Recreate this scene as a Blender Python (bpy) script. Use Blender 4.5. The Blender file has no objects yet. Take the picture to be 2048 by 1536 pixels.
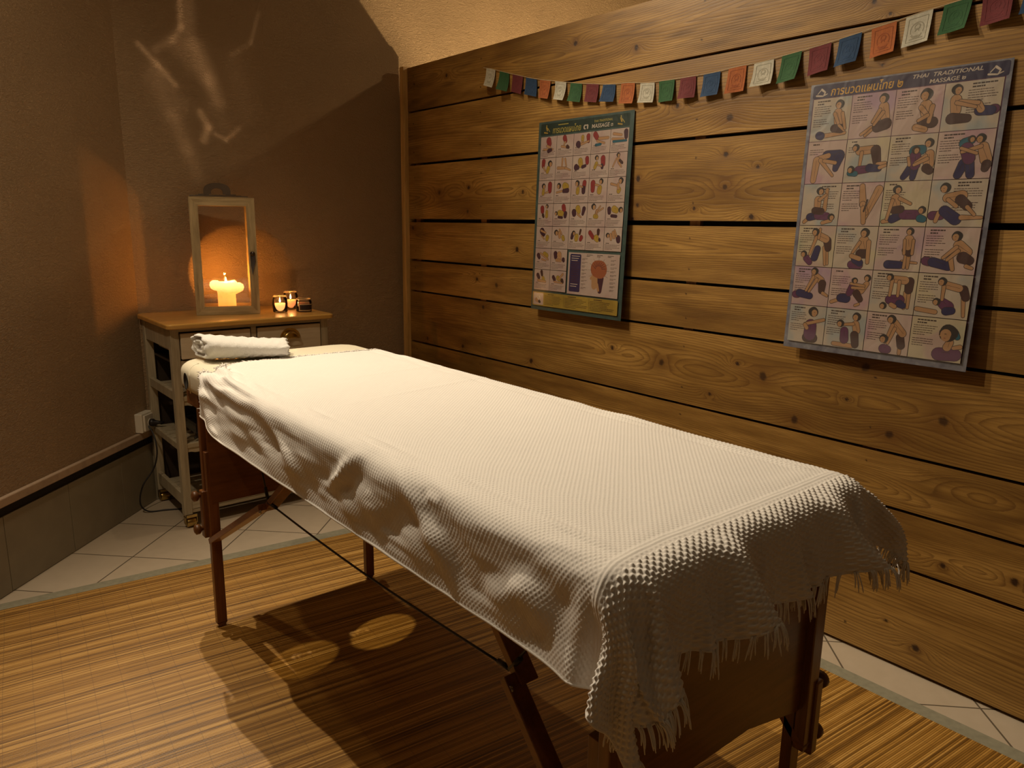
import bpy, bmesh, math, random
import numpy as np
from mathutils import Vector, Matrix

# ---------------------------------------------------------------- camera, world, lights, exposure
S = bpy.context.scene
COL = S.collection
cam_d = bpy.data.cameras.new('camera'); cam = bpy.data.objects.new('camera', cam_d); COL.objects.link(cam)
cam.matrix_world = Matrix(((0.771620, 0.122636, -0.624150, 0), (-0.635932, 0.170186, -0.752746, 0), (0.013908, 0.977751, 0.209307, 1.3), (0, 0, 0, 1)))
cam_d.sensor_width = 36.0; cam_d.lens = 36.0 * 1495 / 2048; cam_d.clip_start = 0.02; cam_d.clip_end = 60
S.camera = cam
S.view_settings.view_transform = 'Standard'; S.view_settings.look = 'None'
S.view_settings.exposure = 0.0; S.view_settings.gamma = 1.0; S.view_settings.use_curve_mapping = False
wd = bpy.data.worlds.new('world'); S.world = wd; wd.use_nodes = True
wd.node_tree.nodes['Background'].inputs[0].default_value = (1, .7, .4, 1)
wd.node_tree.nodes['Background'].inputs[1].default_value = 0.0

def spot(name, loc, target, watts, color, angle, blend, radius):
    d = bpy.data.lights.new(name, 'SPOT'); d.energy = watts; d.color = color
    d.spot_size = math.radians(angle); d.spot_blend = blend; d.shadow_soft_size = radius
    o = bpy.data.objects.new(name, d); COL.objects.link(o); o.location = loc
    o.rotation_euler = (Vector(target) - Vector(loc)).to_track_quat('-Z', 'Y').to_euler(); return o
def point(name, loc, watts, color, radius):
    d = bpy.data.lights.new(name, 'POINT'); d.energy = watts; d.color = color; d.shadow_soft_size = radius
    o = bpy.data.objects.new(name, d); COL.objects.link(o); o.location = loc; return o
# two ceiling spots beyond the head of the table
spot('ceiling_or_fill_spot', (0.87, 3.07, 3.2), (1.05, .72, .87), 225, (1, .828, .60), 104, 1.0, .012)
spot('ceiling_or_fill_spot', (0.33, 3.06, 3.2), (1.0, .78, .87), 205, (1, .828, .60), 104, 1.0, .012)
spot('ceiling_or_fill_spot', (1.45, 3.0, 3.2), (1.85, 1.9, 1.1), 45, (1, .78, .50), 105, 1.0, .02)
# unseen fill light added to brighten the left wall
spot('left_wall_fill', (-.35, 1.75, 3.2), (-.25, 2.6, 1.9), 72, (1, .76, .50), 84, .9, .04)
# narrow spots added on the left to cast light patches under the table
spot('mat_patch_helper', (-1.3, 1.45, 2.3), (0.825, 1.958, 0), 150, (1, .78, .45), 3.0, .06, .006)
spot('mat_patch_helper', (-1.2, 1.30, 2.3), (1.095, 1.950, 0), 230, (1, .78, .45), 2.9, .06, .006)
# lamps in the space behind the plank partition
spot('uplight', (3.15, 2.75, 1.1), (3.15, 3.30, 3.0), 190, (1, .72, .38), 96, .45, .03)
point('lamp_behind_partition', (3.05, 2.5, 2.60), 13, (1, .72, .40), .03)
def area(name, loc, target, watts, color, size):
    d = bpy.data.lights.new(name, 'AREA'); d.energy = watts; d.color = color; d.size = size
    o = bpy.data.objects.new(name, d); COL.objects.link(o); o.location = loc
    o.rotation_euler = (Vector(target) - Vector(loc)).to_track_quat('-Z', 'Y').to_euler(); return o
# dim warm fill lights added, unseen, over the near half of the room
spot('ceiling_or_fill_spot', (0.1, 1.6, 3.25), (0.4, 2.3, 0), 14, (1, .78, .46), 130, 1.0, .05)  # added fill for the chest front and the side drape
area('room_fill', (0.2, -0.2, 3.1), (0.9, 1.2, 0), 1.0, (1, .74, .42), .35)  # added weak ambient fill

# ---------------------------------------------------------------- helpers
def tagthing(o, label, cat, group=None):
    o['label'] = label; o['category'] = cat
    if group: o['group'] = group
    return o
def thing(name, label, cat, loc=(0, 0, 0), rotz=0, group=None):
    o = bpy.data.objects.new(name, None); COL.objects.link(o); o.empty_display_size = .05
    o.location = loc; o.rotation_euler = (0, 0, rotz)
    return tagthing(o, label, cat, group)
def obj(name, bm, mats, parent=None, smooth=False):
    me = bpy.data.meshes.new(name); bmesh.ops.recalc_face_normals(bm, faces=bm.faces[:]); bm.to_mesh(me); bm.free()
    return link(name, me, mats, parent, smooth)
def link(name, me, mats, parent=None, smooth=False):
    if not isinstance(mats, (list, tuple)): mats = [mats]
    for m in mats: me.materials.append(m)
    if smooth:
        me.shade_smooth() if hasattr(me, 'shade_smooth') else None
    o = bpy.data.objects.new(name, me); COL.objects.link(o)
    if parent: o.parent = parent
    return o
def struct(o): o['kind'] = 'structure'; return o
def box(bm, x0, x1, y0, y1, z0, z1, bevel=0, mi=0, M=None):
    r = bmesh.ops.create_cube(bm, size=1)
    vs = r['verts']
    for v in vs: v.co = Vector(((x0+x1)/2+v.co.x*(x1-x0), (y0+y1)/2+v.co.y*(y1-y0), (z0+z1)/2+v.co.z*(z1-z0)))
    fs = set(f for v in vs for f in v.link_faces)
    if bevel:
        es = list(set(e for v in vs for e in v.link_edges))
        r2 = bmesh.ops.bevel(bm, geom=es, offset=bevel, segments=2, affect='EDGES', profile=.5)
        fs = set(r2['faces']) | set(f for f in fs if f.is_valid)
        vs = list(set(v for f in fs for v in f.verts))
    for f in fs: f.material_index = mi
    if M is not None:
        for v in vs: v.co = M @ v.co
    return vs
def bar(bm, a, b, w, t, up=(0, 0, 1), bevel=0, mi=0):
    a = Vector(a); b = Vector(b); d = b - a; L = d.length; x = d.normalized()
    y = Vector(up).cross(x)
    if y.length < 1e-4: y = Vector((0, 1, 0)).cross(x)
    y.normalize(); z = x.cross(y)
    M = Matrix((x, y, z)).transposed().to_4x4(); M.translation = a
    return box(bm, 0, L, -w/2, w/2, -t/2, t/2, bevel, mi, M)
def tube(bm, pts, r, n=8, mi=0, caps=True):
    pts = [Vector(p) for p in pts]; rings = []
    rs = r if isinstance(r, (list, tuple)) else [r]*len(pts)
    nrm = None
    for i, p in enumerate(pts):
        t = (pts[min(i+1, len(pts)-1)] - pts[max(i-1, 0)]).normalized()
        if nrm is None:
            nrm = t.orthogonal().normalized()
        else:
            nrm = (nrm - t*nrm.dot(t))
            if nrm.length < 1e-5: nrm = t.orthogonal()
            nrm.normalize()
        b = t.cross(nrm)
        rings.append([bm.verts.new(p + (nrm*math.cos(2*math.pi*k/n) + b*math.sin(2*math.pi*k/n))*rs[i]) for k in range(n)])
    for i in range(len(rings)-1):
        for k in range(n):
            f = bm.faces.new((rings[i][k], rings[i][(k+1) % n], rings[i+1][(k+1) % n], rings[i+1][k])); f.material_index = mi; f.smooth = True
    if caps:
        f = bm.faces.new(rings[0][::-1]); f.material_index = mi
        f = bm.faces.new(rings[-1]); f.material_index = mi
def lathe(bm, prof, c=(0, 0, 0), n=32, mi=0, axis='z'):
    c = Vector(c); rings = []
    for r, z in prof:
        ring = []
        for k in range(n):
            a = 2*math.pi*k/n
            if axis == 'z': p = Vector((r*math.cos(a), r*math.sin(a), z))
            elif axis == 'x': p = Vector((z, r*math.cos(a), r*math.sin(a)))
            else: p = Vector((r*math.cos(a), z, r*math.sin(a)))
            ring.append(bm.verts.new(c+p))
        rings.append(ring)
    for i in range(len(rings)-1):
        for k in range(n):
            q = (rings[i][k], rings[i][(k+1) % n], rings[i+1][(k+1) % n], rings[i+1][k])
            f = bm.faces.new(q); f.material_index = mi; f.smooth = True
    for ring in (rings[0], rings[-1]):
        try: f = bm.faces.new(ring); f.material_index = mi
        except Exception: pass
def prism(bm, poly, d, mi=0, M=None):
    """poly: 2-D outline (x, z) extruded along y by d"""
    a = [bm.verts.new((p[0], 0, p[1])) for p in poly]; b = [bm.verts.new((p[0], d, p[1])) for p in poly]
    n = len(poly); fs = [bm.faces.new(a), bm.faces.new(b[::-1])]
    for i in range(n): fs.append(bm.faces.new((a[(i+1) % n], a[i], b[i], b[(i+1) % n])))
    for f in fs: f.material_index = mi
    if M is not None:
        for v in a+b: v.co = M @ v.co
    return a+b

class NT:
    def __init__(s, name):
        s.m = bpy.data.materials.new(name); s.m.use_nodes = True; s.t = s.m.node_tree
        s.b = s.t.nodes['Principled BSDF']
    def n(s, kind, **kw):
        nd = s.t.nodes.new(kind)
        for k, v in kw.items():
            if k.startswith('i_'):
                key = k[2:]; key = int(key) if key.isdigit() else key.replace('_', ' ')
                s.set(nd.inputs[key], v)
            else: setattr(nd, k, v)
        return nd
    def set(s, sock, v):
        if isinstance(v, bpy.types.NodeSocket): s.t.links.new(v, sock)
        elif isinstance(v, bpy.types.Node): s.t.links.new(v.outputs[0], sock)
        else: sock.default_value = v
    def math(s, op, a, b=0.0, c=None):
        nd = s.n('ShaderNodeMath', operation=op); s.set(nd.inputs[0], a); s.set(nd.inputs[1], b)
        if c is not None: s.set(nd.inputs[2], c)
        return nd.outputs[0]
    def mix(s, f, a, b, mode='MIX'):
        nd = s.n('ShaderNodeMix', data_type='RGBA', blend_type=mode)
        s.set(nd.inputs[0], f); s.set(nd.inputs[6], a); s.set(nd.inputs[7], b); return nd.outputs[2]
    def ramp(s, f, stops):
        nd = s.n('ShaderNodeValToRGB'); s.set(nd.inputs[0], f); e = nd.color_ramp.elements
        while len(e) < len(stops): e.new(.5)
        for el, (p, c) in zip(e, stops): el.position = p; el.color = (*c, 1) if len(c) == 3 else c
        return nd.outputs[0]
    def noise(s, vec, scale, detail=4, rough=.5, dist=0):
        nd = s.n('ShaderNodeTexNoise'); s.set(nd.inputs['Vector'], vec); nd.inputs['Scale'].default_value = scale
        nd.inputs['Detail'].default_value = detail; nd.inputs['Roughness'].default_value = rough; nd.inputs['Distortion'].default_value = dist
        return nd.outputs[0]
    def obco(s): return s.n('ShaderNodeTexCoord').outputs['Object']
    def pos(s): return s.n('ShaderNodeNewGeometry').outputs['Position']
    def mapping(s, vec, scale=(1, 1, 1), rot=(0, 0, 0), loc=(0, 0, 0)):
        nd = s.n('ShaderNodeMapping'); s.set(nd.inputs[0], vec); nd.inputs['Scale'].default_value = scale
        nd.inputs['Rotation'].default_value = rot; nd.inputs['Location'].default_value = loc; return nd.outputs[0]
    def bump(s, h, strength=.3, dist=.002):
        nd = s.n('ShaderNodeBump'); s.set(nd.inputs['Height'], h); nd.inputs['Strength'].default_value = strength
        nd.inputs['Distance'].default_value = dist; s.t.links.new(nd.outputs[0], s.b.inputs['Normal'])
    def col(s, c): s.set(s.b.inputs['Base Color'], (*c, 1) if isinstance(c, tuple) and len(c) == 3 else c)
    def rough(s, v): s.set(s.b.inputs['Roughness'], v)
def plain(name, c, rough=.5, metal=0, var=.12, scale=30, bump=0, coat=0):
    t = NT(name); n = t.noise(t.obco(), scale, 3)
    lo = tuple(x*(1-var) for x in c); hi = tuple(min(1, x*(1+var)) for x in c)
    t.col(t.ramp(n, [(.3, lo), (.7, hi)])); t.rough(rough); t.b.inputs['Metallic'].default_value = metal
    if bump: t.bump(n, bump, .002)
    if coat: t.b.inputs['Coat Weight'].default_value = coat
    return t.m
def woodmat(name, dark, light, axis='z', rough=.45, fine=60, coat=0, stretch=14):
    """straight-grained wood, grain along axis of the part"""
    t = NT(name); sc = {'x': (1, stretch, stretch), 'y': (stretch, 1, stretch), 'z': (stretch, stretch, 1)}[axis]
    v = t.mapping(t.obco(), sc)
    a = t.noise(v, 3.0, 5, .6, .4); b = t.noise(v, fine/4, 3, .6)
    f = t.math('ADD', t.math('MULTIPLY', a, .7), t.math('MULTIPLY', b, .3))
    t.col(t.ramp(f, [(.36, dark), (.62, light)])); t.rough(rough); t.bump(b, .15, .001)
    if coat: t.b.inputs['Coat Weight'].default_value = coat; t.b.inputs['Coat Roughness'].default_value = .15
    return t.m

# ---------------------------------------------------------------- materials of the room
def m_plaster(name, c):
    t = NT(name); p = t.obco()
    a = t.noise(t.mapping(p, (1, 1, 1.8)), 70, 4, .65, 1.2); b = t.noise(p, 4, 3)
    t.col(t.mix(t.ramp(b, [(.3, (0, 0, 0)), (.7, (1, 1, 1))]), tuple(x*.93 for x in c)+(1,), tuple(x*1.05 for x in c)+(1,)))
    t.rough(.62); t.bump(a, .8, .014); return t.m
M_WALL = m_plaster('textured_brown_wallcovering', (.40, .272, .150))
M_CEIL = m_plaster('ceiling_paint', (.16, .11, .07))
def m_floor():
    t = NT('diagonal_floor_tiles'); p = t.pos(); sx = t.n('ShaderNodeSeparateXYZ'); t.set(sx.inputs[0], p)
    r = math.sqrt(.5)
    a = t.math('MULTIPLY', t.math('ADD', sx.outputs[0], sx.outputs[1]), r); b = t.math('MULTIPLY', t.math('SUBTRACT', sx.outputs[0], sx.outputs[1]), r)
    fa = t.math('DIVIDE', t.math('ADD', a, 20*.307-2.270), .307); fb = t.math('DIVIDE', t.math('ADD', b, 20*.3185+1.728), .3185)
    ga = t.math('ABSOLUTE', t.math('SUBTRACT', t.math('FRACT', t.math('ADD', fa, .5)), .5))
    gb = t.math('ABSOLUTE', t.math('SUBTRACT', t.math('FRACT', t.math('ADD', fb, .5)), .5))
    g = t.math('MINIMUM', ga, gb)
    gr = t.math('LESS_THAN', g, .0085)
    cell = t.n('ShaderNodeCombineXYZ'); t.set(cell.inputs[0], t.math('ROUND', t.math('ADD', fa, .5))); t.set(cell.inputs[1], t.math('ROUND', t.math('ADD', fb, .5)))
    wn = t.n('ShaderNodeTexWhiteNoise'); t.set(wn.inputs[0], cell.outputs[0])
    n = t.noise(p, 22, 5, .6)
    c = t.mix(n, (.43, .35, .25, 1), (.53, .44, .33, 1)); c = t.mix(t.math('MULTIPLY', wn.outputs[0], .3), c, (.46, .40, .32, 1))
    t.col(t.mix(gr, c, (.12, .095, .065, 1))); t.rough(t.math('ADD', t.math('MULTIPLY', n, .2), .4))
    t.bump(t.math('SUBTRACT', 1, gr), .5, .002); return t.m
M_FLOOR = m_floor()
M_SKIRT = plain('grey_beige_wall_tile', (.27, .235, .165), .45, var=.06, scale=12)
M_LEDGE = plain('ledge_paint', (.46, .34, .24), .5)
M_BLACK = plain('black_recess', (.012, .010, .008), .8)

# ---------------------------------------------------------------- room shell
def quadbox(name, x0, x1, y0, y1, z0, z1, m, bevel=0):
    bm = bmesh.new(); box(bm, x0, x1, y0, y1, z0, z1, bevel); return struct(obj(name, bm, m))
quadbox('floor', -2.3, 4.6, -1.8, 3.9, -.1, 0, M_FLOOR)
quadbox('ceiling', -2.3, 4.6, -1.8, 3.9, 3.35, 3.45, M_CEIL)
quadbox('wall_back', .84, 4.5, 3.65, 3.75, 0, 3.35, M_WALL)
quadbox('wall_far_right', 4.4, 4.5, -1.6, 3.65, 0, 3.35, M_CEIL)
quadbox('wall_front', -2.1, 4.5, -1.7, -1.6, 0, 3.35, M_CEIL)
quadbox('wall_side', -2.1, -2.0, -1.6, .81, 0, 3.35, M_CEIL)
R2 = math.sqrt(.5)
# left wall runs at 45 degrees; local x along the wall from the corner, local y into the wall
ML = Matrix(((-R2, -R2, 0, .84), (-R2, R2, 0, 3.65), (0, 0, 1, 0), (0, 0, 0, 1)))
def leftbox(bm, x0, x1, y0, y1, z0, z1, bevel=0, mi=0): return box(bm, x0, x1, y0, y1, z0, z1, bevel, mi, ML)
bm = bmesh.new(); leftbox(bm, -.1, 4.1, 0, .1, 0, 3.35); struct(obj('wall_left', bm, M_WALL))
# skirting tiles (33 cm) and the ledge above them
bm = bmesh.new()
k = 0; x = .245
xs = [0, .245] + [.245+.335*i for i in range(1, 12)]
for a, b in zip(xs[:-1], xs[1:]): leftbox(bm, a+.0012, b-.0012, -.009, 0, 0.002, .282, .0012)
struct(obj('baseboard_left', bm, M_SKIRT))
bm = bmesh.new()
box(bm, .845, 1.2, 3.641, 3.65, .002, .282, .001); box(bm, 1.203, 2.2, 3.641, 3.65, .002, .282, .001)
struct(obj('baseboard_back', bm, M_SKIRT))
bm = bmesh.new(); leftbox(bm, -.004, 4.0, -.020, 0, .318, .351, .004); struct(obj('trim_1', bm, M_LEDGE))
bm = bmesh.new(); leftbox(bm, 0, 4.0, -.003, 0, .283, .318); struct(obj('trim_2', bm, M_BLACK))
bm = bmesh.new(); box(bm, .84, 2.2, 3.630, 3.65, .318, .351, .004); struct(obj('trim_3', bm, M_LEDGE))
bm = bmesh.new(); box(bm, .84, 2.2, 3.647, 3.65, .283, .318); struct(obj('trim_4', bm, M_BLACK))

# ---------------------------------------------------------------- plank partition (right)
KN = [(3.267,1.45,.0139),(3.015,1.469,.0094),(3.023,1.357,.0124),(2.609,1.44,.0069),(3.522,1.271,.0148),(2.643,1.187,.0106),(2.945,1.034,.0086),(2.791,1.015,.0157),(1.555,1.655,.0181),(1.775,1.715,.0076),(1.56,1.538,.0085),(1.435,1.492,.0057),(1.555,1.432,.0132),(1.941,1.473,.0103),(1.676,1.362,.0055),(1.444,1.334,.009),(1.959,1.324,.0074),(1.938,1.376,.0068),(2.893,.902,.0143),(3.389,.686,.0138),(3.063,.687,.0149),(2.531,.69,.0107),(2.036,.818,.0079),(1.782,.796,.017),(1.352,.814,.021),(1.015,.897,.018),(1.225,.691,.018),(.924,.71,.017),(.784,.78,.019),(1.453,.841,.0068),(1.061,.79,.0048),(1.557,.715,.0056),(.734,.366,.0079),(.557,.386,.0095),(.774,.087,.0099),(.867,.135,.0044),(3.199,2.002,.0083),(3.492,1.999,.005),(1.058,1.88,.0052),(2.301,2.004,.0097),(1.065,1.749,.0045),(1.107,1.922,.0075),(1.98,1.938,.0089),
      (.1,1.2,.012),(-.2,.9,.015),(.2,.5,.014),(-.5,1.5,.015),(.35,1.66,.01),(-.1,.2,.013),(-.9,.75,.014),(-.8,1.9,.013)]
PX = 2.21
GAPS = [(.012,.0),(.316,.011),(.490,.010),(.655,.010),(.935,.010),(1.102,.011),(1.311,.018),(1.600,.012),(1.865,.009),(2.085,.0)]
def m_pine():
    t = NT('knotty_pine_planks')
    at = lambda n: t.n('ShaderNodeAttribute', attribute_name=n).outputs['Fac']
    g, kn, halo, stain = at('grain'), at('knot'), at('halo'), at('stain')
    p = t.obco(); oi = t.n('ShaderNodeObjectInfo')
    off = t.n('ShaderNodeCombineXYZ'); t.set(off.inputs[2], t.math('MULTIPLY', oi.outputs['Random'], 37))
    pv = t.n('ShaderNodeVectorMath', operation='ADD'); t.set(pv.inputs[0], p); t.set(pv.inputs[1], off.outputs[0]); pv = pv.outputs[0]
    fine = t.noise(t.mapping(pv, (1, 4, 150)), 2.2, 4, .6)
    med = t.noise(t.mapping(pv, (1, 1.2, 12)), 2.5, 4, .55)
    big = t.noise(t.mapping(pv, (1, .7, 3)), 2.0, 2)
    # growth rings from the smooth grain field
    ph = t.math('ADD', g, t.math('MULTIPLY', fine, .35))
    fr = t.math('FRACT', ph)
    ring = t.math('POWER', fr, 3.0)                              # slow light rise, dark late-wood line
    ring = t.math('MULTIPLY', ring, t.math('SUBTRACT', 1.0, t.math('POWER', fr, 30.0)))
    base = t.ramp(t.math('ADD', t.math('MULTIPLY', big, .55), t.math('MULTIPLY', med, .45)), [(.34, (.150, .074, .014)), (.5, (.275, .148, .032)), (.64, (.41, .235, .060))])
    c = t.mix(t.math('MULTIPLY', ring, .80), base, (.090, .036, .007, 1))
    c = t.mix(t.math('MULTIPLY', t.ramp(fine, [(.45, (0, 0, 0)), (.75, (1, 1, 1))]), .62), c, (.12, .052, .010, 1))
    c = t.mix(t.math('MULTIPLY', halo, .6), c, (.115, .045, .009, 1))
    c = t.mix(t.math('MULTIPLY', stain, .7), c, (.075, .034, .009, 1))
    c = t.mix(kn, c, (.022, .008, .004, 1))
    t.col(c); t.rough(t.math('ADD', .42, t.math('MULTIPLY', fine, .15)))
    t.b.inputs['Specular IOR Level'].default_value = .35
    t.bump(t.math('SUBTRACT', t.math('MULTIPLY', fine, .4), ring), .25, .0012); return t.m
M_PINE = m_pine()
rng = np.random.RandomState(7)
def smooth_noise(y, z, sy, sz, seed):
    r = np.random.RandomState(seed); out = 0
    for k in range(5):
        a, b, ph = r.uniform(.6, 1.6), r.uniform(-1.4, 1.4), r.uniform(0, 6.28)
        out = out + np.sin(y/sy*a*2 + z/sz*b*2 + ph)
    return out/5
def plank(i, z0, z1, y0, y1, parent):
    st = .0042
    ny = int((y1-y0)/st)+1; nz = max(4, int((z1-z0)/st)+1)
    Y, Z = np.meshgrid(np.linspace(y0, y1, ny), np.linspace(z0, z1, nz), indexing='ij')
    rr = np.random.RandomState(20+i)
    zc = z0 + (z1-z0)*rr.uniform(.3, .7) + .03*smooth_noise(Y, Z, .9, 3, 30+i)
    w = (z1-z0)
    # cathedral figure: contours of a shallow paraboloid plus drift along the board
    q = ((Z-zc)/w*2)
    g = 4.2*q*q + 1.6*smooth_noise(Y, Z, .55, .35, 60+i) + (Y-y0)*rr.choice([-1, 1])*1.2 + 9*np.abs(q)**1.2
    kn = np.zeros_like(g); halo = np.zeros_like(g); stain = np.zeros_like(g)
    for (ky, kz, kr) in KN:
        kr *= 1.3
        if not (z0-.03 < kz < z1+.03): continue
        dy = (Y-ky); dz = (Z-kz); d = np.sqrt((dy/1.0)**2 + (dz/1.05)**2)
        th = np.arctan2(dz, dy); jag = kr*(1+.07*np.sin(th*2+ky*9)+.05*np.sin(th*5+ky*31)+.03*np.sin(th*9+kz*40))
        g += 5.0*np.exp(-(np.sqrt((dy/2.3)**2+dz**2)/(kr*1.9))**1.3)*(1 if kr > .006 else .3)
        big = kr > .016
        kk = np.clip((jag*(.62 if big else .9)-d)/(kr*.25), 0, 1)
        kn = np.maximum(kn, kk*(.80 if big else .92))
        halo = np.maximum(halo, np.exp(-(np.sqrt((dy/1.7)**2+dz**2)/(kr*(1.7 if big else 1.3)))**2)*.9)
    if z0 < .6363 < z1:                                            # big oval swirl in one board
        d = np.sqrt(((Y-.68)/.12)**2 + ((Z-.585)/.048)**2)
    if z0 < .58 < z1 and i == 2:
        d = np.sqrt(((Y-.66)/.16)**2 + ((Z-.590)/.055)**2); wgt = np.exp(-(d/1.5)**4); g = g*(1-wgt) + (d*3.6+.3*smooth_noise(Y, Z, .1, .05, 5))*wgt
        stain = np.maximum(stain, .35*np.exp(-((d-.8)/.35)**2))
    # nails in two columns
    for ny_ in (2.92, 1.685, .985, -.3, 3.5):
        for nz_ in (z0+w*.22, z0+w*.78):
            d = np.hypot(Y-ny_-.004*math.sin(i*3+nz_*90), Z-nz_); kn = np.maximum(kn, np.clip((.0042-d)/.0015, 0, 1))
    if i in (4, 8, 3, 1, 6):                                            # weathered dark streaks
        s = smooth_noise(Y, Z, .35, .028, 90+i)*.6 + smooth_noise(Y, Z, .11, .012, 95+i)*.5
        stain = np.maximum(stain, np.clip(s*2.2-.25, 0, 1)*(.85 if i == 8 else .5 if i == 4 else .32))
    X = np.full_like(Y, PX)
    co = np.stack([X, Y, Z], -1).reshape(-1, 3)
    n = co.shape[0]
    idx = np.arange(n).reshape(ny, nz)
    f = np.stack([idx[:-1, :-1], idx[:-1, 1:], idx[1:, 1:], idx[1:, :-1]], -1).reshape(-1, 4)
    # back and edges (a real 22 mm board)
    B = np.array([(PX+.022, a, b) for a in (y0, y1) for b in (z0, z1)])
    co = np.vstack([co, B]); b0 = n
    faces = f.tolist()
    c00, c01, c10, c11 = idx[0, 0], idx[0, -1], idx[-1, 0], idx[-1, -1]
    faces += [[b0, b0+2, b0+3, b0+1]]
    faces += [idx[:, 0].tolist() + [b0+2, b0], [b0+1, b0+3] + idx[::-1, -1].tolist(), [b0, b0+1] + idx[0, ::-1].tolist(), idx[-1, :].tolist() + [b0+3, b0+2]]
    me = bpy.data.meshes.new('plank'); me.from_pydata(co.tolist(), [], faces); me.update()
    for nm, arr in (('grain', g), ('knot', kn), ('halo', halo), ('stain', stain)):
        a = me.attributes.new(nm, 'FLOAT', 'POINT'); v = np.zeros(len(co), dtype=np.float32); v[:n] = arr.reshape(-1); a.data.foreach_set('value', v)
    return link('plank', me, M_PINE, parent)
wr = bpy.data.objects.new('wall_right', None); COL.objects.link(wr); struct(wr)
for i in range(len(GAPS)-1):
    (a, ga), (b, gb) = GAPS[i], GAPS[i+1]
    plank(i, a+ga/2, b-gb/2, -1.59, 3.556, wr)
bm = bmesh.new(); box(bm, PX+.045, PX+.06, -1.59, 3.59, 0.0, 2.08); obj('gap_light_stop', bm, M_BLACK, wr)  # dark board added behind the gaps to stop light from behind
M_BATTEN = woodmat('batten_pine', (.20, .09, .025), (.34, .17, .05), 'z')
for y in (3.5, 2.92, 1.685, .985, -.3, -1.2):
    bm = bmesh.new(); box(bm, PX+.0222, PX+.0449, y-.022, y+.022, 0.0, 2.07); obj('batten', bm, M_BATTEN, wr)
M_POST = woodmat('pine_post', (.46, .27, .08), (.72, .46, .17), 'z', fine=80)
bm = bmesh.new(); box(bm, PX-.024, PX+.062, 3.558, 3.596, 0.0, 2.092, .002); obj('end_post', bm, M_POST, wr)

# ---------------------------------------------------------------- bamboo mat
def m_bamboo():
    t = NT('bamboo_slat_mat'); p = t.obco()
    v = t.mapping(p, (1, 1, 1), (0, 0, math.radians(6.1)))
    sx = t.n('ShaderNodeSeparateXYZ'); t.set(sx.inputs[0], v); u, w = sx.outputs[0], sx.outputs[1]
    wv = t.math('ADD', w, t.math('MULTIPLY', t.noise(v, 1.5, 2), .012))
    sl = t.math('DIVIDE', wv, .0052); cell = t.math('FLOOR', sl); fr = t.math('FRACT', sl)
    r1 = t.n('ShaderNodeTexWhiteNoise', noise_dimensions='1D'); t.set(r1.inputs['W'], cell)
    c3 = t.n('ShaderNodeCombineXYZ'); t.set(c3.inputs[0], t.math('MULTIPLY', u, 1.6)); t.set(c3.inputs[1], t.math('MULTIPLY', cell, 3.7))
    lng = t.noise(c3.outputs[0], 2.5, 3, .6)
    grp = t.noise(t.mapping(v, (.5, 26, 1)), 3.0, 3, .6)
    f = t.math('ADD', t.math('ADD', t.math('MULTIPLY', r1.outputs[0], .33), t.math('MULTIPLY', lng, .45)), t.math('MULTIPLY', grp, .35))
    c = t.ramp(f, [(.30, (.085, .035, .004)), (.48, (.27, .128, .018)), (.62, (.43, .22, .040)), (.80, (.62, .36, .095))])
    groove = t.math('LESS_THAN', fr, .16)
    c = t.mix(t.math('MULTIPLY', groove, .75), c, (.045, .02, .006, 1))
    # stitched threads across the slats
    th = t.math('ABSOLUTE', t.math('SUBTRACT', t.math('FRACT', t.math('DIVIDE', t.math('ADD', u, t.math('MULTIPLY', t.noise(v, 3, 2), .01)), .071)), .5))
    thm = t.math('LESS_THAN', th, .014)
    c = t.mix(t.math('MULTIPLY', thm, .35), c, (.12, .06, .02, 1))
    t.col(c); t.rough(t.math('ADD', .34, t.math('MULTIPLY', lng, .2)))
    prof = t.math('SINE', t.math('MULTIPLY', fr, math.pi)); t.bump(prof, .5, .0012); return t.m
def matpoly(bm, pts, z0, z1, mi=0):
    a = [bm.verts.new((x, y, z1)) for x, y in pts]; b = [bm.verts.new((x, y, z0)) for x, y in pts]
    fs = [bm.faces.new(a), bm.faces.new(b[::-1])]
    for i in range(len(pts)): fs.append(bm.faces.new((a[i], b[i], b[(i+1) % len(pts)], a[(i+1) % len(pts)])))
    for f in fs: f.material_index = mi
farL = (.085, 2.864); farR = (2.006, 2.654); nR = (2.032, -.9); nL = (-1.05, -.9); wL = (-1.05, 1.68)
mt = thing('bamboo_mat', 'large honey brown bamboo slat mat with grey cloth border under the massage table', 'mat', (0.5, 1, 0))
bm = bmesh.new(); matpoly(bm, [tuple(a-b for a, b in zip(p, (.5, 1))) for p in (farL, wL, nL, nR, farR)], .0008, .0062)
obj('slats', bm, m_bamboo(), mt)
bm = bmesh.new()
def off(p): return (p[0]-.5, p[1]-1)
matpoly(bm, [off(farL), off(farR), off((farR[0]+.052, farR[1]+.058)), off((farL[0]+.06, farL[1]+.046))], .0005, .0048)
matpoly(bm, [off(farR), off(nR), off((nR[0]+.052, nR[1])), off((farR[0]+.052, farR[1]+.058))], .0005, .0048)
o = obj('cloth_border', bm, plain('mat_border_cloth', (.25, .235, .165), .9, var=.1, scale=60, bump=.3), mt); o['label'] = 'grey green cloth border'

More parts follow.
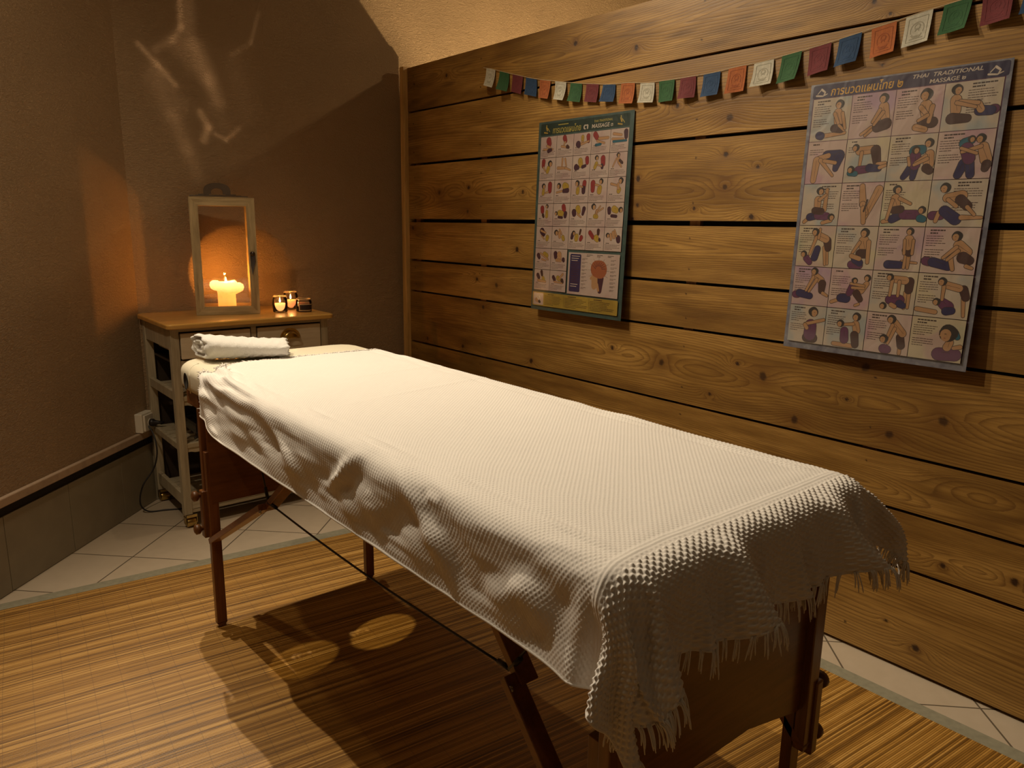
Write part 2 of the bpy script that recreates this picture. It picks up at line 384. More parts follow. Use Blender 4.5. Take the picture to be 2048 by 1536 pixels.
# ---------------------------------------------------------------- massage table
M_VINYL = plain('cream_vinyl', (.72, .67, .52), .38, var=.03, scale=200, bump=.08)
M_TW = woodmat('reddish_brown_beech', (.105, .034, .008), (.21, .075, .02), 'z', .38, 70, .3)
M_TWX = woodmat('reddish_brown_panel', (.115, .038, .009), (.20, .072, .018), 'x', .36, 50, .25, 10)
M_TWY = woodmat('reddish_brown_strut', (.13, .045, .012), (.25, .095, .028), 'y', .38, 60, .2, 10)
M_CABLE = plain('black_cable_sheath', (.014, .012, .014), .45)
M_KNOB = plain('brown_wood_knob', (.13, .05, .014), .4)
M_STEEL = plain('dull_steel', (.45, .43, .40), .35, 1)
TX0, TX1, TY0, TY1 = .664, 1.286, .565, 2.49
tb = thing('massage_table', 'folding massage table with cream padded top and reddish brown wooden legs', 'massage table', (.97, 1.45, 0))
def tob(name, bm, m, smooth=False, lab=None):
    bmesh.ops.translate(bm, verts=bm.verts, vec=(-.97, -1.45, 0)); o = obj(name, bm, m, tb, smooth)
    if lab: o['label'] = lab
    return o
# padded top with an open face hole: rounded outline, rounded edges
def padded_top():
    def outline(ins):
        pts = []; r = .075-ins*.6
        x0, x1, y0, y1 = TX0+ins, TX1-ins, TY0+ins, TY1-ins
        for cx_, cy_, a0 in ((x1-r, y1-r, 0), (x0+r, y1-r, 90), (x0+r, y0+r, 180), (x1-r, y0+r, 270)):
            for k in range(9): a = math.radians(a0+k*11.25); pts.append((cx_+r*math.cos(a), cy_+r*math.sin(a)))
        # resample by angle around the hole centre
        return pts
    N = 96; hc = (.872, 2.215)
    def resample(pts):
        out = []
        for k in range(N):
            a = 2*math.pi*k/N; d = Vector((math.cos(a), math.sin(a))); best = None
            for i in range(len(pts)):
                p = Vector(pts[i])-Vector(hc); q = Vector(pts[(i+1) % len(pts)])-Vector(hc); e = q-p
                den = d.x*e.y-d.y*e.x
                if abs(den) < 1e-9: continue
                t = (p.x*e.y-p.y*e.x)/den; s = (p.x*d.y-p.y*d.x)/den
                if t > 0 and -1e-6 <= s <= 1+1e-6 and (best is None or t < best): best = t
            out.append((hc[0]+d.x*best, hc[1]+d.y*best))
        return out
    def hole(r, sq=.88): return [(hc[0]+r*math.cos(2*math.pi*k/N)*sq, hc[1]+r*math.sin(2*math.pi*k/N)) for k in range(N)]
    prof = [(hole(.088), .775), (hole(.088), .85), (hole(.094), .860), (hole(.105), .865), (resample(outline(.035)), .866)]
    for k in range(1, 9):
        a = math.radians(k*90/8); prof.append((resample(outline(.035*(1-math.sin(a)))), .866-.034*(1-math.cos(a))))
    prof += [(resample(outline(0)), .80)]
    for k in range(1, 6):
        a = math.radians(k*18); prof.append((resample(outline(.022*(1-math.cos(a)))), .80-.025*math.sin(a)))
    bm = bmesh.new(); rings = [[bm.verts.new((x, y, z)) for x, y in pts] for pts, z in prof]
    rings.append(rings[0])
    for i in range(len(rings)-1):
        for k in range(N):
            try: bm.faces.new((rings[i][k], rings[i][(k+1) % N], rings[i+1][(k+1) % N], rings[i+1][k])).smooth = True
            except Exception: pass
    return bm
tob('padded_top', padded_top(), M_VINYL, True)
bm = bmesh.new()
for k in range(1):
    lathe(bm, [(0.0, 0), (.0225, 0), (.026, -.004), (.026, -.002)], (0, 0, 0), 28, axis='x')
    for v in bm.verts: v.co = Vector((TX0-.001+v.co.x*.4, 2.372+v.co.y*.75, .813+v.co.z*1.0))
tob('headrest_socket', bm, M_BLACK, True, 'black oval headrest socket')
bm = bmesh.new()                                                    # seam welt of the head section
pts = [(TX0-.0005+.036*(1-math.cos(math.radians(min(90, max(0, a))))), 2.335+.02*math.sin(math.radians(a)), .832+.034*math.sin(math.radians(min(90, max(0, a))))) for a in range(0, 91, 10)]
tube(bm, [(TX0+.0005, 2.34, .78)]+pts+[(.70, 2.355, .8665)], .0018, 6); tob('welt', bm, M_VINYL, True)
# wooden frame rails under the top
bm = bmesh.new()
for x in (TX0+.025, TX1-.043): box(bm, x, x+.018, TY0+.02, TY1-.02, .722, .777, .002)
tob('side_rail', bm, M_TWY)
for y0 in (.612, 2.292):
    bm = bmesh.new()                                              # deep end panel with notched lower edge
    zb = .462
    poly = [(.690, .776), (1.246, .776), (1.246, .425), (1.215, .412), (1.15, zb-.035), (1.05, zb-.012), (.88, zb-.01), (.785, zb-.035), (.72, .412), (.690, .425)]
    if y0 > 1: poly = [(.690, .776), (1.246, .776), (1.246, .43), (.690, .43)]
    prism(bm, poly, .016, 0, Matrix.Translation((0, y0, 0))); tob('end_panel', bm, M_TWX)
for sx, xx in ((1, .676), (-1, 1.254)):
    for sy, yy in ((1, .607), (-1, 2.326)):
        # upper leg (two cheeks) and the sliding lower leg with a pointed foot
        bm = bmesh.new()
        yd = -1 if sy > 0 else 1
        box(bm, min(xx, xx+sx*.034), max(xx, xx+sx*.034), yy-.011, yy+.011, .33, .777, .002)
        box(bm, min(xx-sx*.010, xx+sx*.012), max(xx-sx*.010, xx+sx*.012), yy-.016, yy+.014, .315, .47, .003)
        lg = tob('leg', bm, M_TW)
        bm = bmesh.new(); x0, x1 = sorted((xx+sx*.003, xx+sx*.035)); y0_, y1_ = yy-.036*(-sy)*-1 if False else yy-.022, yy+.004
        box(bm, x0, x1, yy+sy*.0115-(0 if sy > 0 else .022), yy+sy*.0115+(.022 if sy > 0 else 0), .022, .60, .002)
        cxm = (x0+x1)/2; cym = yy+sy*.0225
        a = [bm.verts.new(p) for p in ((x0, cym-.011, .022), (x1, cym-.011, .022), (x1, cym+.011, .022), (x0, cym+.011, .022))]
        b = [bm.verts.new(p) for p in ((cxm-.006, cym-.006, .0063), (cxm+.006, cym-.006, .0063), (cxm+.006, cym+.006, .0063), (cxm-.006, cym+.006, .0063))]
        bm.faces.new(b)
        for k in range(4): bm.faces.new((a[k], a[(k+1) % 4], b[(k+1) % 4], b[k]))
        bmesh.ops.translate(bm, verts=bm.verts, vec=(-.97, -1.45, 0)); lo = obj('lower_leg', bm, M_TW, lg)
        for kz in (.455, .345):
            bm = bmesh.new(); lathe(bm, [(.0, -.030), (.010, -.030), (.0165, -.026), (.0165, -.016), (.012, -.011), (.007, -.008), (.007, .012), (0, .012)], (0, 0, 0), 14, axis='x')
            for v in bm.verts: v.co = Vector((xx-sx*.006+v.co.x*sx, yy+v.co.y, kz+v.co.z))
            bmesh.ops.translate(bm, verts=bm.verts, vec=(-.97, -1.45, 0)); obj('knob', bm, M_KNOB, lg, True)
    # folding struts: leg -> joint -> underside of the top
    xs_ = xx+sx*.018
    for (p0, p1, p2) in (((2.315, .30), (1.862, .555), (1.645, .722)), ((.60, .335), (.832, .588), (.955, .730))):
        bm = bmesh.new()
        bar(bm, (xs_, p0[0], p0[1]), (xs_, p1[0], p1[1]), .018, .034, (1, 0, 0), .002)
        tob('strut', bm, M_TWY)
        bm = bmesh.new()
        bar(bm, (xs_+sx*.022, p1[0]+.02*(1 if p0[0] > 1 else -1), p1[1]-.014), (xs_+sx*.022, p2[0], p2[1]), .018, .036, (1, 0, 0), .002)
        st = tob('strut', bm, M_TWY)
        bm = bmesh.new(); lathe(bm, [(0, -.003), (.006, -.003), (.007, 0), (.0, 0)], (xs_-sx*.012 if sx > 0 else xs_+.012, p1[0]-(.018 if p0[0] < 1 else 0), p1[1]-.012), 14, axis='x')
        bmesh.ops.translate(bm, verts=bm.verts, vec=(-.97, -1.45, 0)); obj('bolt', bm, M_STEEL, st)
    bm = bmesh.new()
    J0 = Vector((xs_+sx*.008, 1.852, .567)); J1 = Vector((xs_+sx*.008, .842, .590))
    mid = [J0.lerp(J1, k/10)+Vector((0, 0, -.012*math.sin(math.pi*k/10))) for k in range(11)]
    tube(bm, mid, .0024, 6); tube(bm, [J0, (J0.x, 1.925, .735)], .0024, 6); tube(bm, [J1, (J1.x, .735, .735)], .0024, 6)
    for J, K in ((J0, (J0.x, 1.87, .605)), (J0, tuple(J0.lerp(J1, .05))), (J1, (J1.x, .815, .622)), (J1, tuple(J1.lerp(J0, .03)))): tube(bm, [J, K], .0048, 8)
    tob('brace_cable', bm, M_CABLE)
for x in (.735, 1.0, 1.22):                                        # hinge cross members
    pass

# ---------------------------------------------------------------- blanket (cloth shape settled over the table top)
def bspline(a, n, axis):
    a = np.moveaxis(a, axis, 0); m = a.shape[0]
    t = np.linspace(0, m-1, n); i = np.clip(np.floor(t).astype(int), 0, m-2); f = (t-i)[:, None, None]
    g = lambda k: a[np.clip(i+k, 0, m-1)]
    p0, p1, p2, p3 = g(-1), g(0), g(1), g(2)
    r = ((-f+3*f**2-3*f**3+f**3*0+ (0))*0)
    r = .5*((2*p1)+(-p0+p2)*f+(2*p0-5*p1+4*p2-p3)*f**2+(-p0+3*p1-3*p2+p3)*f**3)
    return np.moveaxis(r, 0, axis)
ROWS = [0, 1, 2, 3, 4, 5, 6, 7, 8, 9, 10, 11, 12, 13, 14, 15, 16, 17, 18, 19, 20, 21, 22, 23, 24, 25, 26, 27, 28, 29, 30, 34, 38, 42, 46, 50, 54, 58, 62, 66, 70, 74, 78, 82, 86, 90, 94, 98, 102, 106, 110, 114, 118, 122, 126, 130, 131]
DRAPE = [
[317,309,300,278,245,211,188,184,178,171,168,143,114,88,63,42,42,9,-6,-18,-18,-18,-15,-9,-14,-7,-3,-3,-5,-5,-10,-13,-5,-2,-2,-1,2,-8,-2,-4,-2,-2,-1,4,-3,1,0,0,1,4,9,15,17,14,11,10,7,2,6,8,7,6,-23,-56,-85,-100,-106,-108,-109,-141,-183,-217,-233,-239,-256,-268],
[278,269,283,307,333,358,381,388,375,357,340,307,276,249,225,202,219,252,284,312,320,321,319,315,287,297,305,297,286,273,299,326,323,322,318,314,306,277,289,309,308,304,297,293,320,332,317,313,313,314,314,309,297,285,274,262,244,222,219,214,215,222,246,270,296,319,333,343,332,305,282,256,235,236,255,275],
[-523,-507,-491,-474,-455,-437,-420,-407,-396,-383,-367,-359,-352,-343,-335,-323,-323,-330,-336,-342,-345,-346,-346,-346,-345,-348,-351,-350,-349,-346,-348,-349,-351,-352,-353,-352,-350,-347,-349,-351,-352,-352,-351,-349,-350,-350,-352,-353,-352,-351,-349,-347,-345,-342,-338,-333,-327,-321,-317,-313,-306,-301,-317,-333,-349,-362,-371,-377,-385,-398,-410,-423,-437,-453,-470,-488],
[312,295,288,277,250,214,184,171,168,162,158,125,99,76,54,38,40,9,-4,-17,-17,-17,-14,-8,-11,-5,-2,-2,-7,-5,-11,-11,-4,-1,-2,-2,2,-9,-3,-4,-2,-3,-3,1,-4,0,0,0,0,2,7,11,13,10,6,5,2,-2,1,1,0,-1,-28,-62,-86,-95,-98,-99,-110,-146,-186,-209,-215,-229,-245,-260],
[267,251,247,266,292,315,337,354,350,333,315,284,254,228,206,184,198,230,261,288,296,291,289,287,261,272,281,272,257,247,273,296,297,299,290,285,281,252,263,281,283,274,268,265,289,300,288,284,282,286,287,283,271,258,246,235,219,200,195,205,208,209,233,256,281,300,309,311,289,265,242,217,211,226,244,265],
[-505,-487,-469,-451,-433,-416,-400,-385,-372,-359,-343,-339,-330,-321,-311,-298,-297,-303,-309,-314,-317,-318,-318,-317,-317,-320,-322,-322,-320,-318,-319,-320,-322,-324,-324,-323,-322,-318,-320,-323,-324,-323,-322,-321,-321,-321,-323,-324,-324,-322,-321,-319,-317,-314,-310,-305,-299,-293,-289,-292,-287,-279,-293,-309,-324,-335,-343,-350,-360,-372,-384,-398,-415,-432,-449,-467],
[315,291,273,269,252,221,185,161,156,152,146,111,90,69,49,34,37,14,-9,-15,-15,-15,-12,-7,-8,-4,-2,-5,-8,-6,-10,-9,-3,-1,-1,-1,1,-8,-3,-3,-1,-2,-4,0,-5,-1,0,0,0,1,4,9,5,3,0,-3,-3,-6,-6,-5,-6,-9,-32,-67,-85,-88,-90,-93,-113,-152,-183,-191,-204,-220,-235,-245],
[258,240,224,227,249,273,293,313,321,308,290,261,234,209,187,166,177,209,240,262,268,268,264,257,234,247,256,242,230,222,246,266,263,271,268,263,255,228,238,254,257,252,240,237,260,269,259,254,251,257,259,257,238,226,215,203,195,177,187,193,200,196,219,242,265,277,281,272,248,226,201,186,200,215,233,249],
[-487,-468,-449,-429,-412,-395,-380,-364,-349,-335,-320,-318,-307,-297,-286,-273,-270,-277,-283,-287,-289,-290,-290,-289,-288,-291,-294,-293,-292,-290,-291,-292,-294,-296,-296,-296,-294,-290,-292,-294,-295,-295,-294,-292,-292,-293,-294,-295,-295,-294,-292,-291,-289,-286,-282,-277,-271,-265,-270,-269,-268,-256,-270,-285,-298,-308,-316,-324,-335,-346,-359,-375,-394,-411,-428,-446],
[322,293,269,252,247,225,193,158,143,140,135,102,95,74,48,31,34,7,-10,-13,-13,-13,-11,-6,-6,-3,-1,-5,-7,-5,-9,-7,-2,-1,-1,-1,1,-7,-3,-2,-1,-1,-4,-1,-5,-1,0,0,0,0,3,6,4,5,4,-3,-10,-7,-5,-5,-18,-20,-38,-70,-79,-79,-81,-92,-116,-154,-170,-179,-195,-209,-221,-228],
[247,231,214,198,207,230,250,268,285,282,265,236,217,193,171,149,156,187,216,234,239,239,235,227,208,221,230,216,204,197,219,236,232,241,242,236,228,203,213,227,231,227,214,210,230,238,228,223,220,227,231,228,212,211,201,185,168,166,165,157,179,183,205,227,245,251,249,231,207,185,164,174,189,203,218,229],
[-469,-450,-431,-410,-391,-375,-359,-344,-327,-312,-297,-294,-284,-273,-261,-248,-244,-251,-256,-259,-261,-262,-261,-260,-260,-263,-265,-265,-263,-261,-262,-263,-266,-267,-268,-267,-265,-262,-263,-265,-267,-267,-265,-264,-264,-264,-266,-267,-267,-265,-264,-262,-261,-261,-258,-251,-244,-243,-242,-242,-243,-234,-246,-260,-272,-281,-289,-298,-309,-321,-335,-354,-373,-390,-407,-425],
[322,297,270,245,232,223,198,166,134,127,123,95,92,74,47,28,30,3,-9,-11,-11,-11,-9,-6,-4,-2,-1,-2,-6,-5,-7,-5,-1,-1,-1,-2,1,-6,-2,-2,-1,-1,-4,-2,-4,-1,0,0,0,0,2,5,4,5,5,2,-3,-8,-7,-6,-30,-37,-44,-67,-68,-71,-73,-99,-120,-149,-155,-171,-184,-195,-205,-215],
[238,221,204,187,172,185,207,226,244,254,241,213,199,176,154,132,135,165,191,205,209,206,205,196,183,195,202,196,181,173,192,206,201,210,211,201,200,177,188,200,203,201,188,183,201,207,197,195,190,195,202,199,185,186,183,173,156,139,134,130,155,173,191,214,209,220,213,190,167,143,148,164,177,189,200,214],
[-452,-433,-413,-392,-372,-354,-339,-323,-307,-289,-274,-269,-260,-249,-237,-223,-218,-224,-228,-231,-232,-233,-233,-232,-232,-235,-237,-237,-235,-232,-234,-235,-237,-238,-239,-238,-236,-233,-235,-237,-238,-238,-237,-235,-235,-236,-237,-238,-238,-237,-235,-234,-233,-233,-232,-228,-222,-214,-213,-213,-218,-221,-222,-236,-246,-253,-262,-274,-284,-296,-314,-334,-352,-369,-387,-404],
[305,294,272,245,222,209,197,171,136,113,110,88,86,72,48,24,26,0,-8,-8,-8,-8,-7,-6,-3,-2,-1,-1,-4,-4,-4,-3,-1,-1,-1,-2,0,-4,-2,-1,-1,-1,-3,-1,-3,0,0,0,0,0,1,4,3,4,4,4,2,-3,-7,-6,-30,-46,-59,-59,-60,-61,-71,-102,-128,-132,-148,-159,-170,-181,-195,-217],
[220,212,195,178,160,147,162,182,199,219,216,189,180,160,137,115,114,142,164,173,173,177,174,164,158,168,174,170,158,149,163,176,170,178,179,170,172,152,162,172,174,174,163,156,172,176,167,166,161,167,173,169,159,161,161,155,143,127,112,107,132,155,177,174,180,189,172,150,127,124,139,150,162,174,189,207],
[-435,-416,-396,-376,-355,-335,-318,-303,-287,-269,-252,-244,-235,-224,-212,-199,-192,-198,-200,-202,-205,-204,-204,-203,-203,-206,-207,-208,-206,-204,-205,-206,-209,-209,-210,-209,-207,-205,-207,-208,-209,-209,-208,-207,-207,-207,-209,-209,-209,-208,-207,-205,-204,-204,-204,-202,-198,-192,-186,-185,-190,-196,-202,-211,-219,-227,-237,-248,-259,-275,-295,-313,-331,-349,-366,-386],
[287,276,266,247,220,198,184,171,144,108,95,80,73,70,48,22,21,-3,-7,-6,-6,-6,-6,-5,-3,-2,-1,-1,-2,-3,-3,-2,-1,0,-1,-1,0,-2,-1,-1,0,-1,-1,-1,-2,0,0,0,0,0,1,3,3,4,4,4,3,1,-3,-6,-22,-32,-49,-50,-51,-51,-74,-105,-111,-124,-134,-145,-159,-179,-207,-240],
[184,190,185,169,152,135,123,137,157,174,190,167,150,143,121,99,91,118,135,135,139,145,144,137,133,141,144,142,136,125,135,145,140,142,146,140,143,127,136,143,142,145,139,130,142,145,138,134,134,137,144,140,133,136,136,133,125,112,97,85,108,126,150,153,150,154,131,109,100,114,124,136,150,167,181,190],
[-419,-399,-379,-359,-339,-319,-299,-283,-267,-249,-231,-220,-211,-200,-187,-174,-166,-171,-172,-176,-176,-176,-175,-175,-175,-177,-178,-179,-178,-176,-177,-178,-180,-181,-180,-180,-178,-177,-178,-180,-181,-180,-180,-178,-178,-179,-180,-180,-180,-179,-178,-177,-176,-176,-176,-174,-172,-167,-161,-157,-163,-171,-176,-186,-192,-201,-211,-222,-236,-255,-274,-293,-311,-330,-350,-374],
[271,258,246,237,222,194,173,158,146,116,83,79,63,60,48,20,14,-4,-3,-3,-5,-5,-4,-4,-3,-2,-2,-1,-2,-2,-2,-2,-1,-1,-1,-1,0,-1,-1,-1,0,-1,-1,0,-1,0,0,0,0,1,2,2,3,3,3,3,4,3,-1,-6,-10,-36,-38,-42,-43,-49,-81,-89,-102,-110,-122,-141,-167,-198,-232,-266],
[141,150,159,158,143,127,111,98,112,131,148,150,127,122,104,82,69,94,98,102,112,112,114,109,108,113,114,113,109,102,108,115,112,114,111,114,113,103,109,114,112,115,110,104,113,114,109,109,107,110,114,110,107,110,111,110,105,95,81,67,80,105,114,128,130,114,92,79,91,99,112,128,144,154,159,160],
[-404,-384,-363,-343,-323,-303,-283,-263,-247,-229,-211,-196,-187,-175,-163,-150,-140,-143,-146,-147,-148,-148,-147,-147,-147,-148,-149,-149,-149,-147,-148,-149,-151,-151,-151,-151,-149,-148,-150,-151,-151,-151,-150,-149,-150,-150,-151,-152,-151,-150,-149,-148,-148,-148,-147,-146,-144,-141,-136,-131,-137,-143,-151,-159,-167,-175,-186,-199,-217,-235,-254,-274,-294,-316,-339,-364],
[254,243,231,217,208,196,169,147,132,121,85,64,53,49,45,20,7,2,-3,-2,-3,-4,-4,-3,-3,-2,-2,-2,-2,-2,-2,-1,-1,-1,-1,-1,-1,-1,-1,0,0,0,0,0,0,0,0,0,1,1,2,2,2,2,3,3,3,4,1,-5,-7,-29,-32,-33,-34,-56,-67,-79,-87,-102,-126,-157,-191,-225,-258,-293],
[103,108,116,127,129,118,102,86,74,86,103,122,103,97,88,66,46,62,78,73,81,85,84,82,83,83,84,84,82,79,82,85,84,84,84,86,82,79,83,85,84,84,82,79,84,84,82,82,82,83,84,82,83,83,84,84,81,77,64,49,59,83,93,91,99,75,57,69,75,90,106,118,124,126,124,126],
[-388,-368,-348,-327,-307,-287,-267,-247,-227,-209,-192,-174,-163,-151,-139,-126,-114,-116,-119,-119,-119,-119,-119,-118,-118,-119,-120,-120,-120,-119,-120,-120,-121,-122,-122,-121,-121,-120,-121,-122,-122,-122,-121,-121,-121,-122,-122,-122,-122,-121,-120,-120,-119,-119,-118,-117,-116,-114,-110,-105,-109,-116,-124,-133,-140,-150,-162,-180,-197,-216,-237,-259,-283,-306,-330,-354],
[235,223,213,203,189,178,168,142,121,105,95,59,53,38,34,26,3,-2,-2,-2,-2,-3,-3,-3,-3,-2,-2,-2,-2,-2,-1,-1,-1,-1,-1,-1,-1,-1,0,0,0,0,0,0,0,0,0,1,1,1,2,2,2,2,2,3,3,3,2,-4,-5,-20,-21,-23,-24,-46,-57,-65,-85,-116,-149,-184,-217,-251,-285,-318],
[83,78,78,83,94,100,93,77,62,51,60,76,87,66,64,50,28,44,45,45,49,57,54,54,55,56,56,56,56,56,56,56,56,57,57,57,56,56,56,56,56,55,54,54,55,56,56,56,56,55,55,55,54,54,53,53,56,55,47,32,39,61,55,56,61,37,48,54,69,81,89,88,90,92,97,104],
[-373,-353,-332,-312,-291,-271,-251,-231,-211,-190,-172,-154,-139,-127,-114,-103,-89,-91,-91,-90,-91,-91,-90,-90,-89,-90,-90,-91,-91,-91,-91,-92,-92,-92,-92,-92,-92,-92,-92,-93,-93,-93,-92,-92,-93,-93,-93,-93,-92,-92,-91,-91,-91,-90,-90,-89,-87,-87,-84,-78,-82,-90,-98,-107,-115,-125,-143,-159,-179,-201,-225,-249,-273,-297,-320,-344],
[232,211,194,182,173,162,149,140,113,95,77,69,41,37,23,20,1,1,-1,-2,-2,-2,-2,-2,-2,-2,-2,-2,-2,-1,-1,-1,-1,-1,-1,-1,-1,-1,0,0,0,0,0,0,0,0,1,1,1,1,1,2,2,2,2,2,3,3,2,-3,-6,-8,-11,-17,-30,-36,-45,-74,-110,-143,-176,-210,-240,-269,-296,-319],
[78,68,59,54,53,58,68,69,53,41,29,34,53,50,30,32,12,16,28,23,29,25,24,29,29,28,27,27,28,28,28,28,27,27,27,28,28,28,28,27,27,27,28,28,29,28,28,28,28,28,29,29,28,27,27,26,24,24,29,15,27,37,29,42,21,27,35,48,49,53,58,66,74,83,93,102],
[-363,-340,-318,-297,-276,-255,-235,-215,-196,-174,-153,-134,-117,-103,-90,-79,-65,-64,-65,-63,-63,-62,-62,-61,-61,-61,-61,-62,-62,-62,-62,-63,-63,-63,-63,-63,-63,-64,-64,-63,-63,-63,-64,-64,-64,-64,-64,-63,-63,-63,-63,-63,-62,-62,-61,-60,-59,-58,-57,-52,-58,-63,-71,-83,-90,-105,-123,-145,-168,-192,-216,-240,-263,-286,-310,-334],
[247,220,195,173,155,142,132,120,108,97,70,50,41,25,12,9,-1,-2,-2,-2,-2,-2,-2,-2,-2,-2,-2,-2,-2,-1,-1,-1,-1,-1,-1,-1,-1,0,0,0,0,0,0,0,1,1,1,1,1,1,1,1,2,2,2,2,2,2,1,1,1,1,-10,-15,-21,-30,-66,-99,-132,-159,-184,-209,-232,-253,-274,-294],
[69,63,55,46,36,29,28,34,43,34,22,11,9,26,8,11,-3,5,1,2,4,6,9,4,3,5,6,7,7,8,8,8,8,7,7,7,7,7,7,6,6,6,6,6,7,7,7,7,8,8,8,7,7,7,6,6,7,11,5,8,1,4,20,7,12,21,22,29,35,46,55,64,71,77,81,85],
[-357,-333,-309,-285,-262,-240,-220,-199,-180,-161,-139,-115,-95,-79,-66,-55,-41,-42,-38,-36,-35,-36,-37,-33,-32,-33,-33,-34,-35,-35,-35,-35,-35,-35,-35,-35,-36,-36,-36,-35,-35,-35,-36,-36,-36,-36,-36,-35,-35,-35,-35,-35,-34,-34,-33,-33,-32,-34,-29,-33,-28,-34,-50,-56,-71,-89,-111,-135,-159,-182,-206,-230,-254,-278,-303,-328],
[272,244,215,187,160,135,114,99,90,79,67,54,26,13,9,-1,-2,-2,-2,-2,-2,-2,-1,-1,-2,-3,-2,-2,-2,-1,-1,-1,-1,-1,-1,-1,0,0,0,0,0,0,0,0,1,1,1,1,1,1,1,1,2,2,2,2,2,2,2,2,3,1,0,-14,-16,-48,-74,-99,-114,-141,-165,-188,-208,-229,-248,-268],
[44,43,41,37,31,23,13,4,4,5,14,6,-4,-11,-1,-12,-13,-11,-9,-7,-4,-5,-6,-6,-2,-5,-3,-1,-1,-2,-3,-3,-3,-3,-3,-3,-2,-3,-5,-7,-7,-6,-4,-3,-2,-3,-3,-4,-4,-4,-3,-2,-2,-2,-3,-5,-5,-5,-4,-3,-3,1,-3,5,7,12,19,27,27,38,46,53,58,61,63,65],
[-354,-329,-304,-279,-254,-229,-206,-184,-165,-144,-124,-103,-79,-57,-48,-30,-21,-17,-17,-16,-16,-13,-11,-11,-15,-11,-13,-14,-14,-13,-12,-12,-12,-12,-13,-14,-14,-14,-12,-12,-12,-12,-13,-15,-15,-14,-13,-13,-12,-13,-13,-13,-14,-13,-12,-10,-9,-8,-8,-10,-12,-23,-23,-46,-55,-79,-103,-128,-151,-174,-199,-223,-247,-272,-296,-321],
[297,269,241,212,184,155,126,98,73,59,47,36,29,17,0,-3,-3,-3,-2,-2,-2,-2,-2,-2,-2,-2,-2,-1,-1,-1,-1,-1,-1,-1,-1,0,0,0,0,0,0,0,0,0,0,1,1,1,1,1,1,1,2,2,2,2,2,2,2,2,2,3,3,-5,-22,-30,-63,-79,-96,-118,-143,-163,-182,-202,-222,-242],
[12,11,10,11,11,9,6,0,-10,-15,-16,-16,-7,-14,-21,-20,-17,-15,-12,-10,-9,-7,-5,-4,-3,-3,-3,-4,-4,-4,-4,-4,-4,-5,-5,-5,-5,-5,-5,-5,-5,-5,-5,-5,-5,-5,-5,-5,-5,-5,-5,-5,-5,-4,-4,-4,-4,-4,-4,-4,-4,-5,-5,0,5,5,16,17,20,26,35,36,38,41,44,47],
[-351,-326,-300,-275,-250,-224,-199,-175,-151,-129,-107,-86,-70,-48,-24,-11,-7,-5,-5,-4,0,2,4,5,6,5,2,0,-1,-1,-2,-2,-2,-2,-2,-2,-2,0,1,2,2,1,0,-2,-1,-1,-2,-2,-2,-2,-2,-2,-1,-1,-1,0,1,0,-2,-3,-2,-5,-13,-33,-56,-73,-95,-119,-143,-168,-191,-216,-241,-265,-290,-315],
[322,294,266,238,209,180,152,123,94,61,39,26,14,5,-2,-3,-3,-3,-3,-2,-2,-2,-2,-2,-2,-1,-1,-1,-1,-1,-1,-1,-1,-1,0,0,0,0,0,0,0,0,0,0,0,1,1,1,1,1,1,1,1,1,2,2,2,2,2,2,2,3,4,-1,-10,-21,-49,-64,-81,-99,-119,-139,-160,-180,-201,-221],
[-11,-13,-15,-17,-19,-21,-22,-23,-24,-18,-21,-24,-24,-25,-24,-21,-19,-16,-14,-11,-9,-7,-6,-4,-3,-3,-4,-4,-4,-4,-4,-4,-5,-5,-5,-5,-5,-5,-5,-5,-5,-5,-5,-5,-5,-5,-5,-5,-5,-5,-5,-5,-4,-4,-4,-4,-4,-4,-4,-4,-4,-4,-4,-2,-1,2,11,12,14,16,19,22,25,29,33,37],
[-347,-322,-297,-272,-246,-221,-196,-171,-146,-122,-97,-74,-52,-31,-13,-5,-1,1,2,2,1,0,0,0,0,0,0,0,0,0,0,0,0,0,0,1,1,1,1,0,0,0,0,1,1,1,2,2,1,0,0,-1,-1,-1,-1,-1,0,0,1,1,0,-2,-7,-23,-43,-64,-88,-112,-136,-160,-185,-209,-234,-258,-283,-308],
[329,303,276,250,223,196,168,141,111,81,47,25,16,3,-2,-3,-3,-3,-2,-2,-2,-2,-2,-1,-1,-1,-1,-1,-1,-1,-1,-1,-1,0,0,0,0,0,0,0,0,0,0,0,0,0,1,1,1,1,1,1,1,1,1,2,2,2,2,2,2,3,3,-1,-12,-23,-33,-53,-74,-96,-118,-141,-163,-186,-210,-233],
[-15,-18,-21,-23,-26,-29,-31,-34,-34,-31,-25,-26,-27,-27,-26,-23,-20,-17,-14,-12,-10,-8,-6,-4,-3,-3,-4,-4,-4,-4,-4,-4,-5,-5,-5,-5,-5,-5,-5,-5,-5,-5,-5,-5,-5,-5,-5,-5,-5,-5,-5,-5,-5,-4,-4,-4,-4,-4,-4,-4,-4,-4,-4,-3,-1,2,5,9,12,15,19,22,25,28,31,34],
[-344,-319,-294,-268,-243,-218,-193,-167,-143,-118,-94,-69,-48,-25,-8,0,2,3,1,1,0,0,0,0,0,0,0,0,0,0,0,0,0,0,0,0,0,0,0,0,0,0,0,0,0,0,0,0,0,0,0,0,-1,-1,-1,0,0,0,0,1,0,0,-5,-19,-41,-62,-82,-106,-131,-156,-181,-206,-231,-256,-281,-306],
[311,287,263,238,212,186,156,128,110,88,62,36,9,1,-3,-3,-3,-2,-2,-2,-2,-1,-1,-1,-1,-1,-1,-1,-1,-1,0,0,0,0,0,0,0,0,0,0,0,0,0,0,0,0,0,0,0,1,1,1,1,1,1,1,1,2,2,2,2,2,2,0,-7,-21,-48,-74,-99,-122,-146,-169,-192,-215,-238,-260],
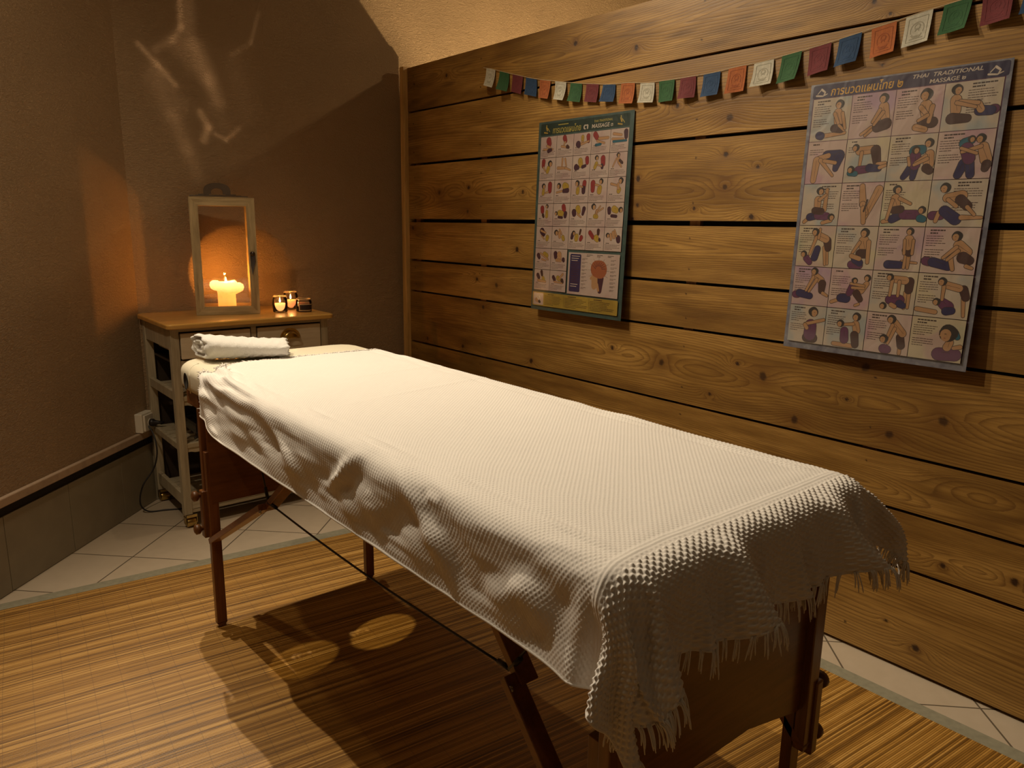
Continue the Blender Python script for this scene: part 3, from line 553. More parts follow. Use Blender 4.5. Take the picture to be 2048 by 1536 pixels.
[-25,-26,-27,-29,-31,-34,-37,-40,-37,-34,-33,-31,-31,-29,-27,-24,-21,-18,-15,-12,-10,-8,-6,-4,-3,-3,-4,-4,-4,-4,-4,-4,-4,-5,-5,-5,-5,-5,-5,-5,-5,-5,-5,-5,-5,-5,-5,-5,-5,-5,-5,-5,-5,-4,-4,-4,-4,-4,-4,-4,-4,-4,-4,-3,-2,1,0,-1,-1,-2,-2,-3,-3,-2,-2,-2],
[-343,-317,-292,-267,-241,-216,-191,-166,-142,-117,-91,-65,-40,-20,-6,1,2,0,2,1,1,0,0,-1,-1,-2,-2,-2,-1,-1,0,0,0,0,0,0,0,0,0,0,-1,0,0,0,0,0,0,-1,-2,-2,-2,-2,-1,-1,-1,0,1,1,2,2,1,-1,-5,-16,-34,-56,-82,-107,-133,-158,-183,-208,-233,-258,-284,-309],
[291,267,244,221,197,173,148,122,93,70,47,25,16,2,-2,-3,-2,-2,-2,-2,-1,-1,-1,-1,0,0,0,0,0,0,0,0,0,0,0,0,0,0,0,0,0,0,0,0,0,0,0,0,0,0,0,0,0,1,1,1,1,1,2,1,2,2,2,-1,-9,-33,-50,-78,-104,-129,-154,-179,-203,-227,-252,-276],
[-38,-39,-38,-38,-39,-40,-41,-43,-46,-44,-40,-36,-34,-31,-29,-25,-22,-19,-16,-14,-12,-9,-8,-6,-4,-4,-4,-4,-4,-4,-4,-4,-4,-5,-5,-5,-5,-5,-5,-5,-5,-5,-5,-5,-5,-5,-5,-6,-6,-6,-6,-6,-6,-6,-6,-6,-6,-5,-4,-4,-4,-4,-4,-3,-2,-2,0,-1,-2,-3,-4,-4,-5,-5,-6,-7],
[-341,-316,-291,-265,-240,-215,-190,-164,-139,-114,-89,-63,-44,-20,-7,1,1,3,6,7,8,8,8,8,7,6,5,4,3,2,1,1,1,1,1,1,1,1,2,2,2,1,1,1,1,1,2,3,4,5,6,7,8,9,10,10,10,10,8,3,2,0,-4,-15,-34,-59,-83,-108,-133,-159,-184,-209,-234,-260,-285,-310],
[270,247,224,201,178,155,132,110,89,69,50,36,11,2,-1,-3,-3,-3,0,0,0,0,0,0,0,0,0,0,0,0,0,0,0,0,0,0,0,0,0,0,0,0,0,0,0,0,0,0,0,0,0,0,0,0,0,0,0,0,-1,2,2,2,2,-1,-15,-26,-57,-82,-107,-132,-157,-182,-206,-230,-254,-280],
[-52,-52,-51,-51,-50,-50,-49,-49,-49,-46,-43,-41,-37,-33,-30,-27,-23,-20,-13,-11,-9,-6,-4,-2,0,0,0,0,0,0,0,0,0,0,0,0,0,0,0,0,0,0,0,0,0,-1,-1,-1,-1,-1,-1,-1,-1,-1,-1,-1,-2,0,-1,-4,-4,-4,-4,-3,-3,-3,-1,-2,-2,-3,-4,-4,-5,-6,-7,-7],
[-339,-314,-289,-264,-239,-214,-188,-163,-138,-114,-89,-66,-40,-21,-8,2,0,7,-2,0,0,2,3,4,4,4,4,4,4,4,3,3,3,3,3,3,3,3,3,3,3,3,3,3,3,3,3,4,4,4,4,4,4,4,4,3,2,6,-2,8,2,0,-2,-15,-38,-59,-84,-109,-134,-159,-185,-210,-235,-260,-286,-311],
[276,254,231,208,185,163,141,120,98,77,61,35,10,4,-4,-3,-3,-4,1,0,0,0,0,0,0,0,0,0,0,0,0,0,0,0,0,0,0,0,0,0,0,0,0,0,0,0,0,0,0,0,0,0,0,0,0,0,0,-1,-2,3,2,2,2,-4,-10,-26,-47,-72,-98,-124,-151,-177,-205,-231,-255,-280],
[-56,-55,-55,-54,-54,-54,-53,-53,-53,-50,-48,-43,-39,-35,-32,-28,-24,-21,-16,-13,-10,-7,-4,-2,0,0,0,0,0,0,0,0,0,0,0,0,0,0,0,0,0,0,0,0,0,-1,-1,-1,-1,-1,-1,-1,-1,-1,-2,-2,-2,-1,-2,-4,-4,-4,-4,-3,-4,-3,-3,-3,-4,-4,-4,-5,-5,-6,-7,-8],
[-340,-315,-290,-265,-240,-215,-190,-165,-140,-115,-91,-66,-40,-23,-5,1,0,8,9,7,4,4,4,4,4,4,4,4,4,4,4,4,4,4,4,4,4,4,4,4,4,4,4,4,4,4,4,4,4,4,4,4,4,4,4,4,4,-1,8,10,2,-1,-2,-18,-35,-59,-84,-109,-135,-160,-185,-211,-236,-261,-286,-312],
[286,262,238,215,193,172,151,129,108,87,57,30,16,0,-5,-3,-3,-4,0,0,0,0,0,0,0,0,0,0,0,0,0,0,0,0,0,0,0,0,0,0,0,0,0,0,0,0,0,0,0,0,0,0,0,0,0,0,0,0,0,3,2,2,2,0,-10,-33,-48,-75,-98,-121,-147,-174,-201,-228,-255,-280],
[-61,-60,-59,-58,-58,-58,-58,-58,-58,-55,-51,-46,-42,-38,-33,-29,-25,-21,-17,-14,-10,-7,-4,-2,0,0,0,0,0,0,0,0,0,0,0,0,0,0,0,0,0,0,0,0,0,-1,-1,-1,-1,-1,-1,-1,-1,-2,-2,-2,-2,-2,-3,-3,-4,-4,-4,-4,-4,-4,-3,-4,-4,-4,-5,-5,-6,-6,-7,-8],
[-342,-317,-291,-266,-241,-216,-191,-166,-141,-116,-91,-66,-43,-19,-4,1,0,8,4,3,4,4,4,4,4,4,4,4,4,4,4,4,4,4,4,4,4,4,4,4,4,4,4,4,4,4,4,4,4,4,4,4,4,4,4,4,4,6,2,10,1,1,-4,-15,-35,-61,-84,-110,-135,-161,-186,-211,-236,-262,-287,-313],
[290,266,243,222,201,180,159,136,111,80,54,32,13,1,-5,-3,-3,-4,0,0,0,0,0,0,0,0,0,0,0,0,0,0,0,0,0,0,0,0,0,0,0,0,0,0,0,0,0,0,0,0,0,0,0,0,0,0,0,0,0,4,2,2,2,0,-14,-28,-56,-73,-101,-125,-147,-172,-199,-226,-253,-280],
[-64,-63,-62,-62,-62,-62,-62,-62,-61,-59,-53,-48,-44,-39,-35,-31,-26,-22,-18,-14,-11,-7,-5,-2,0,0,0,0,0,0,0,0,0,0,0,0,0,0,0,0,0,0,0,0,0,-1,-1,-1,-1,-1,-1,-1,-1,-2,-2,-2,-2,-2,-3,-3,-4,-4,-4,-4,-4,-5,-5,-4,-4,-5,-5,-5,-6,-7,-7,-8],
[-343,-318,-292,-267,-242,-217,-192,-167,-142,-117,-92,-67,-42,-21,-4,1,0,8,3,4,4,4,4,4,4,4,4,4,4,4,4,4,4,4,4,4,4,4,4,4,4,4,4,4,4,4,4,4,4,4,4,4,4,4,4,4,4,4,2,10,0,2,-4,-15,-38,-61,-87,-111,-136,-161,-186,-212,-237,-263,-288,-314],
[293,271,249,228,207,186,162,134,104,79,55,37,12,4,-6,-3,-3,-5,0,0,0,0,0,0,0,0,0,0,0,0,0,0,0,0,0,0,0,0,0,0,0,0,0,0,0,0,0,0,0,0,0,0,0,0,0,0,0,0,0,4,2,2,2,0,-12,-29,-52,-81,-98,-127,-152,-174,-199,-225,-252,-279],
[-67,-66,-66,-66,-65,-65,-65,-65,-65,-61,-56,-51,-46,-41,-37,-32,-28,-23,-19,-15,-11,-8,-5,-2,0,0,0,0,0,0,0,0,0,0,0,0,0,0,0,0,0,0,0,0,-1,-1,-1,-1,-1,-1,-1,-1,-2,-2,-2,-2,-2,-2,-3,-3,-4,-4,-4,-4,-5,-5,-5,-5,-4,-5,-5,-6,-6,-7,-7,-8],
[-344,-319,-294,-268,-243,-218,-193,-168,-143,-118,-92,-67,-42,-23,-3,0,-1,8,2,4,4,4,4,4,4,4,4,4,4,4,4,4,4,4,4,4,4,4,4,4,4,4,4,4,4,4,4,4,4,4,4,4,4,4,4,4,4,4,2,10,0,1,-4,-16,-38,-62,-88,-113,-137,-162,-187,-212,-238,-264,-289,-315],
[297,275,254,233,212,187,157,128,103,80,61,33,13,1,-5,-4,-4,-5,0,0,0,0,0,0,0,0,0,0,0,0,0,0,0,0,0,0,0,0,0,0,0,0,0,0,0,0,0,0,0,0,0,0,0,0,0,0,0,0,0,4,2,2,2,-1,-12,-30,-56,-77,-106,-124,-152,-178,-200,-226,-252,-279],
[-70,-70,-69,-69,-69,-68,-68,-68,-68,-64,-59,-54,-48,-44,-38,-34,-29,-24,-20,-16,-12,-8,-5,-2,0,0,0,0,0,0,0,0,0,0,0,0,0,0,0,0,0,0,0,0,-1,-1,-1,-1,-1,-1,-1,-1,-2,-2,-2,-2,-2,-2,-3,-3,-4,-4,-4,-4,-5,-5,-5,-6,-6,-5,-6,-6,-6,-7,-7,-8],
[-345,-320,-294,-269,-244,-219,-194,-169,-144,-118,-93,-68,-43,-21,-5,0,-1,8,2,4,4,4,4,4,4,4,4,4,4,4,4,4,4,4,4,4,4,4,4,4,4,4,4,4,4,4,4,4,4,4,4,4,4,4,4,4,4,4,2,10,-1,1,-5,-17,-38,-63,-89,-114,-139,-163,-188,-213,-239,-264,-290,-315],
[300,279,258,237,212,181,152,129,105,85,60,31,16,0,-5,-4,-4,-5,0,0,0,0,0,0,0,0,0,0,0,0,0,0,0,0,0,0,0,0,0,0,0,0,0,0,0,0,0,0,0,0,0,0,0,0,0,0,0,0,0,4,2,2,2,-1,-12,-31,-56,-81,-102,-130,-150,-178,-203,-226,-252,-278],
[-73,-73,-72,-72,-71,-72,-72,-71,-71,-67,-61,-56,-51,-45,-40,-35,-30,-25,-21,-16,-12,-9,-5,-2,0,0,0,0,0,0,0,0,0,0,0,0,0,0,0,0,0,0,0,0,-1,-1,-1,-1,-1,-1,-1,-2,-2,-2,-2,-2,-2,-3,-3,-3,-4,-4,-4,-4,-5,-5,-6,-6,-6,-6,-6,-6,-7,-7,-8,-8],
[-346,-320,-295,-270,-245,-220,-195,-170,-144,-119,-93,-68,-45,-21,-6,-1,0,8,1,4,4,4,4,4,4,4,4,4,4,4,4,4,4,4,4,4,4,4,4,4,4,4,4,4,4,4,4,4,4,4,4,4,4,4,4,4,4,4,2,8,-1,0,-6,-18,-39,-64,-89,-114,-139,-164,-189,-214,-240,-265,-290,-316],
[302,282,261,236,205,178,154,131,109,85,56,33,13,0,-4,-5,-5,-6,0,0,0,0,0,0,0,0,0,0,0,0,0,0,0,0,0,0,0,0,0,0,0,0,0,0,0,0,0,0,0,0,0,0,0,0,0,0,0,0,0,4,3,3,2,-1,-12,-31,-56,-81,-106,-127,-155,-176,-203,-228,-253,-278],
[-76,-76,-75,-75,-75,-75,-75,-74,-74,-70,-64,-58,-53,-47,-42,-36,-31,-26,-21,-17,-13,-9,-5,-2,0,0,0,0,0,0,0,0,0,0,0,0,0,0,0,0,0,0,0,0,-1,-1,-1,-1,-1,-1,-1,-2,-2,-2,-2,-2,-2,-3,-3,-3,-4,-4,-4,-4,-5,-5,-6,-6,-6,-6,-6,-6,-7,-7,-8,-8],
[-346,-321,-296,-270,-246,-221,-195,-170,-145,-119,-94,-68,-44,-21,-8,-1,1,8,0,4,4,4,4,4,4,4,4,4,4,4,4,4,4,4,4,4,4,4,4,4,4,4,4,4,4,4,4,4,4,4,4,4,4,4,4,4,4,4,2,7,-1,0,-6,-18,-39,-64,-89,-115,-140,-165,-190,-215,-240,-266,-291,-316],
[304,284,261,231,204,180,156,133,110,82,57,38,14,0,-4,-5,-5,-6,0,0,0,0,0,0,0,0,0,0,0,0,0,0,0,0,0,0,0,0,0,0,0,0,0,0,0,0,0,0,0,0,0,0,0,0,0,0,0,0,0,5,3,3,3,-1,-12,-31,-56,-81,-106,-130,-153,-179,-202,-228,-253,-278],
[-79,-79,-78,-78,-78,-78,-78,-77,-77,-73,-67,-61,-55,-49,-43,-38,-32,-27,-22,-18,-13,-9,-6,-3,0,0,0,0,0,0,0,0,0,0,0,0,0,0,0,0,0,0,0,0,-1,-1,-1,-1,-1,-1,-2,-2,-2,-2,-2,-2,-2,-3,-3,-3,-4,-4,-4,-5,-5,-5,-6,-6,-6,-6,-6,-7,-7,-7,-8,-8],
[-347,-322,-296,-271,-246,-221,-196,-170,-145,-120,-94,-69,-44,-22,-8,0,1,7,0,4,4,4,4,4,4,4,4,4,4,4,4,4,4,4,4,4,4,4,4,4,4,4,4,4,4,4,4,4,4,4,4,4,4,4,4,4,4,4,1,8,-2,-1,-5,-19,-40,-64,-89,-115,-140,-165,-190,-216,-241,-266,-291,-316],
[306,285,257,230,206,182,158,135,108,82,61,36,14,1,-4,-5,-5,-5,0,0,0,0,0,0,0,0,0,0,0,0,0,0,0,0,0,0,0,0,0,0,0,0,0,0,0,0,0,0,0,0,0,0,0,0,0,0,0,0,0,5,3,3,3,-1,-12,-31,-56,-81,-106,-131,-155,-179,-204,-228,-253,-278],
[-82,-82,-81,-81,-81,-81,-80,-80,-80,-76,-69,-63,-57,-50,-44,-39,-33,-28,-23,-18,-14,-10,-6,-3,0,0,0,0,0,0,0,0,0,0,0,0,0,0,0,0,0,0,0,0,-1,-1,-1,-1,-1,-1,-2,-2,-2,-2,-2,-2,-2,-3,-3,-3,-4,-4,-4,-5,-5,-5,-6,-6,-6,-6,-6,-7,-7,-8,-8,-8],
[-347,-322,-297,-272,-246,-221,-196,-171,-145,-120,-95,-70,-45,-22,-8,0,1,5,0,4,4,4,4,4,4,4,4,4,4,4,4,4,4,4,4,4,4,4,4,4,4,4,4,4,4,4,4,4,4,4,4,4,4,4,4,4,4,4,1,9,-2,-1,-5,-19,-40,-64,-90,-115,-140,-165,-191,-216,-241,-266,-292,-317],
[307,285,257,232,208,183,159,134,108,85,61,35,15,1,-4,-5,-5,-5,0,0,0,0,0,0,0,0,0,0,0,0,0,0,0,0,0,0,0,0,0,0,0,0,0,0,0,0,0,0,0,0,0,0,0,0,0,0,0,0,0,6,3,3,3,-1,-12,-30,-56,-80,-105,-131,-156,-180,-205,-229,-253,-278],
[-85,-84,-84,-84,-84,-84,-83,-83,-83,-78,-72,-65,-59,-52,-46,-40,-35,-29,-24,-19,-14,-10,-6,-3,0,0,0,0,0,0,0,0,0,0,0,0,0,0,0,0,0,0,0,0,-1,-1,-1,-1,-1,-1,-2,-2,-2,-2,-2,-2,-3,-3,-3,-3,-4,-4,-5,-5,-5,-5,-5,-6,-6,-6,-7,-7,-7,-8,-8,-8],
[-348,-322,-297,-272,-247,-221,-196,-171,-146,-120,-95,-70,-45,-23,-8,0,1,3,0,4,4,4,4,4,4,4,4,4,4,4,4,4,4,4,4,4,4,4,4,4,4,4,4,4,4,4,4,4,4,4,4,4,4,4,4,4,4,4,0,10,-2,-1,-5,-19,-40,-64,-90,-115,-140,-165,-191,-216,-241,-267,-292,-317],
[308,284,258,234,209,184,159,134,110,85,60,35,14,1,-4,-5,-5,-5,0,0,0,0,0,0,0,0,0,0,0,0,0,0,0,0,0,0,0,0,0,0,0,0,0,0,0,0,0,0,0,0,0,0,0,0,0,0,0,0,0,7,4,4,4,-1,-11,-29,-57,-80,-104,-130,-156,-180,-205,-231,-254,-278],
[-88,-87,-87,-87,-87,-86,-86,-86,-86,-81,-74,-67,-60,-54,-48,-42,-36,-30,-25,-20,-15,-10,-6,-3,0,0,0,0,0,0,0,0,0,0,0,0,0,0,0,0,0,0,0,-1,-1,-1,-1,-1,-1,-2,-2,-2,-2,-2,-2,-3,-3,-3,-3,-3,-4,-4,-5,-5,-5,-5,-5,-6,-6,-6,-7,-7,-7,-8,-8,-8],
[-348,-323,-297,-272,-247,-222,-196,-171,-146,-121,-96,-70,-46,-23,-8,-1,1,1,2,4,4,4,4,4,4,4,4,4,4,4,4,4,4,4,4,4,4,4,4,4,4,4,4,4,4,4,4,4,4,4,4,4,4,4,4,4,4,4,0,10,-2,-1,-5,-20,-40,-65,-90,-115,-140,-166,-191,-216,-242,-267,-292,-318],
[308,284,260,235,209,184,159,135,110,85,59,36,13,1,-4,-5,-5,-5,0,0,0,0,0,0,0,0,0,0,0,0,0,0,0,0,0,0,0,0,0,0,0,0,0,0,0,0,0,0,0,0,0,0,0,0,0,0,0,0,0,7,4,4,4,-1,-11,-28,-54,-82,-104,-129,-157,-180,-204,-231,-255,-278],
[-90,-90,-90,-90,-89,-89,-89,-89,-89,-84,-76,-69,-62,-56,-49,-43,-37,-31,-26,-20,-15,-11,-7,-3,0,0,0,0,0,0,0,0,0,0,0,0,0,0,0,0,0,0,0,-1,-1,-1,-1,-1,-1,-2,-2,-2,-2,-2,-2,-3,-3,-3,-3,-4,-4,-4,-5,-5,-5,-5,-5,-6,-6,-6,-7,-7,-8,-8,-8,-9],
[-348,-323,-298,-273,-247,-222,-197,-171,-146,-121,-96,-71,-45,-24,-8,-1,1,1,1,4,4,4,4,4,4,4,4,4,4,4,4,4,4,4,4,4,4,4,4,4,4,4,4,4,4,4,4,4,4,4,4,4,4,4,4,4,4,4,0,11,-2,-1,-5,-20,-41,-65,-90,-115,-140,-166,-191,-217,-242,-268,-293,-318],
[310,287,259,237,209,184,162,135,106,84,61,35,12,1,-4,-5,-5,-5,0,0,0,0,0,0,0,0,0,0,0,0,0,0,0,0,0,0,0,0,0,0,0,0,0,0,0,0,0,0,0,0,0,0,0,0,0,0,0,0,0,6,5,5,4,0,-11,-31,-53,-79,-106,-130,-156,-180,-204,-229,-256,-280],
[-102,-101,-101,-101,-101,-101,-100,-100,-100,-94,-86,-78,-70,-63,-56,-49,-42,-35,-29,-23,-17,-12,-7,-3,0,0,0,0,0,0,0,0,0,0,0,0,0,0,0,0,0,0,0,-1,-1,-1,-1,-1,-2,-2,-2,-2,-2,-3,-3,-3,-3,-3,-4,-4,-4,-5,-5,-5,-6,-6,-6,-6,-7,-7,-7,-8,-8,-8,-9,-9],
[-349,-324,-299,-274,-248,-223,-197,-172,-147,-122,-97,-71,-46,-24,-8,0,0,4,0,4,4,4,4,4,4,4,4,4,4,4,4,4,4,4,4,4,4,4,4,4,4,4,4,4,4,4,4,4,4,4,4,4,4,4,4,4,4,4,0,6,0,1,-6,-20,-41,-66,-91,-116,-142,-167,-193,-218,-243,-268,-294,-319],
[310,286,261,236,210,186,161,134,110,85,60,34,15,1,-5,-6,-6,-6,0,0,0,0,0,0,0,0,0,0,0,0,0,0,0,0,0,0,0,0,0,0,0,0,0,0,0,0,0,0,0,0,0,0,0,0,0,0,0,0,0,5,5,5,4,0,-12,-31,-55,-81,-106,-131,-156,-185,-209,-232,-255,-280],
[-113,-113,-112,-112,-112,-112,-112,-112,-112,-105,-96,-87,-78,-70,-62,-54,-47,-39,-32,-26,-19,-14,-8,-4,0,0,0,0,0,0,0,0,0,0,0,0,0,0,0,0,0,0,0,-1,-1,-1,-1,-2,-2,-2,-2,-2,-3,-3,-3,-3,-4,-4,-4,-4,-5,-5,-5,-6,-6,-6,-6,-7,-7,-7,-7,-8,-8,-8,-8,-9],
[-350,-324,-299,-274,-249,-223,-198,-173,-147,-122,-97,-72,-47,-25,-8,1,1,3,0,4,4,4,4,4,4,4,4,4,4,4,4,4,4,4,4,4,4,4,4,4,4,4,4,4,4,4,4,4,4,4,4,4,4,4,4,4,4,4,2,-1,0,0,-6,-20,-42,-66,-92,-117,-142,-168,-193,-218,-243,-269,-294,-319],
[311,286,261,236,212,185,161,136,110,85,60,35,14,0,-7,-6,-6,-7,0,0,0,0,0,0,0,0,0,0,0,0,0,0,0,0,0,0,0,0,0,0,0,0,0,0,0,0,0,0,0,0,0,0,0,0,0,0,0,0,0,5,5,5,5,0,-11,-31,-57,-82,-106,-129,-154,-180,-211,-233,-255,-281],
[-124,-124,-123,-123,-123,-123,-123,-122,-122,-115,-106,-96,-87,-78,-68,-60,-51,-43,-36,-28,-21,-15,-9,-4,0,0,0,0,0,0,0,0,0,0,0,0,0,0,0,0,0,0,0,-1,-1,-1,-1,-2,-2,-2,-2,-3,-3,-3,-3,-4,-4,-4,-4,-5,-5,-5,-6,-6,-6,-7,-7,-7,-7,-8,-8,-8,-8,-9,-9,-9],
[-350,-325,-300,-274,-249,-224,-199,-173,-148,-123,-97,-72,-47,-24,-7,0,0,5,-1,4,4,4,4,4,4,4,4,4,4,4,4,4,4,4,4,4,4,4,4,4,4,4,4,4,4,4,4,4,4,4,4,4,4,4,4,4,4,4,2,1,2,0,-6,-20,-41,-66,-92,-118,-143,-169,-194,-219,-244,-269,-294,-320],
[311,286,261,235,213,189,159,133,110,86,61,33,14,0,-5,-5,-5,-5,0,0,0,0,0,0,0,0,0,0,0,0,0,0,0,0,0,0,0,0,0,0,0,0,0,0,0,0,0,0,0,0,0,0,0,0,0,0,0,0,0,6,6,5,6,2,-11,-31,-57,-82,-107,-132,-157,-182,-206,-231,-256,-282],
[-135,-135,-135,-135,-134,-134,-134,-134,-134,-126,-116,-105,-95,-85,-75,-65,-56,-48,-39,-31,-23,-16,-10,-4,0,0,0,0,0,0,0,0,0,0,0,0,0,0,0,0,0,0,-1,-1,-1,-1,-2,-2,-2,-2,-3,-3,-3,-3,-4,-4,-4,-5,-5,-5,-5,-6,-6,-6,-7,-7,-7,-8,-8,-8,-8,-9,-9,-9,-10,-10],
[-351,-325,-300,-274,-249,-223,-198,-173,-148,-123,-97,-71,-46,-23,-8,0,1,1,2,4,4,4,4,4,4,4,4,4,4,4,4,4,4,4,4,4,4,4,4,4,4,4,4,4,4,4,4,4,4,4,4,4,4,4,4,4,4,4,0,3,-1,3,-6,-20,-42,-67,-93,-118,-143,-168,-194,-219,-244,-270,-295,-320],
[311,286,261,236,211,186,161,136,111,85,60,35,14,0,-6,-6,-5,-5,0,0,0,0,0,0,0,0,0,0,0,0,0,0,0,0,0,0,0,0,0,0,0,0,0,0,0,0,0,0,0,0,0,0,0,0,0,0,0,0,0,8,6,4,10,4,-11,-28,-52,-79,-102,-129,-158,-181,-204,-231,-257,-281],
[-146,-146,-146,-146,-146,-146,-146,-145,-145,-137,-125,-114,-102,-91,-81,-71,-61,-51,-42,-34,-25,-18,-11,-5,0,0,0,0,0,0,0,0,0,0,0,0,0,0,0,0,0,0,-1,-1,-1,-1,-2,-2,-2,-3,-3,-3,-3,-4,-4,-4,-5,-5,-5,-6,-6,-6,-7,-7,-7,-8,-8,-8,-8,-9,-9,-9,-9,-10,-10,-10],
[-350,-325,-300,-274,-249,-224,-198,-173,-148,-123,-97,-72,-47,-24,-8,1,0,1,2,4,4,4,4,4,4,4,4,4,4,4,4,4,4,4,4,4,4,4,4,4,4,4,4,4,4,4,4,4,4,4,4,4,4,4,4,4,4,4,0,10,-1,9,-3,-20,-43,-67,-93,-118,-143,-169,-194,-219,-245,-270,-296,-321],
[311,286,263,233,212,185,160,136,110,84,58,33,12,0,-6,-6,-6,-6,0,0,0,0,0,0,0,0,0,0,0,0,0,0,0,0,0,0,0,0,0,0,0,0,0,0,0,0,0,0,0,0,0,0,0,0,0,0,0,0,0,7,6,6,6,1,-10,-31,-52,-78,-104,-130,-155,-180,-206,-230,-255,-280],
[-158,-157,-157,-157,-157,-157,-157,-157,-157,-148,-135,-123,-111,-99,-87,-76,-66,-56,-46,-36,-28,-19,-12,-5,0,0,0,0,0,0,0,0,0,0,0,0,0,0,0,0,0,0,-1,-1,-1,-2,-2,-2,-3,-3,-3,-3,-4,-4,-4,-5,-5,-5,-6,-6,-6,-7,-7,-8,-8,-8,-8,-9,-9,-9,-9,-10,-10,-10,-11,-11],
[-350,-325,-300,-275,-250,-224,-199,-174,-148,-123,-97,-72,-46,-24,-8,1,0,3,1,4,4,4,4,4,4,4,4,4,4,4,4,4,4,4,4,4,4,4,4,4,4,4,4,4,4,4,4,4,4,4,4,4,4,4,4,4,4,4,0,6,0,4,-6,-22,-43,-68,-93,-118,-143,-169,-194,-219,-245,-270,-295,-320],
[311,286,264,234,211,185,161,134,110,83,60,33,14,1,-5,-6,-6,-6,0,0,0,0,0,0,0,0,0,0,0,0,0,0,0,0,0,0,0,0,0,0,0,0,0,0,0,0,0,0,0,0,0,0,0,0,0,0,0,0,0,5,5,5,6,2,-10,-30,-54,-81,-102,-129,-155,-180,-205,-228,-254,-282],
[-169,-169,-169,-169,-168,-168,-168,-168,-168,-159,-145,-132,-119,-106,-94,-82,-71,-60,-49,-39,-30,-21,-13,-6,0,0,0,0,0,0,0,0,0,0,0,0,0,0,0,0,0,0,-1,-1,-1,-2,-2,-2,-3,-3,-3,-4,-4,-4,-5,-5,-5,-6,-6,-7,-7,-7,-8,-8,-8,-8,-9,-9,-10,-10,-10,-10,-10,-10,-10,-11],
[-350,-325,-300,-275,-250,-224,-199,-174,-148,-122,-97,-72,-47,-25,-9,2,2,5,0,4,4,4,4,4,4,4,4,4,4,4,4,4,4,4,4,4,4,4,4,4,4,4,4,4,4,4,4,4,4,4,4,4,4,4,4,4,4,4,1,3,1,0,-6,-20,-42,-67,-92,-118,-143,-168,-194,-219,-244,-269,-295,-320],
[311,286,261,236,211,185,160,135,109,86,61,35,13,-2,-8,-5,-6,-8,0,0,0,0,0,0,0,0,0,0,0,0,0,0,0,0,0,0,0,0,0,0,0,0,0,0,0,0,0,0,0,0,0,0,0,0,0,0,0,0,0,5,5,5,8,0,-8,-29,-56,-81,-106,-131,-156,-179,-202,-229,-256,-284],
[-180,-180,-179,-179,-179,-179,-179,-179,-179,-169,-155,-141,-127,-114,-100,-88,-76,-64,-53,-42,-32,-22,-13,-6,0,0,0,0,0,0,0,0,0,0,0,0,0,0,0,0,0,0,-1,-1,-1,-2,-2,-3,-3,-3,-4,-4,-4,-5,-5,-5,-6,-6,-7,-7,-7,-8,-8,-9,-9,-9,-10,-10,-10,-10,-10,-11,-11,-11,-11,-12],
[-351,-326,-300,-275,-250,-224,-199,-174,-149,-123,-98,-73,-47,-24,-7,7,0,10,0,4,4,4,4,4,4,4,4,4,4,4,4,4,4,4,4,4,4,4,4,4,4,4,4,4,4,4,4,4,4,4,4,4,4,4,4,4,4,4,2,1,1,3,-4,-22,-40,-66,-91,-117,-142,-168,-193,-219,-244,-269,-294,-320],
[311,286,263,234,210,187,160,132,106,85,61,35,13,-3,-9,-5,-6,-6,0,0,0,0,0,0,0,0,0,0,0,0,0,0,0,0,0,0,0,0,0,0,0,0,0,0,0,0,0,0,0,0,0,0,0,0,0,0,0,0,0,5,5,5,5,0,-11,-29,-57,-81,-106,-131,-156,-181,-207,-232,-257,-281],
[-190,-190,-190,-191,-191,-191,-191,-191,-191,-180,-165,-150,-135,-121,-108,-94,-80,-68,-56,-44,-34,-24,-14,-6,0,0,0,0,0,0,0,0,0,0,0,0,0,0,0,0,0,0,-1,-1,-2,-2,-2,-3,-3,-3,-4,-4,-5,-5,-5,-6,-6,-7,-7,-7,-8,-8,-9,-9,-9,-10,-10,-10,-11,-11,-11,-11,-12,-12,-13,-13],
[-351,-326,-301,-275,-250,-224,-199,-174,-149,-124,-98,-72,-47,-23,-5,7,0,4,0,4,4,4,4,4,4,4,4,4,4,4,4,4,4,4,4,4,4,4,4,4,4,4,4,4,4,4,4,4,4,4,4,4,4,4,4,4,4,4,2,1,1,0,-6,-20,-42,-66,-91,-117,-142,-167,-192,-218,-243,-268,-294,-319],
[311,286,261,235,211,186,161,136,111,86,60,35,14,0,-5,-6,-5,-5,0,0,0,0,0,0,0,0,0,0,0,0,0,0,0,0,0,0,0,0,0,0,0,0,0,0,0,0,0,0,0,0,0,0,0,0,0,0,0,0,0,7,6,6,7,1,-11,-29,-54,-79,-107,-128,-153,-181,-210,-233,-256,-281],
[-202,-202,-202,-202,-202,-202,-202,-202,-202,-191,-175,-159,-144,-128,-114,-100,-86,-72,-59,-47,-36,-25,-15,-7,0,0,0,0,0,0,0,0,0,0,0,0,0,0,0,0,0,0,-1,-1,-2,-2,-2,-3,-3,-4,-4,-4,-5,-5,-6,-6,-6,-7,-7,-8,-8,-9,-9,-9,-10,-10,-11,-11,-11,-12,-12,-12,-13,-13,-13,-13],
[-351,-325,-300,-275,-249,-224,-199,-173,-148,-123,-97,-72,-47,-24,-8,0,1,1,2,4,4,4,4,4,4,4,4,4,4,4,4,4,4,4,4,4,4,4,4,4,4,4,4,4,4,4,4,4,4,4,4,4,4,4,4,4,4,4,0,5,-2,0,-4,-20,-42,-66,-92,-118,-143,-168,-193,-218,-243,-269,-295,-320],
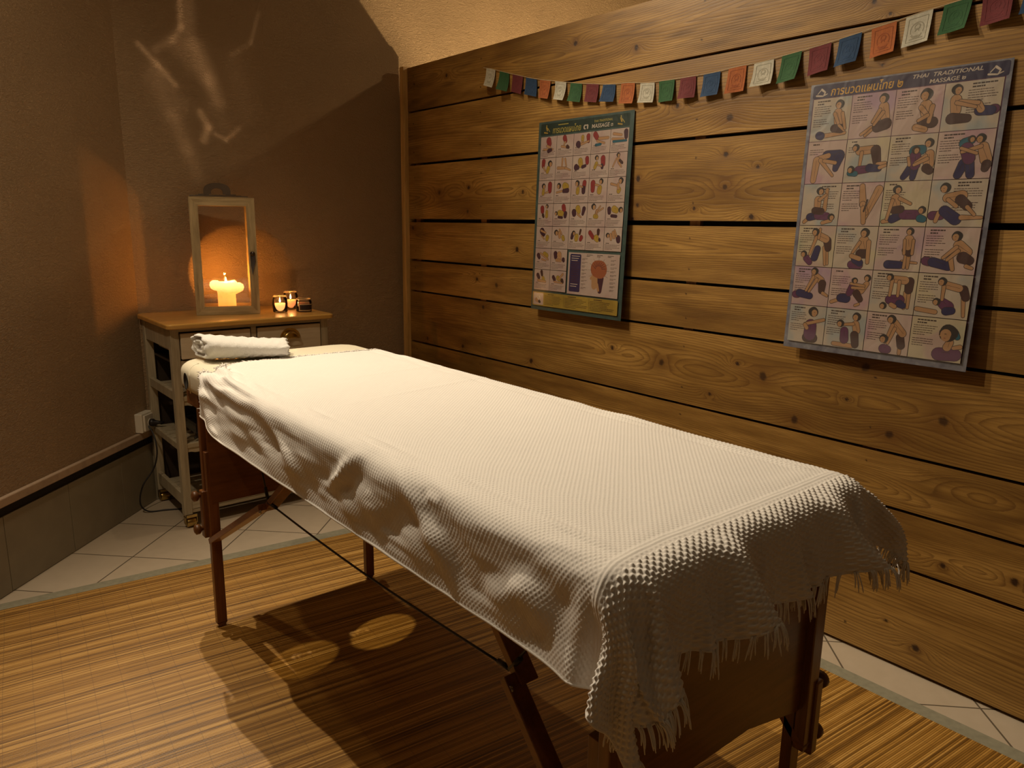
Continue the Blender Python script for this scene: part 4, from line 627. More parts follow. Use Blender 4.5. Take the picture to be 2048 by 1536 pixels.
[311,285,261,235,211,184,160,136,111,86,61,34,14,0,-5,-6,-6,-6,0,0,0,0,0,0,0,0,0,0,0,0,0,0,0,0,0,0,0,0,0,0,0,0,0,0,0,0,0,0,0,0,0,0,0,0,0,0,0,0,0,6,6,6,5,0,-11,-31,-57,-82,-107,-132,-156,-181,-207,-231,-256,-280],
[-213,-213,-213,-213,-213,-213,-213,-213,-213,-202,-185,-168,-152,-136,-120,-105,-90,-76,-63,-50,-38,-26,-16,-7,-1,0,0,0,0,0,0,0,0,0,0,0,0,0,0,0,0,0,-1,-1,-2,-2,-3,-3,-3,-4,-4,-5,-5,-6,-6,-6,-7,-7,-8,-8,-9,-9,-9,-10,-10,-11,-11,-11,-12,-12,-12,-13,-13,-13,-14,-14],
[-350,-325,-299,-274,-249,-224,-198,-173,-148,-123,-97,-71,-45,-23,-7,1,0,1,0,4,4,4,4,4,4,4,4,4,4,4,4,4,4,4,4,4,4,4,4,4,4,4,4,4,4,4,4,4,4,4,4,4,4,4,4,4,4,4,1,0,3,1,-6,-21,-42,-67,-92,-118,-143,-168,-193,-219,-244,-269,-294,-320],
[310,285,261,233,212,183,161,136,110,85,59,34,14,0,-5,-6,-5,-5,0,0,0,0,0,0,0,0,0,0,0,0,0,0,0,0,0,0,0,0,0,0,0,0,0,0,0,0,0,0,0,0,0,0,0,0,0,0,0,0,0,6,5,5,5,1,-10,-29,-53,-78,-104,-131,-154,-179,-206,-229,-256,-283],
[-224,-224,-224,-224,-224,-224,-224,-225,-225,-213,-195,-177,-160,-143,-126,-111,-95,-80,-66,-53,-40,-28,-17,-8,-1,0,0,0,0,0,0,0,0,0,0,0,0,0,0,0,0,0,-1,-1,-2,-2,-3,-3,-4,-4,-5,-5,-5,-6,-6,-7,-7,-8,-8,-9,-9,-9,-10,-10,-11,-11,-11,-11,-12,-12,-13,-13,-14,-14,-14,-15],
[-350,-324,-299,-273,-248,-223,-198,-173,-148,-121,-95,-70,-45,-22,-7,0,1,2,2,4,4,4,4,4,4,4,4,4,4,4,4,4,4,4,4,4,4,4,4,4,4,4,4,4,4,4,4,4,4,4,4,4,4,4,4,4,4,4,1,4,0,1,-6,-20,-42,-66,-92,-117,-142,-168,-193,-219,-244,-269,-295,-320],
[310,285,260,234,209,184,159,134,108,85,60,35,14,0,-5,-6,-6,-7,0,0,0,0,0,0,0,0,0,0,0,0,0,0,0,0,0,0,0,0,0,0,0,0,0,0,0,0,0,0,0,0,0,0,0,0,0,0,0,0,0,5,5,5,5,1,-9,-31,-55,-79,-102,-129,-154,-179,-206,-233,-259,-284],
[-235,-235,-235,-235,-235,-235,-235,-236,-236,-223,-205,-186,-168,-150,-133,-116,-100,-84,-69,-55,-42,-29,-18,-8,-1,0,0,0,0,0,0,0,0,0,0,0,0,0,0,0,0,0,-1,-1,-2,-2,-3,-3,-4,-4,-5,-5,-6,-6,-7,-7,-8,-8,-9,-9,-9,-10,-11,-11,-11,-12,-12,-13,-13,-13,-14,-14,-14,-15,-15,-15],
[-349,-324,-298,-273,-248,-223,-197,-172,-147,-122,-95,-70,-45,-22,-7,1,0,9,0,4,4,4,4,4,4,4,4,4,4,4,4,4,4,4,4,4,4,4,4,4,4,4,4,4,4,4,4,4,4,4,4,4,4,4,4,4,4,4,2,1,1,0,-6,-20,-41,-66,-92,-117,-142,-168,-193,-218,-244,-269,-294,-319],
[309,285,258,236,208,182,158,133,106,85,61,33,14,0,-5,-5,-5,-6,0,0,0,0,0,0,0,0,0,0,0,0,0,0,0,0,0,0,0,0,0,0,0,0,0,0,0,0,0,0,0,0,0,0,0,0,0,0,0,0,0,6,6,6,6,1,-9,-32,-53,-78,-104,-129,-155,-180,-205,-229,-252,-277],
[-246,-246,-246,-246,-246,-246,-246,-247,-247,-234,-214,-195,-176,-157,-139,-122,-105,-88,-73,-58,-44,-31,-19,-8,-1,0,0,0,0,0,0,0,0,0,0,0,0,0,0,0,0,-1,-1,-1,-2,-2,-3,-3,-4,-4,-5,-5,-6,-6,-7,-7,-8,-8,-9,-10,-10,-10,-11,-11,-11,-12,-13,-13,-14,-14,-14,-15,-15,-16,-16,-17],
[-348,-323,-298,-273,-248,-222,-197,-172,-146,-121,-95,-69,-44,-22,-5,1,0,6,0,4,4,4,4,4,4,4,4,4,4,4,4,4,4,4,4,4,4,4,4,4,4,4,4,4,4,4,4,4,4,4,4,4,4,4,4,4,4,4,0,4,1,0,-6,-20,-41,-66,-91,-116,-142,-167,-193,-218,-243,-268,-294,-319],
[308,284,257,234,206,182,158,132,108,82,61,35,13,1,-4,-5,-5,-5,0,0,0,0,0,0,0,0,0,0,0,0,0,0,0,0,0,0,0,0,0,0,0,0,0,0,0,0,0,0,0,0,0,0,0,0,0,0,0,0,0,5,5,5,6,2,-10,-30,-53,-77,-102,-126,-152,-178,-204,-231,-259,-281],
[-256,-257,-257,-257,-257,-258,-258,-258,-259,-244,-224,-204,-184,-164,-145,-127,-109,-92,-76,-61,-46,-32,-20,-9,-1,0,0,0,0,0,0,0,0,0,0,0,0,0,0,0,0,-1,-1,-2,-2,-3,-3,-4,-4,-5,-5,-6,-6,-7,-7,-8,-8,-9,-9,-10,-10,-11,-12,-12,-12,-13,-13,-14,-15,-15,-16,-17,-17,-17,-17,-18],
[-347,-322,-297,-272,-247,-221,-196,-170,-145,-120,-94,-69,-43,-22,-6,1,4,0,4,4,4,4,4,4,4,4,4,4,4,4,4,4,4,4,4,4,4,4,4,4,4,4,4,4,4,4,4,4,4,4,4,4,4,4,4,4,4,4,2,1,1,2,-5,-19,-41,-66,-91,-117,-143,-168,-193,-219,-244,-269,-295,-320],
[307,282,258,232,206,181,160,136,110,86,60,33,12,0,-6,-5,-5,-5,0,0,0,0,0,0,0,0,0,0,0,0,0,0,0,0,0,0,0,0,0,0,0,0,0,0,0,0,0,0,0,0,0,0,0,0,0,0,0,0,0,5,5,5,5,0,-12,-31,-55,-80,-105,-131,-156,-181,-206,-232,-259,-285],
[-267,-267,-268,-268,-268,-269,-269,-269,-269,-254,-233,-212,-192,-172,-152,-133,-114,-96,-79,-63,-48,-33,-20,-9,-1,0,0,0,0,0,0,0,0,0,0,0,0,0,0,0,0,-1,-1,-2,-2,-3,-3,-4,-4,-5,-5,-6,-7,-7,-8,-8,-9,-9,-10,-10,-11,-12,-12,-12,-13,-14,-14,-15,-15,-16,-16,-17,-17,-18,-18,-19],
[-346,-321,-296,-270,-245,-220,-195,-170,-145,-119,-94,-68,-42,-20,-4,2,0,4,3,4,4,4,4,4,4,4,4,4,4,4,4,4,4,4,4,4,4,4,4,4,4,4,4,4,4,4,4,4,4,4,4,4,4,4,4,4,4,4,2,1,0,1,-6,-20,-42,-67,-92,-117,-143,-168,-193,-218,-244,-269,-294,-319],
[304,282,258,234,204,177,160,138,109,86,57,31,10,-1,-4,-5,-6,-6,0,0,0,0,0,0,0,0,0,0,0,0,0,0,0,0,0,0,0,0,0,0,0,0,0,0,0,0,0,0,0,0,0,0,0,0,0,0,0,0,0,7,6,6,5,0,-11,-28,-52,-75,-101,-126,-153,-179,-206,-229,-255,-282],
[-278,-278,-279,-279,-280,-280,-280,-280,-280,-265,-243,-221,-200,-179,-158,-138,-119,-101,-83,-66,-50,-35,-21,-9,-1,0,0,0,0,0,0,0,0,0,0,0,0,0,0,0,0,-1,-1,-2,-2,-3,-3,-4,-5,-5,-6,-6,-7,-7,-8,-9,-9,-10,-10,-11,-11,-12,-13,-13,-14,-14,-15,-15,-16,-16,-17,-17,-18,-19,-19,-20],
[-344,-319,-294,-268,-243,-217,-194,-169,-144,-118,-92,-66,-40,-19,-6,1,6,2,1,4,4,4,4,4,4,4,4,4,4,4,4,4,4,4,4,4,4,4,4,4,4,4,4,4,4,4,4,4,4,4,4,4,4,4,4,4,4,4,0,5,0,2,-5,-21,-42,-66,-92,-117,-143,-168,-193,-219,-244,-270,-295,-321],
[301,281,257,235,210,177,152,136,110,81,57,31,10,-2,-6,-5,-5,-5,0,0,0,0,0,0,0,0,0,0,0,0,0,0,0,0,0,0,0,0,0,0,0,0,0,0,0,0,0,0,0,0,0,0,0,0,0,0,0,0,0,5,6,6,5,1,-11,-30,-57,-82,-106,-130,-155,-180,-206,-231,-257,-282],
[-289,-289,-290,-291,-291,-291,-291,-291,-291,-275,-252,-229,-207,-185,-164,-143,-124,-105,-86,-69,-52,-36,-22,-10,-1,0,0,0,0,0,0,0,0,0,0,0,0,0,0,0,0,-1,-1,-2,-2,-3,-4,-4,-5,-5,-6,-6,-7,-8,-8,-9,-9,-10,-11,-11,-12,-12,-13,-13,-14,-15,-16,-16,-17,-17,-18,-18,-19,-19,-20,-20],
[-341,-316,-290,-265,-240,-216,-190,-167,-142,-117,-91,-65,-39,-18,-3,2,0,5,1,4,4,4,4,4,4,4,4,4,4,4,4,4,4,4,4,4,4,4,4,4,4,4,4,4,4,4,4,4,4,4,4,4,4,4,4,4,4,4,3,2,1,0,-6,-21,-43,-67,-93,-118,-143,-169,-194,-219,-245,-270,-295,-320],
[296,279,258,234,203,183,162,130,102,88,62,25,8,4,-5,-3,-5,-4,0,0,0,0,0,0,0,0,0,0,0,0,0,0,0,0,0,0,0,0,0,0,0,0,0,0,0,0,0,0,0,0,0,0,0,0,0,0,0,0,0,7,6,6,7,2,-10,-30,-54,-78,-104,-130,-156,-183,-208,-231,-253,-278],
[-300,-301,-302,-302,-303,-303,-303,-303,-303,-286,-263,-238,-216,-192,-170,-149,-129,-109,-90,-71,-54,-38,-23,-10,-1,0,0,0,0,0,0,0,0,0,0,0,0,0,0,0,0,-1,-1,-2,-2,-3,-4,-4,-5,-6,-6,-7,-7,-8,-9,-9,-10,-10,-11,-11,-12,-13,-14,-14,-14,-15,-16,-16,-17,-18,-18,-19,-19,-20,-20,-21],
[-335,-312,-287,-261,-237,-212,-187,-163,-138,-114,-87,-62,-37,-22,-2,0,9,4,1,4,4,4,4,4,4,4,4,4,4,4,4,4,4,4,4,4,4,4,4,4,4,4,4,4,4,4,4,4,4,4,4,4,4,4,4,4,4,4,0,7,-1,0,-6,-21,-43,-67,-93,-118,-143,-169,-194,-220,-245,-270,-295,-320],
[288,275,253,225,201,185,162,129,101,88,62,25,8,4,-5,-5,-5,-6,0,0,0,0,0,0,0,0,0,0,0,0,0,0,0,0,0,0,0,0,0,0,0,0,0,0,0,0,0,0,0,0,0,0,0,0,0,0,0,0,0,7,7,7,6,2,-9,-31,-53,-80,-105,-131,-156,-184,-210,-234,-257,-279],
[-311,-312,-314,-315,-316,-316,-317,-317,-317,-300,-276,-250,-226,-201,-177,-155,-134,-113,-93,-74,-56,-39,-24,-11,-1,0,0,0,0,0,0,0,0,0,0,0,0,0,0,0,0,-1,-1,-2,-3,-3,-4,-4,-5,-6,-6,-7,-8,-8,-9,-10,-10,-11,-11,-12,-13,-13,-14,-15,-15,-16,-16,-17,-18,-18,-19,-20,-20,-21,-21,-22],
[-327,-305,-280,-255,-230,-206,-181,-156,-131,-107,-80,-56,-32,-18,2,4,0,10,2,4,4,4,4,4,4,4,4,4,4,4,4,4,4,4,4,4,4,4,4,4,4,4,4,4,4,4,4,4,4,4,4,4,4,4,4,4,4,4,1,0,3,1,-7,-21,-42,-68,-93,-118,-144,-169,-195,-220,-245,-270,-296,-321],
[277,266,251,230,208,180,152,125,102,89,62,27,11,10,-6,-5,-6,-6,0,0,0,0,0,0,0,0,0,0,0,0,0,0,0,0,0,0,0,0,0,0,0,0,0,0,0,0,0,0,0,0,0,0,0,0,0,0,0,0,0,6,6,6,9,3,-12,-27,-55,-80,-106,-131,-156,-180,-205,-230,-255,-280],
[-324,-324,-325,-327,-328,-330,-331,-332,-332,-314,-289,-262,-238,-212,-184,-162,-138,-117,-96,-77,-58,-41,-25,-11,-1,0,0,0,0,0,0,0,0,0,0,0,0,0,0,0,0,-1,-1,-2,-3,-3,-4,-5,-5,-6,-7,-7,-8,-9,-9,-10,-11,-11,-12,-13,-13,-14,-14,-15,-15,-16,-17,-18,-18,-19,-19,-20,-20,-21,-22,-22],
[-317,-296,-273,-248,-223,-198,-173,-148,-124,-99,-72,-48,-23,-17,7,9,0,-1,5,4,4,4,4,4,4,4,4,4,4,4,4,4,4,4,4,4,4,4,4,4,4,4,4,4,4,4,4,4,4,4,4,4,4,4,4,4,4,4,2,0,2,3,-5,-21,-44,-67,-93,-118,-144,-169,-194,-219,-245,-270,-295,-321],
[265,240,233,223,198,171,147,124,113,87,49,25,24,16,1,1,-3,-5,0,1,0,0,0,0,0,0,0,0,0,0,0,0,0,0,0,0,0,0,0,0,0,0,0,0,0,0,0,0,0,0,0,0,0,0,0,0,0,0,0,7,7,5,11,6,-12,-28,-55,-79,-102,-124,-150,-177,-204,-234,-258,-280],
[-337,-341,-339,-339,-341,-344,-346,-348,-345,-331,-303,-279,-251,-225,-197,-172,-146,-121,-100,-80,-60,-42,-26,-11,-1,0,0,0,0,0,0,0,0,0,0,0,0,0,0,0,0,-1,-1,-2,-3,-3,-4,-5,-5,-6,-7,-8,-8,-9,-10,-10,-11,-12,-12,-13,-14,-14,-15,-16,-17,-17,-17,-18,-19,-19,-20,-21,-21,-22,-23,-23],
[-301,-276,-259,-239,-213,-188,-163,-137,-116,-87,-64,-35,-27,-10,11,10,-1,6,1,5,4,4,4,4,4,4,4,4,4,4,4,4,4,4,4,4,4,4,4,4,4,4,4,4,4,4,4,4,4,4,4,4,4,4,4,4,4,4,-1,3,0,10,-4,-19,-43,-67,-93,-119,-144,-169,-194,-220,-245,-270,-296,-321],
[271,242,212,187,178,174,150,115,100,88,64,29,22,21,11,14,2,2,5,1,0,0,0,0,0,0,0,0,0,0,0,0,0,0,0,0,0,0,0,0,0,0,0,0,0,0,0,0,0,0,0,0,0,0,0,0,0,0,0,6,6,6,5,1,-12,-29,-56,-80,-105,-130,-155,-180,-205,-231,-257,-283],
[-350,-355,-360,-365,-365,-358,-364,-367,-369,-347,-321,-293,-266,-238,-213,-184,-155,-131,-105,-83,-62,-43,-26,-12,-1,0,0,0,0,0,0,0,0,0,0,0,0,0,0,0,0,-1,-1,-2,-3,-4,-4,-5,-6,-6,-7,-8,-8,-9,-10,-11,-11,-12,-13,-14,-14,-15,-16,-17,-17,-18,-19,-19,-20,-20,-21,-22,-22,-23,-23,-24],
[-280,-256,-231,-206,-187,-174,-149,-126,-102,-83,-55,-29,-10,-1,21,12,-3,2,14,3,4,4,4,4,4,4,4,4,4,4,4,4,4,4,4,4,4,4,4,4,4,4,4,4,4,4,4,4,4,4,4,4,4,4,4,4,4,4,3,2,5,1,-7,-20,-43,-67,-93,-118,-143,-168,-194,-219,-244,-270,-295,-320],
[292,263,233,204,177,151,119,111,110,85,53,37,35,33,34,24,10,9,4,1,0,0,0,0,0,0,0,0,0,0,0,0,0,0,0,0,0,0,0,0,0,0,0,0,0,0,0,0,0,0,0,0,0,0,0,0,0,0,0,7,7,7,6,1,-10,-28,-52,-76,-101,-126,-151,-176,-202,-227,-253,-279],
[-367,-371,-376,-381,-386,-391,-394,-397,-389,-372,-342,-316,-288,-258,-232,-197,-164,-139,-110,-86,-64,-45,-27,-12,-1,0,0,0,0,0,0,0,0,0,0,0,0,0,0,0,0,-1,-1,-2,-3,-4,-4,-5,-6,-7,-7,-8,-9,-9,-10,-11,-12,-12,-13,-14,-15,-16,-16,-17,-18,-18,-19,-20,-21,-22,-23,-23,-24,-25,-26,-27],
[-257,-232,-208,-183,-159,-134,-110,-91,-86,-58,-33,-5,9,-3,-3,14,25,22,4,-1,4,4,4,4,4,4,4,4,4,4,4,4,4,4,4,4,4,4,4,4,4,4,4,4,4,4,4,4,4,4,4,4,4,4,4,4,4,4,0,6,-1,1,-6,-21,-42,-67,-92,-118,-143,-168,-194,-219,-245,-270,-296,-321],
[287,260,236,212,189,168,151,130,94,78,74,71,71,46,41,41,36,22,8,8,0,0,0,0,0,0,0,0,0,0,0,0,0,0,0,0,0,0,0,0,0,0,0,0,0,0,0,0,0,0,0,0,0,0,0,0,0,0,0,7,7,7,6,1,-11,-31,-57,-81,-105,-130,-155,-179,-204,-229,-255,-282],
[-411,-410,-410,-411,-412,-415,-420,-422,-417,-399,-367,-336,-309,-272,-246,-218,-189,-155,-118,-93,-66,-46,-28,-13,-1,0,0,0,0,0,0,0,0,0,0,0,0,0,0,0,0,-1,-2,-2,-3,-4,-5,-5,-6,-7,-8,-8,-9,-10,-11,-11,-12,-13,-14,-15,-15,-16,-17,-18,-18,-19,-20,-21,-22,-23,-24,-24,-25,-26,-27,-28],
[-250,-225,-199,-173,-148,-124,-100,-76,-53,-24,-6,-10,-1,13,33,32,26,17,-1,-2,4,4,4,4,4,4,4,4,4,4,4,4,4,4,4,4,4,4,4,4,4,4,4,4,4,4,4,4,4,4,4,4,4,4,4,4,4,4,0,-1,2,0,-7,-22,-43,-68,-94,-119,-144,-170,-195,-221,-246,-271,-296,-322],
[297,274,251,228,204,180,151,138,110,81,70,69,65,59,39,37,35,33,12,4,0,0,0,0,0,0,0,0,0,0,0,0,0,0,0,0,0,0,0,0,0,0,0,0,0,0,0,0,0,0,0,0,0,0,0,0,0,0,0,7,7,7,6,1,-11,-32,-56,-81,-107,-132,-157,-183,-208,-234,-260,-285],
[-416,-417,-418,-419,-420,-421,-423,-426,-425,-401,-370,-342,-310,-277,-248,-219,-191,-163,-123,-94,-67,-47,-28,-13,-1,0,0,0,0,0,0,0,0,0,0,0,0,0,0,0,0,-1,-2,-2,-3,-4,-5,-5,-6,-7,-8,-8,-9,-10,-11,-11,-12,-13,-14,-15,-16,-16,-17,-18,-18,-19,-20,-21,-22,-23,-24,-25,-25,-26,-27,-28],
[-250,-225,-199,-174,-148,-123,-98,-76,-52,-28,-9,4,-3,5,31,33,34,32,13,6,4,4,4,4,4,4,4,4,4,4,4,4,4,4,4,4,4,4,4,4,4,4,4,4,4,4,4,4,4,4,4,4,4,4,4,4,4,4,2,1,0,-1,-7,-22,-44,-69,-94,-119,-145,-170,-195,-221,-246,-271,-296,-322],
]
def settle():
    a = np.array(DRAPE, dtype=float).reshape(len(ROWS), 3, 76).transpose(0, 2, 1)/2000.0
    out = np.zeros((132, 76, 3)); rr = np.arange(132)
    for i in range(76):
        for k in range(3): out[:, i, k] = np.interp(rr, ROWS, a[:, i, k])
    out[..., 0] += np.linspace(.495, 1.442, 76)[None, :]; out[..., 1] += np.linspace(.40, 2.27, 132)[:, None]; out[..., 2] += .87
    for s in range(2): out[1:-1] = (out[:-2]+2*out[1:-1]+out[2:])/4
    # stiff folds that stand out from the near end
    u = np.linspace(.495, 1.442, 76)[None, :]; v = np.linspace(.40, 2.27, 132)[:, None]
    # the near flap is a little shorter, its stiff folds stand out and the right corner flares
    near = np.clip((.60-v)/.05, 0, 1)*np.clip((u-.66)/.06, 0, 1)
    out[..., 2] = np.where(out[..., 2] < .865, .865-(.865-out[..., 2])*(1-.20*near), out[..., 2])
    dep = np.clip((.585-v)/.185, 0, 1)**1.1
    rid = lambda c, w, a: a*np.exp(-((u-c-(.585-v)*.10)/w)**2)
    R = rid(.870, .028, 1.0)+rid(1.150, .032, .95)+rid(1.015, .018, .35)+rid(.785, .018, .25)+rid(1.075, .016, .30)+rid(.60, .04, .6)-rid(.94, .03, .15)-rid(1.22, .04, .2)
    out[..., 1] -= R*dep*.085; out[..., 2] += np.maximum(R, 0)*dep*.040*np.clip((u-.66)/.05, 0, 1)
    out[..., 0] -= .030*np.exp(-((u-.63)/.06)**2)*dep
    side = np.clip((u-1.285)/.10, 0, 1); bul = np.sin(np.pi*np.clip((.60-v)/.20, 0, 1)*.62)
    out[..., 0] += .062*side**.7*bul; out[..., 2] += .022*side*bul; out[..., 1] -= .012*side*bul
    # far left corner of the side flap reaches the head section; soft creases in the side flap
    m = np.clip((.69-u)/.08, 0, 1); m = m*m*(3-2*m); k = np.clip((v-1.55)/.5, 0, 1); k = k*k*(3-2*k)
    out[..., 1] += .125*m*k
    cre = lambda u0, v0, ang, ln, wd, a: a*np.exp(-(((u-u0)*math.cos(ang)+(v-v0)*math.sin(ang))/wd)**2-((-(u-u0)*math.sin(ang)+(v-v0)*math.cos(ang))/ln)**2)
    d = cre(.60, 1.42, .5, .09, .014, .017)-cre(.60, 1.36, .5, .09, .026, .009)+cre(.585, 1.70, -.5, .08, .020, .013)-cre(.60, 1.80, -.3, .09, .028, .014)+cre(.60, 1.08, -.7, .12, .022, .012)-cre(.61, 1.00, -.6, .12, .030, .013)+cre(.58, .80, .4, .08, .024, .013)-cre(.60, .72, -.2, .08, .026, .012)+cre(.57, 1.25, .2, .07, .020, .010)-cre(.58, 1.18, .3, .08, .024, .011)
    d = d+.006*np.sin(v*21+u*30)*np.exp(-((u-.56)/.05)**2)+.003*np.sin(v*47-u*60)*np.exp(-((u-.55)/.05)**2)
    d = d*.72; out[..., 0] -= d; out[..., 2] += .3*d
    lowp = (out[..., 2] < .845) & (u < .72) & (v+0*u > .66); out[..., 0] = np.where(lowp, np.minimum(out[..., 0], .657), out[..., 0])
    return out
G = settle()
NYc, NXc = G.shape[:2]
LU, LV = .947, 1.87                                                # cloth size in metres
FX, FY = 640, 1230
F = bspline(bspline(G, FY, 0), FX, 1)
U, V = np.meshgrid(np.linspace(0, LU, FX), np.linspace(0, LV, FY))
du = np.gradient(F, axis=1); dv = np.gradient(F, axis=0); nr = np.cross(du, dv); nr /= np.linalg.norm(nr, axis=-1, keepdims=True)+1e-9
if nr[FY//2, FX//2, 2] < 0: nr = -nr
rs = np.random.RandomState(3)
wob = smooth_noise(U, V, .12, .10, 11)*.0016
# gentle wrinkles across the top
wr_ = (np.exp(-((V-1.45-.10*(U-.3))/.012)**2)*.0012+np.exp(-((V-1.14-.16*U)/.010)**2)*.0014)*np.exp(-((U-.62)/.25)**2)
# weave: staggered bumps, coarser at the near end, smooth woven stripe between
VS = .205                                                          # where the coarse end band stops
pc, pf = .0074, .0054
def bumps(p, q): return np.clip(np.sin(np.pi*U/p+.15*np.sin(V*60))*np.sin(np.pi*V/q), 0, 1)**.8
hw = np.where(V < VS, bumps(pc, pc*.86)*.0030, bumps(pf, pf*.9)*.0010)
band = np.clip(1-np.abs(V-VS-.014)/.012, 0, 1)**.5
hw = hw*(1-band)+band*(.0014+.0004*np.sin(np.pi*V/.004))
hemw = np.clip((np.minimum(U, LU-U))/.006, 0, 1); hw = hw*hemw+(1-hemw)*.0012
jit = 1+.25*smooth_noise(U, V, .02, .02, 12)
F2 = F+nr*((hw*jit)+wob+wr_)[..., None]
top = F2.reshape(-1, 3); bot = (F-nr*.0006).reshape(-1, 3)
n = top.shape[0]; idx = np.arange(n).reshape(FY, FX)
q = np.stack([idx[:-1, :-1], idx[:-1, 1:], idx[1:, 1:], idx[1:, :-1]], -1).reshape(-1, 4)
def grid_mesh(name, co, quads):
    me = bpy.data.meshes.new(name); me.vertices.add(len(co)); me.vertices.foreach_set('co', co.astype(np.float32).ravel())
    me.loops.add(quads.size); me.loops.foreach_set('vertex_index', quads.astype(np.int32).ravel())
    me.polygons.add(len(quads)); me.polygons.foreach_set('loop_start', (np.arange(len(quads))*4).astype(np.int32))
    me.polygons.foreach_set('use_smooth', np.ones(len(quads), dtype=bool))
    me.update(calc_edges=True); me.validate(); return me
def m_cotton(name, c):
    t = NT(name); p = t.obco(); n1 = t.noise(p, 900, 2); n2 = t.noise(p, 9, 3)
    t.col(t.mix(n2, tuple(x*.95 for x in c)+(1,), c+(1,))); t.rough(.9); t.b.inputs['Sheen Weight'].default_value = .25
    t.b.inputs['Specular IOR Level'].default_value = .2
    t.bump(n1, .35, .0008); return t.m
M_COT = m_cotton('white_cotton', (.77, .735, .69))
bl = thing('blanket', 'off white waffle weave blanket with tasselled ends spread over the massage table', 'blanket', (.97, 1.4, .87))
def rel(a): return a-np.array([.97, 1.4, .87])
link('woven_cloth', grid_mesh('woven_cloth', rel(top), q), M_COT, bl)
# rolled side hems and the two tasselled ends
for cidx in (0, FX-1):
    bm = bmesh.new(); tube(bm, [Vector(rel(F[j, cidx])) for j in list(range(0, FY, 8))+[FY-1]], .0024, 7); obj('side_hem', bm, M_COT, bl, True)
def fringe(row, prev, length, lie, seed, step=.0088):
    bm = bmesh.new(); rd = random.Random(seed); k = 0
    cnt = int(LU/step)
    for a in range(cnt):
        i = int((a+.5)/cnt*(FX-1)); base = Vector(F[row, i]); d0 = (Vector(F[row, i])-Vector(F[prev, i])).normalized(); nn = Vector(nr[row, i])
        sidev = (Vector(F[row, min(i+6, FX-1)])-Vector(F[row, max(i-6, 0)])).normalized()
        lean = rd.uniform(-.35, .35)
        for s in range(4):
            L = length*rd.uniform(.75, 1.15); p = base+sidev*(s-1.5)*.0017+nn*rd.uniform(-.001, .001); d = (d0+sidev*(lean+rd.uniform(-.12, .12))+nn*rd.uniform(-.05, .15)).normalized()
            pts = [p-d0*.003]; tw = rd.uniform(-.5, .5)
            for m in range(5):
                pts.append(pts[-1]+d*L/5)
                g = Vector((0, 0, -.55)) if not lie else Vector((rd.uniform(-.3, .3), rd.uniform(-.2, .2), -.12))
                d = (d+g+sidev*tw*.25+nn*rd.uniform(-.15, .15)).normalized()
                if pts[-1].z < .868 and lie and .665 < pts[-1].x < 1.27 and pts[-1].y < 2.43: pts[-1].z = .8685+rd.uniform(0, .003)
            pts = [q_-Vector((.97, 1.4, .87)) for q_ in pts]
            tube(bm, pts, [.0011]*(len(pts)-1)+[.0006], 5)
    return obj('fringe', bm, M_COT, bl, True)
fringe(0, 3, .036, False, 1); fringe(FY-1, FY-4, .022, True, 2)

# ---------------------------------------------------------------- folded towel on the head end
def towel():
    bm = bmesh.new(); rd = random.Random(8)
    # rolled cross-section (spiral-like layered fold) swept along the length
    N = 40; prof = []
    for k in range(N):
        a = 2*math.pi*k/N; c, s = math.cos(a), math.sin(a)
        prof.append((.086*abs(c)**.72*(1 if c > 0 else -1), .027*abs(s)**.75*(1 if s > 0 else -1)))
    rings = []; M = 34
    for j in range(M):
        t = j/(M-1); sc = .88+.50*(1-t)**1.3; y = -.132+.264*t
        ends = 1 if 0 < j < M-1 else .93
        ring = []
        for k, (a, b) in enumerate(prof):
            w = .0016*math.sin(9*t*6+k*.7)+rd.uniform(-.0006, .0006)
            lip = .0022*math.sin(k*2*math.pi/N*7) if j > M-5 else 0
            skew = -.025*(1-t)*(a/.086)
            ring.append(bm.verts.new((y+skew+(.004*math.cos(k*1.1) if j in (0, M-1) else 0), (a*.92+w)*ends, (b*sc*ends+w+lip)+.0275*sc)))
        rings.append(ring)
    for j in range(M-1):
        for k in range(N): bm.faces.new((rings[j][k], rings[j][(k+1) % N], rings[j+1][(k+1) % N], rings[j+1][k])).smooth = True
    # spiral ends: inset rings stepping inwards
    for ring, sg in ((rings[0], -1), (rings[-1], 1)):
        cx_ = sum((v.co for v in ring), Vector())/N; prev = ring
        for q_, (f, dpt) in enumerate(((.86, .004), (.80, -.006), (.62, -.006), (.56, .003), (.38, .003), (.32, -.006), (.15, -.006))):
            nw = [bm.verts.new(cx_+(v.co-cx_)*f+Vector((sg*dpt, 0, 0))) for v in ring]
            for k in range(N): bm.faces.new((prev[k], prev[(k+1) % N], nw[(k+1) % N], nw[k])).smooth = True
            prev = nw
        bm.faces.new(prev)
    return bm
tt = NT('terry_cotton'); tt.col(tt.mix(tt.noise(tt.obco(), 12, 3), (.80, .79, .74, 1), (.88, .86, .82, 1))); tt.rough(.95); tt.b.inputs['Sheen Weight'].default_value = .4
tt.bump(tt.noise(tt.obco(), 420, 3, .7), .9, .003)
tw = obj('towel', towel(), tt.m, None, True); tw.location = (.850, 2.378, .8715); tw.rotation_euler = (0, 0, math.radians(-19))
tagthing(tw, 'white terry towel, folded and rolled, lying at the head end of the massage table', 'towel')

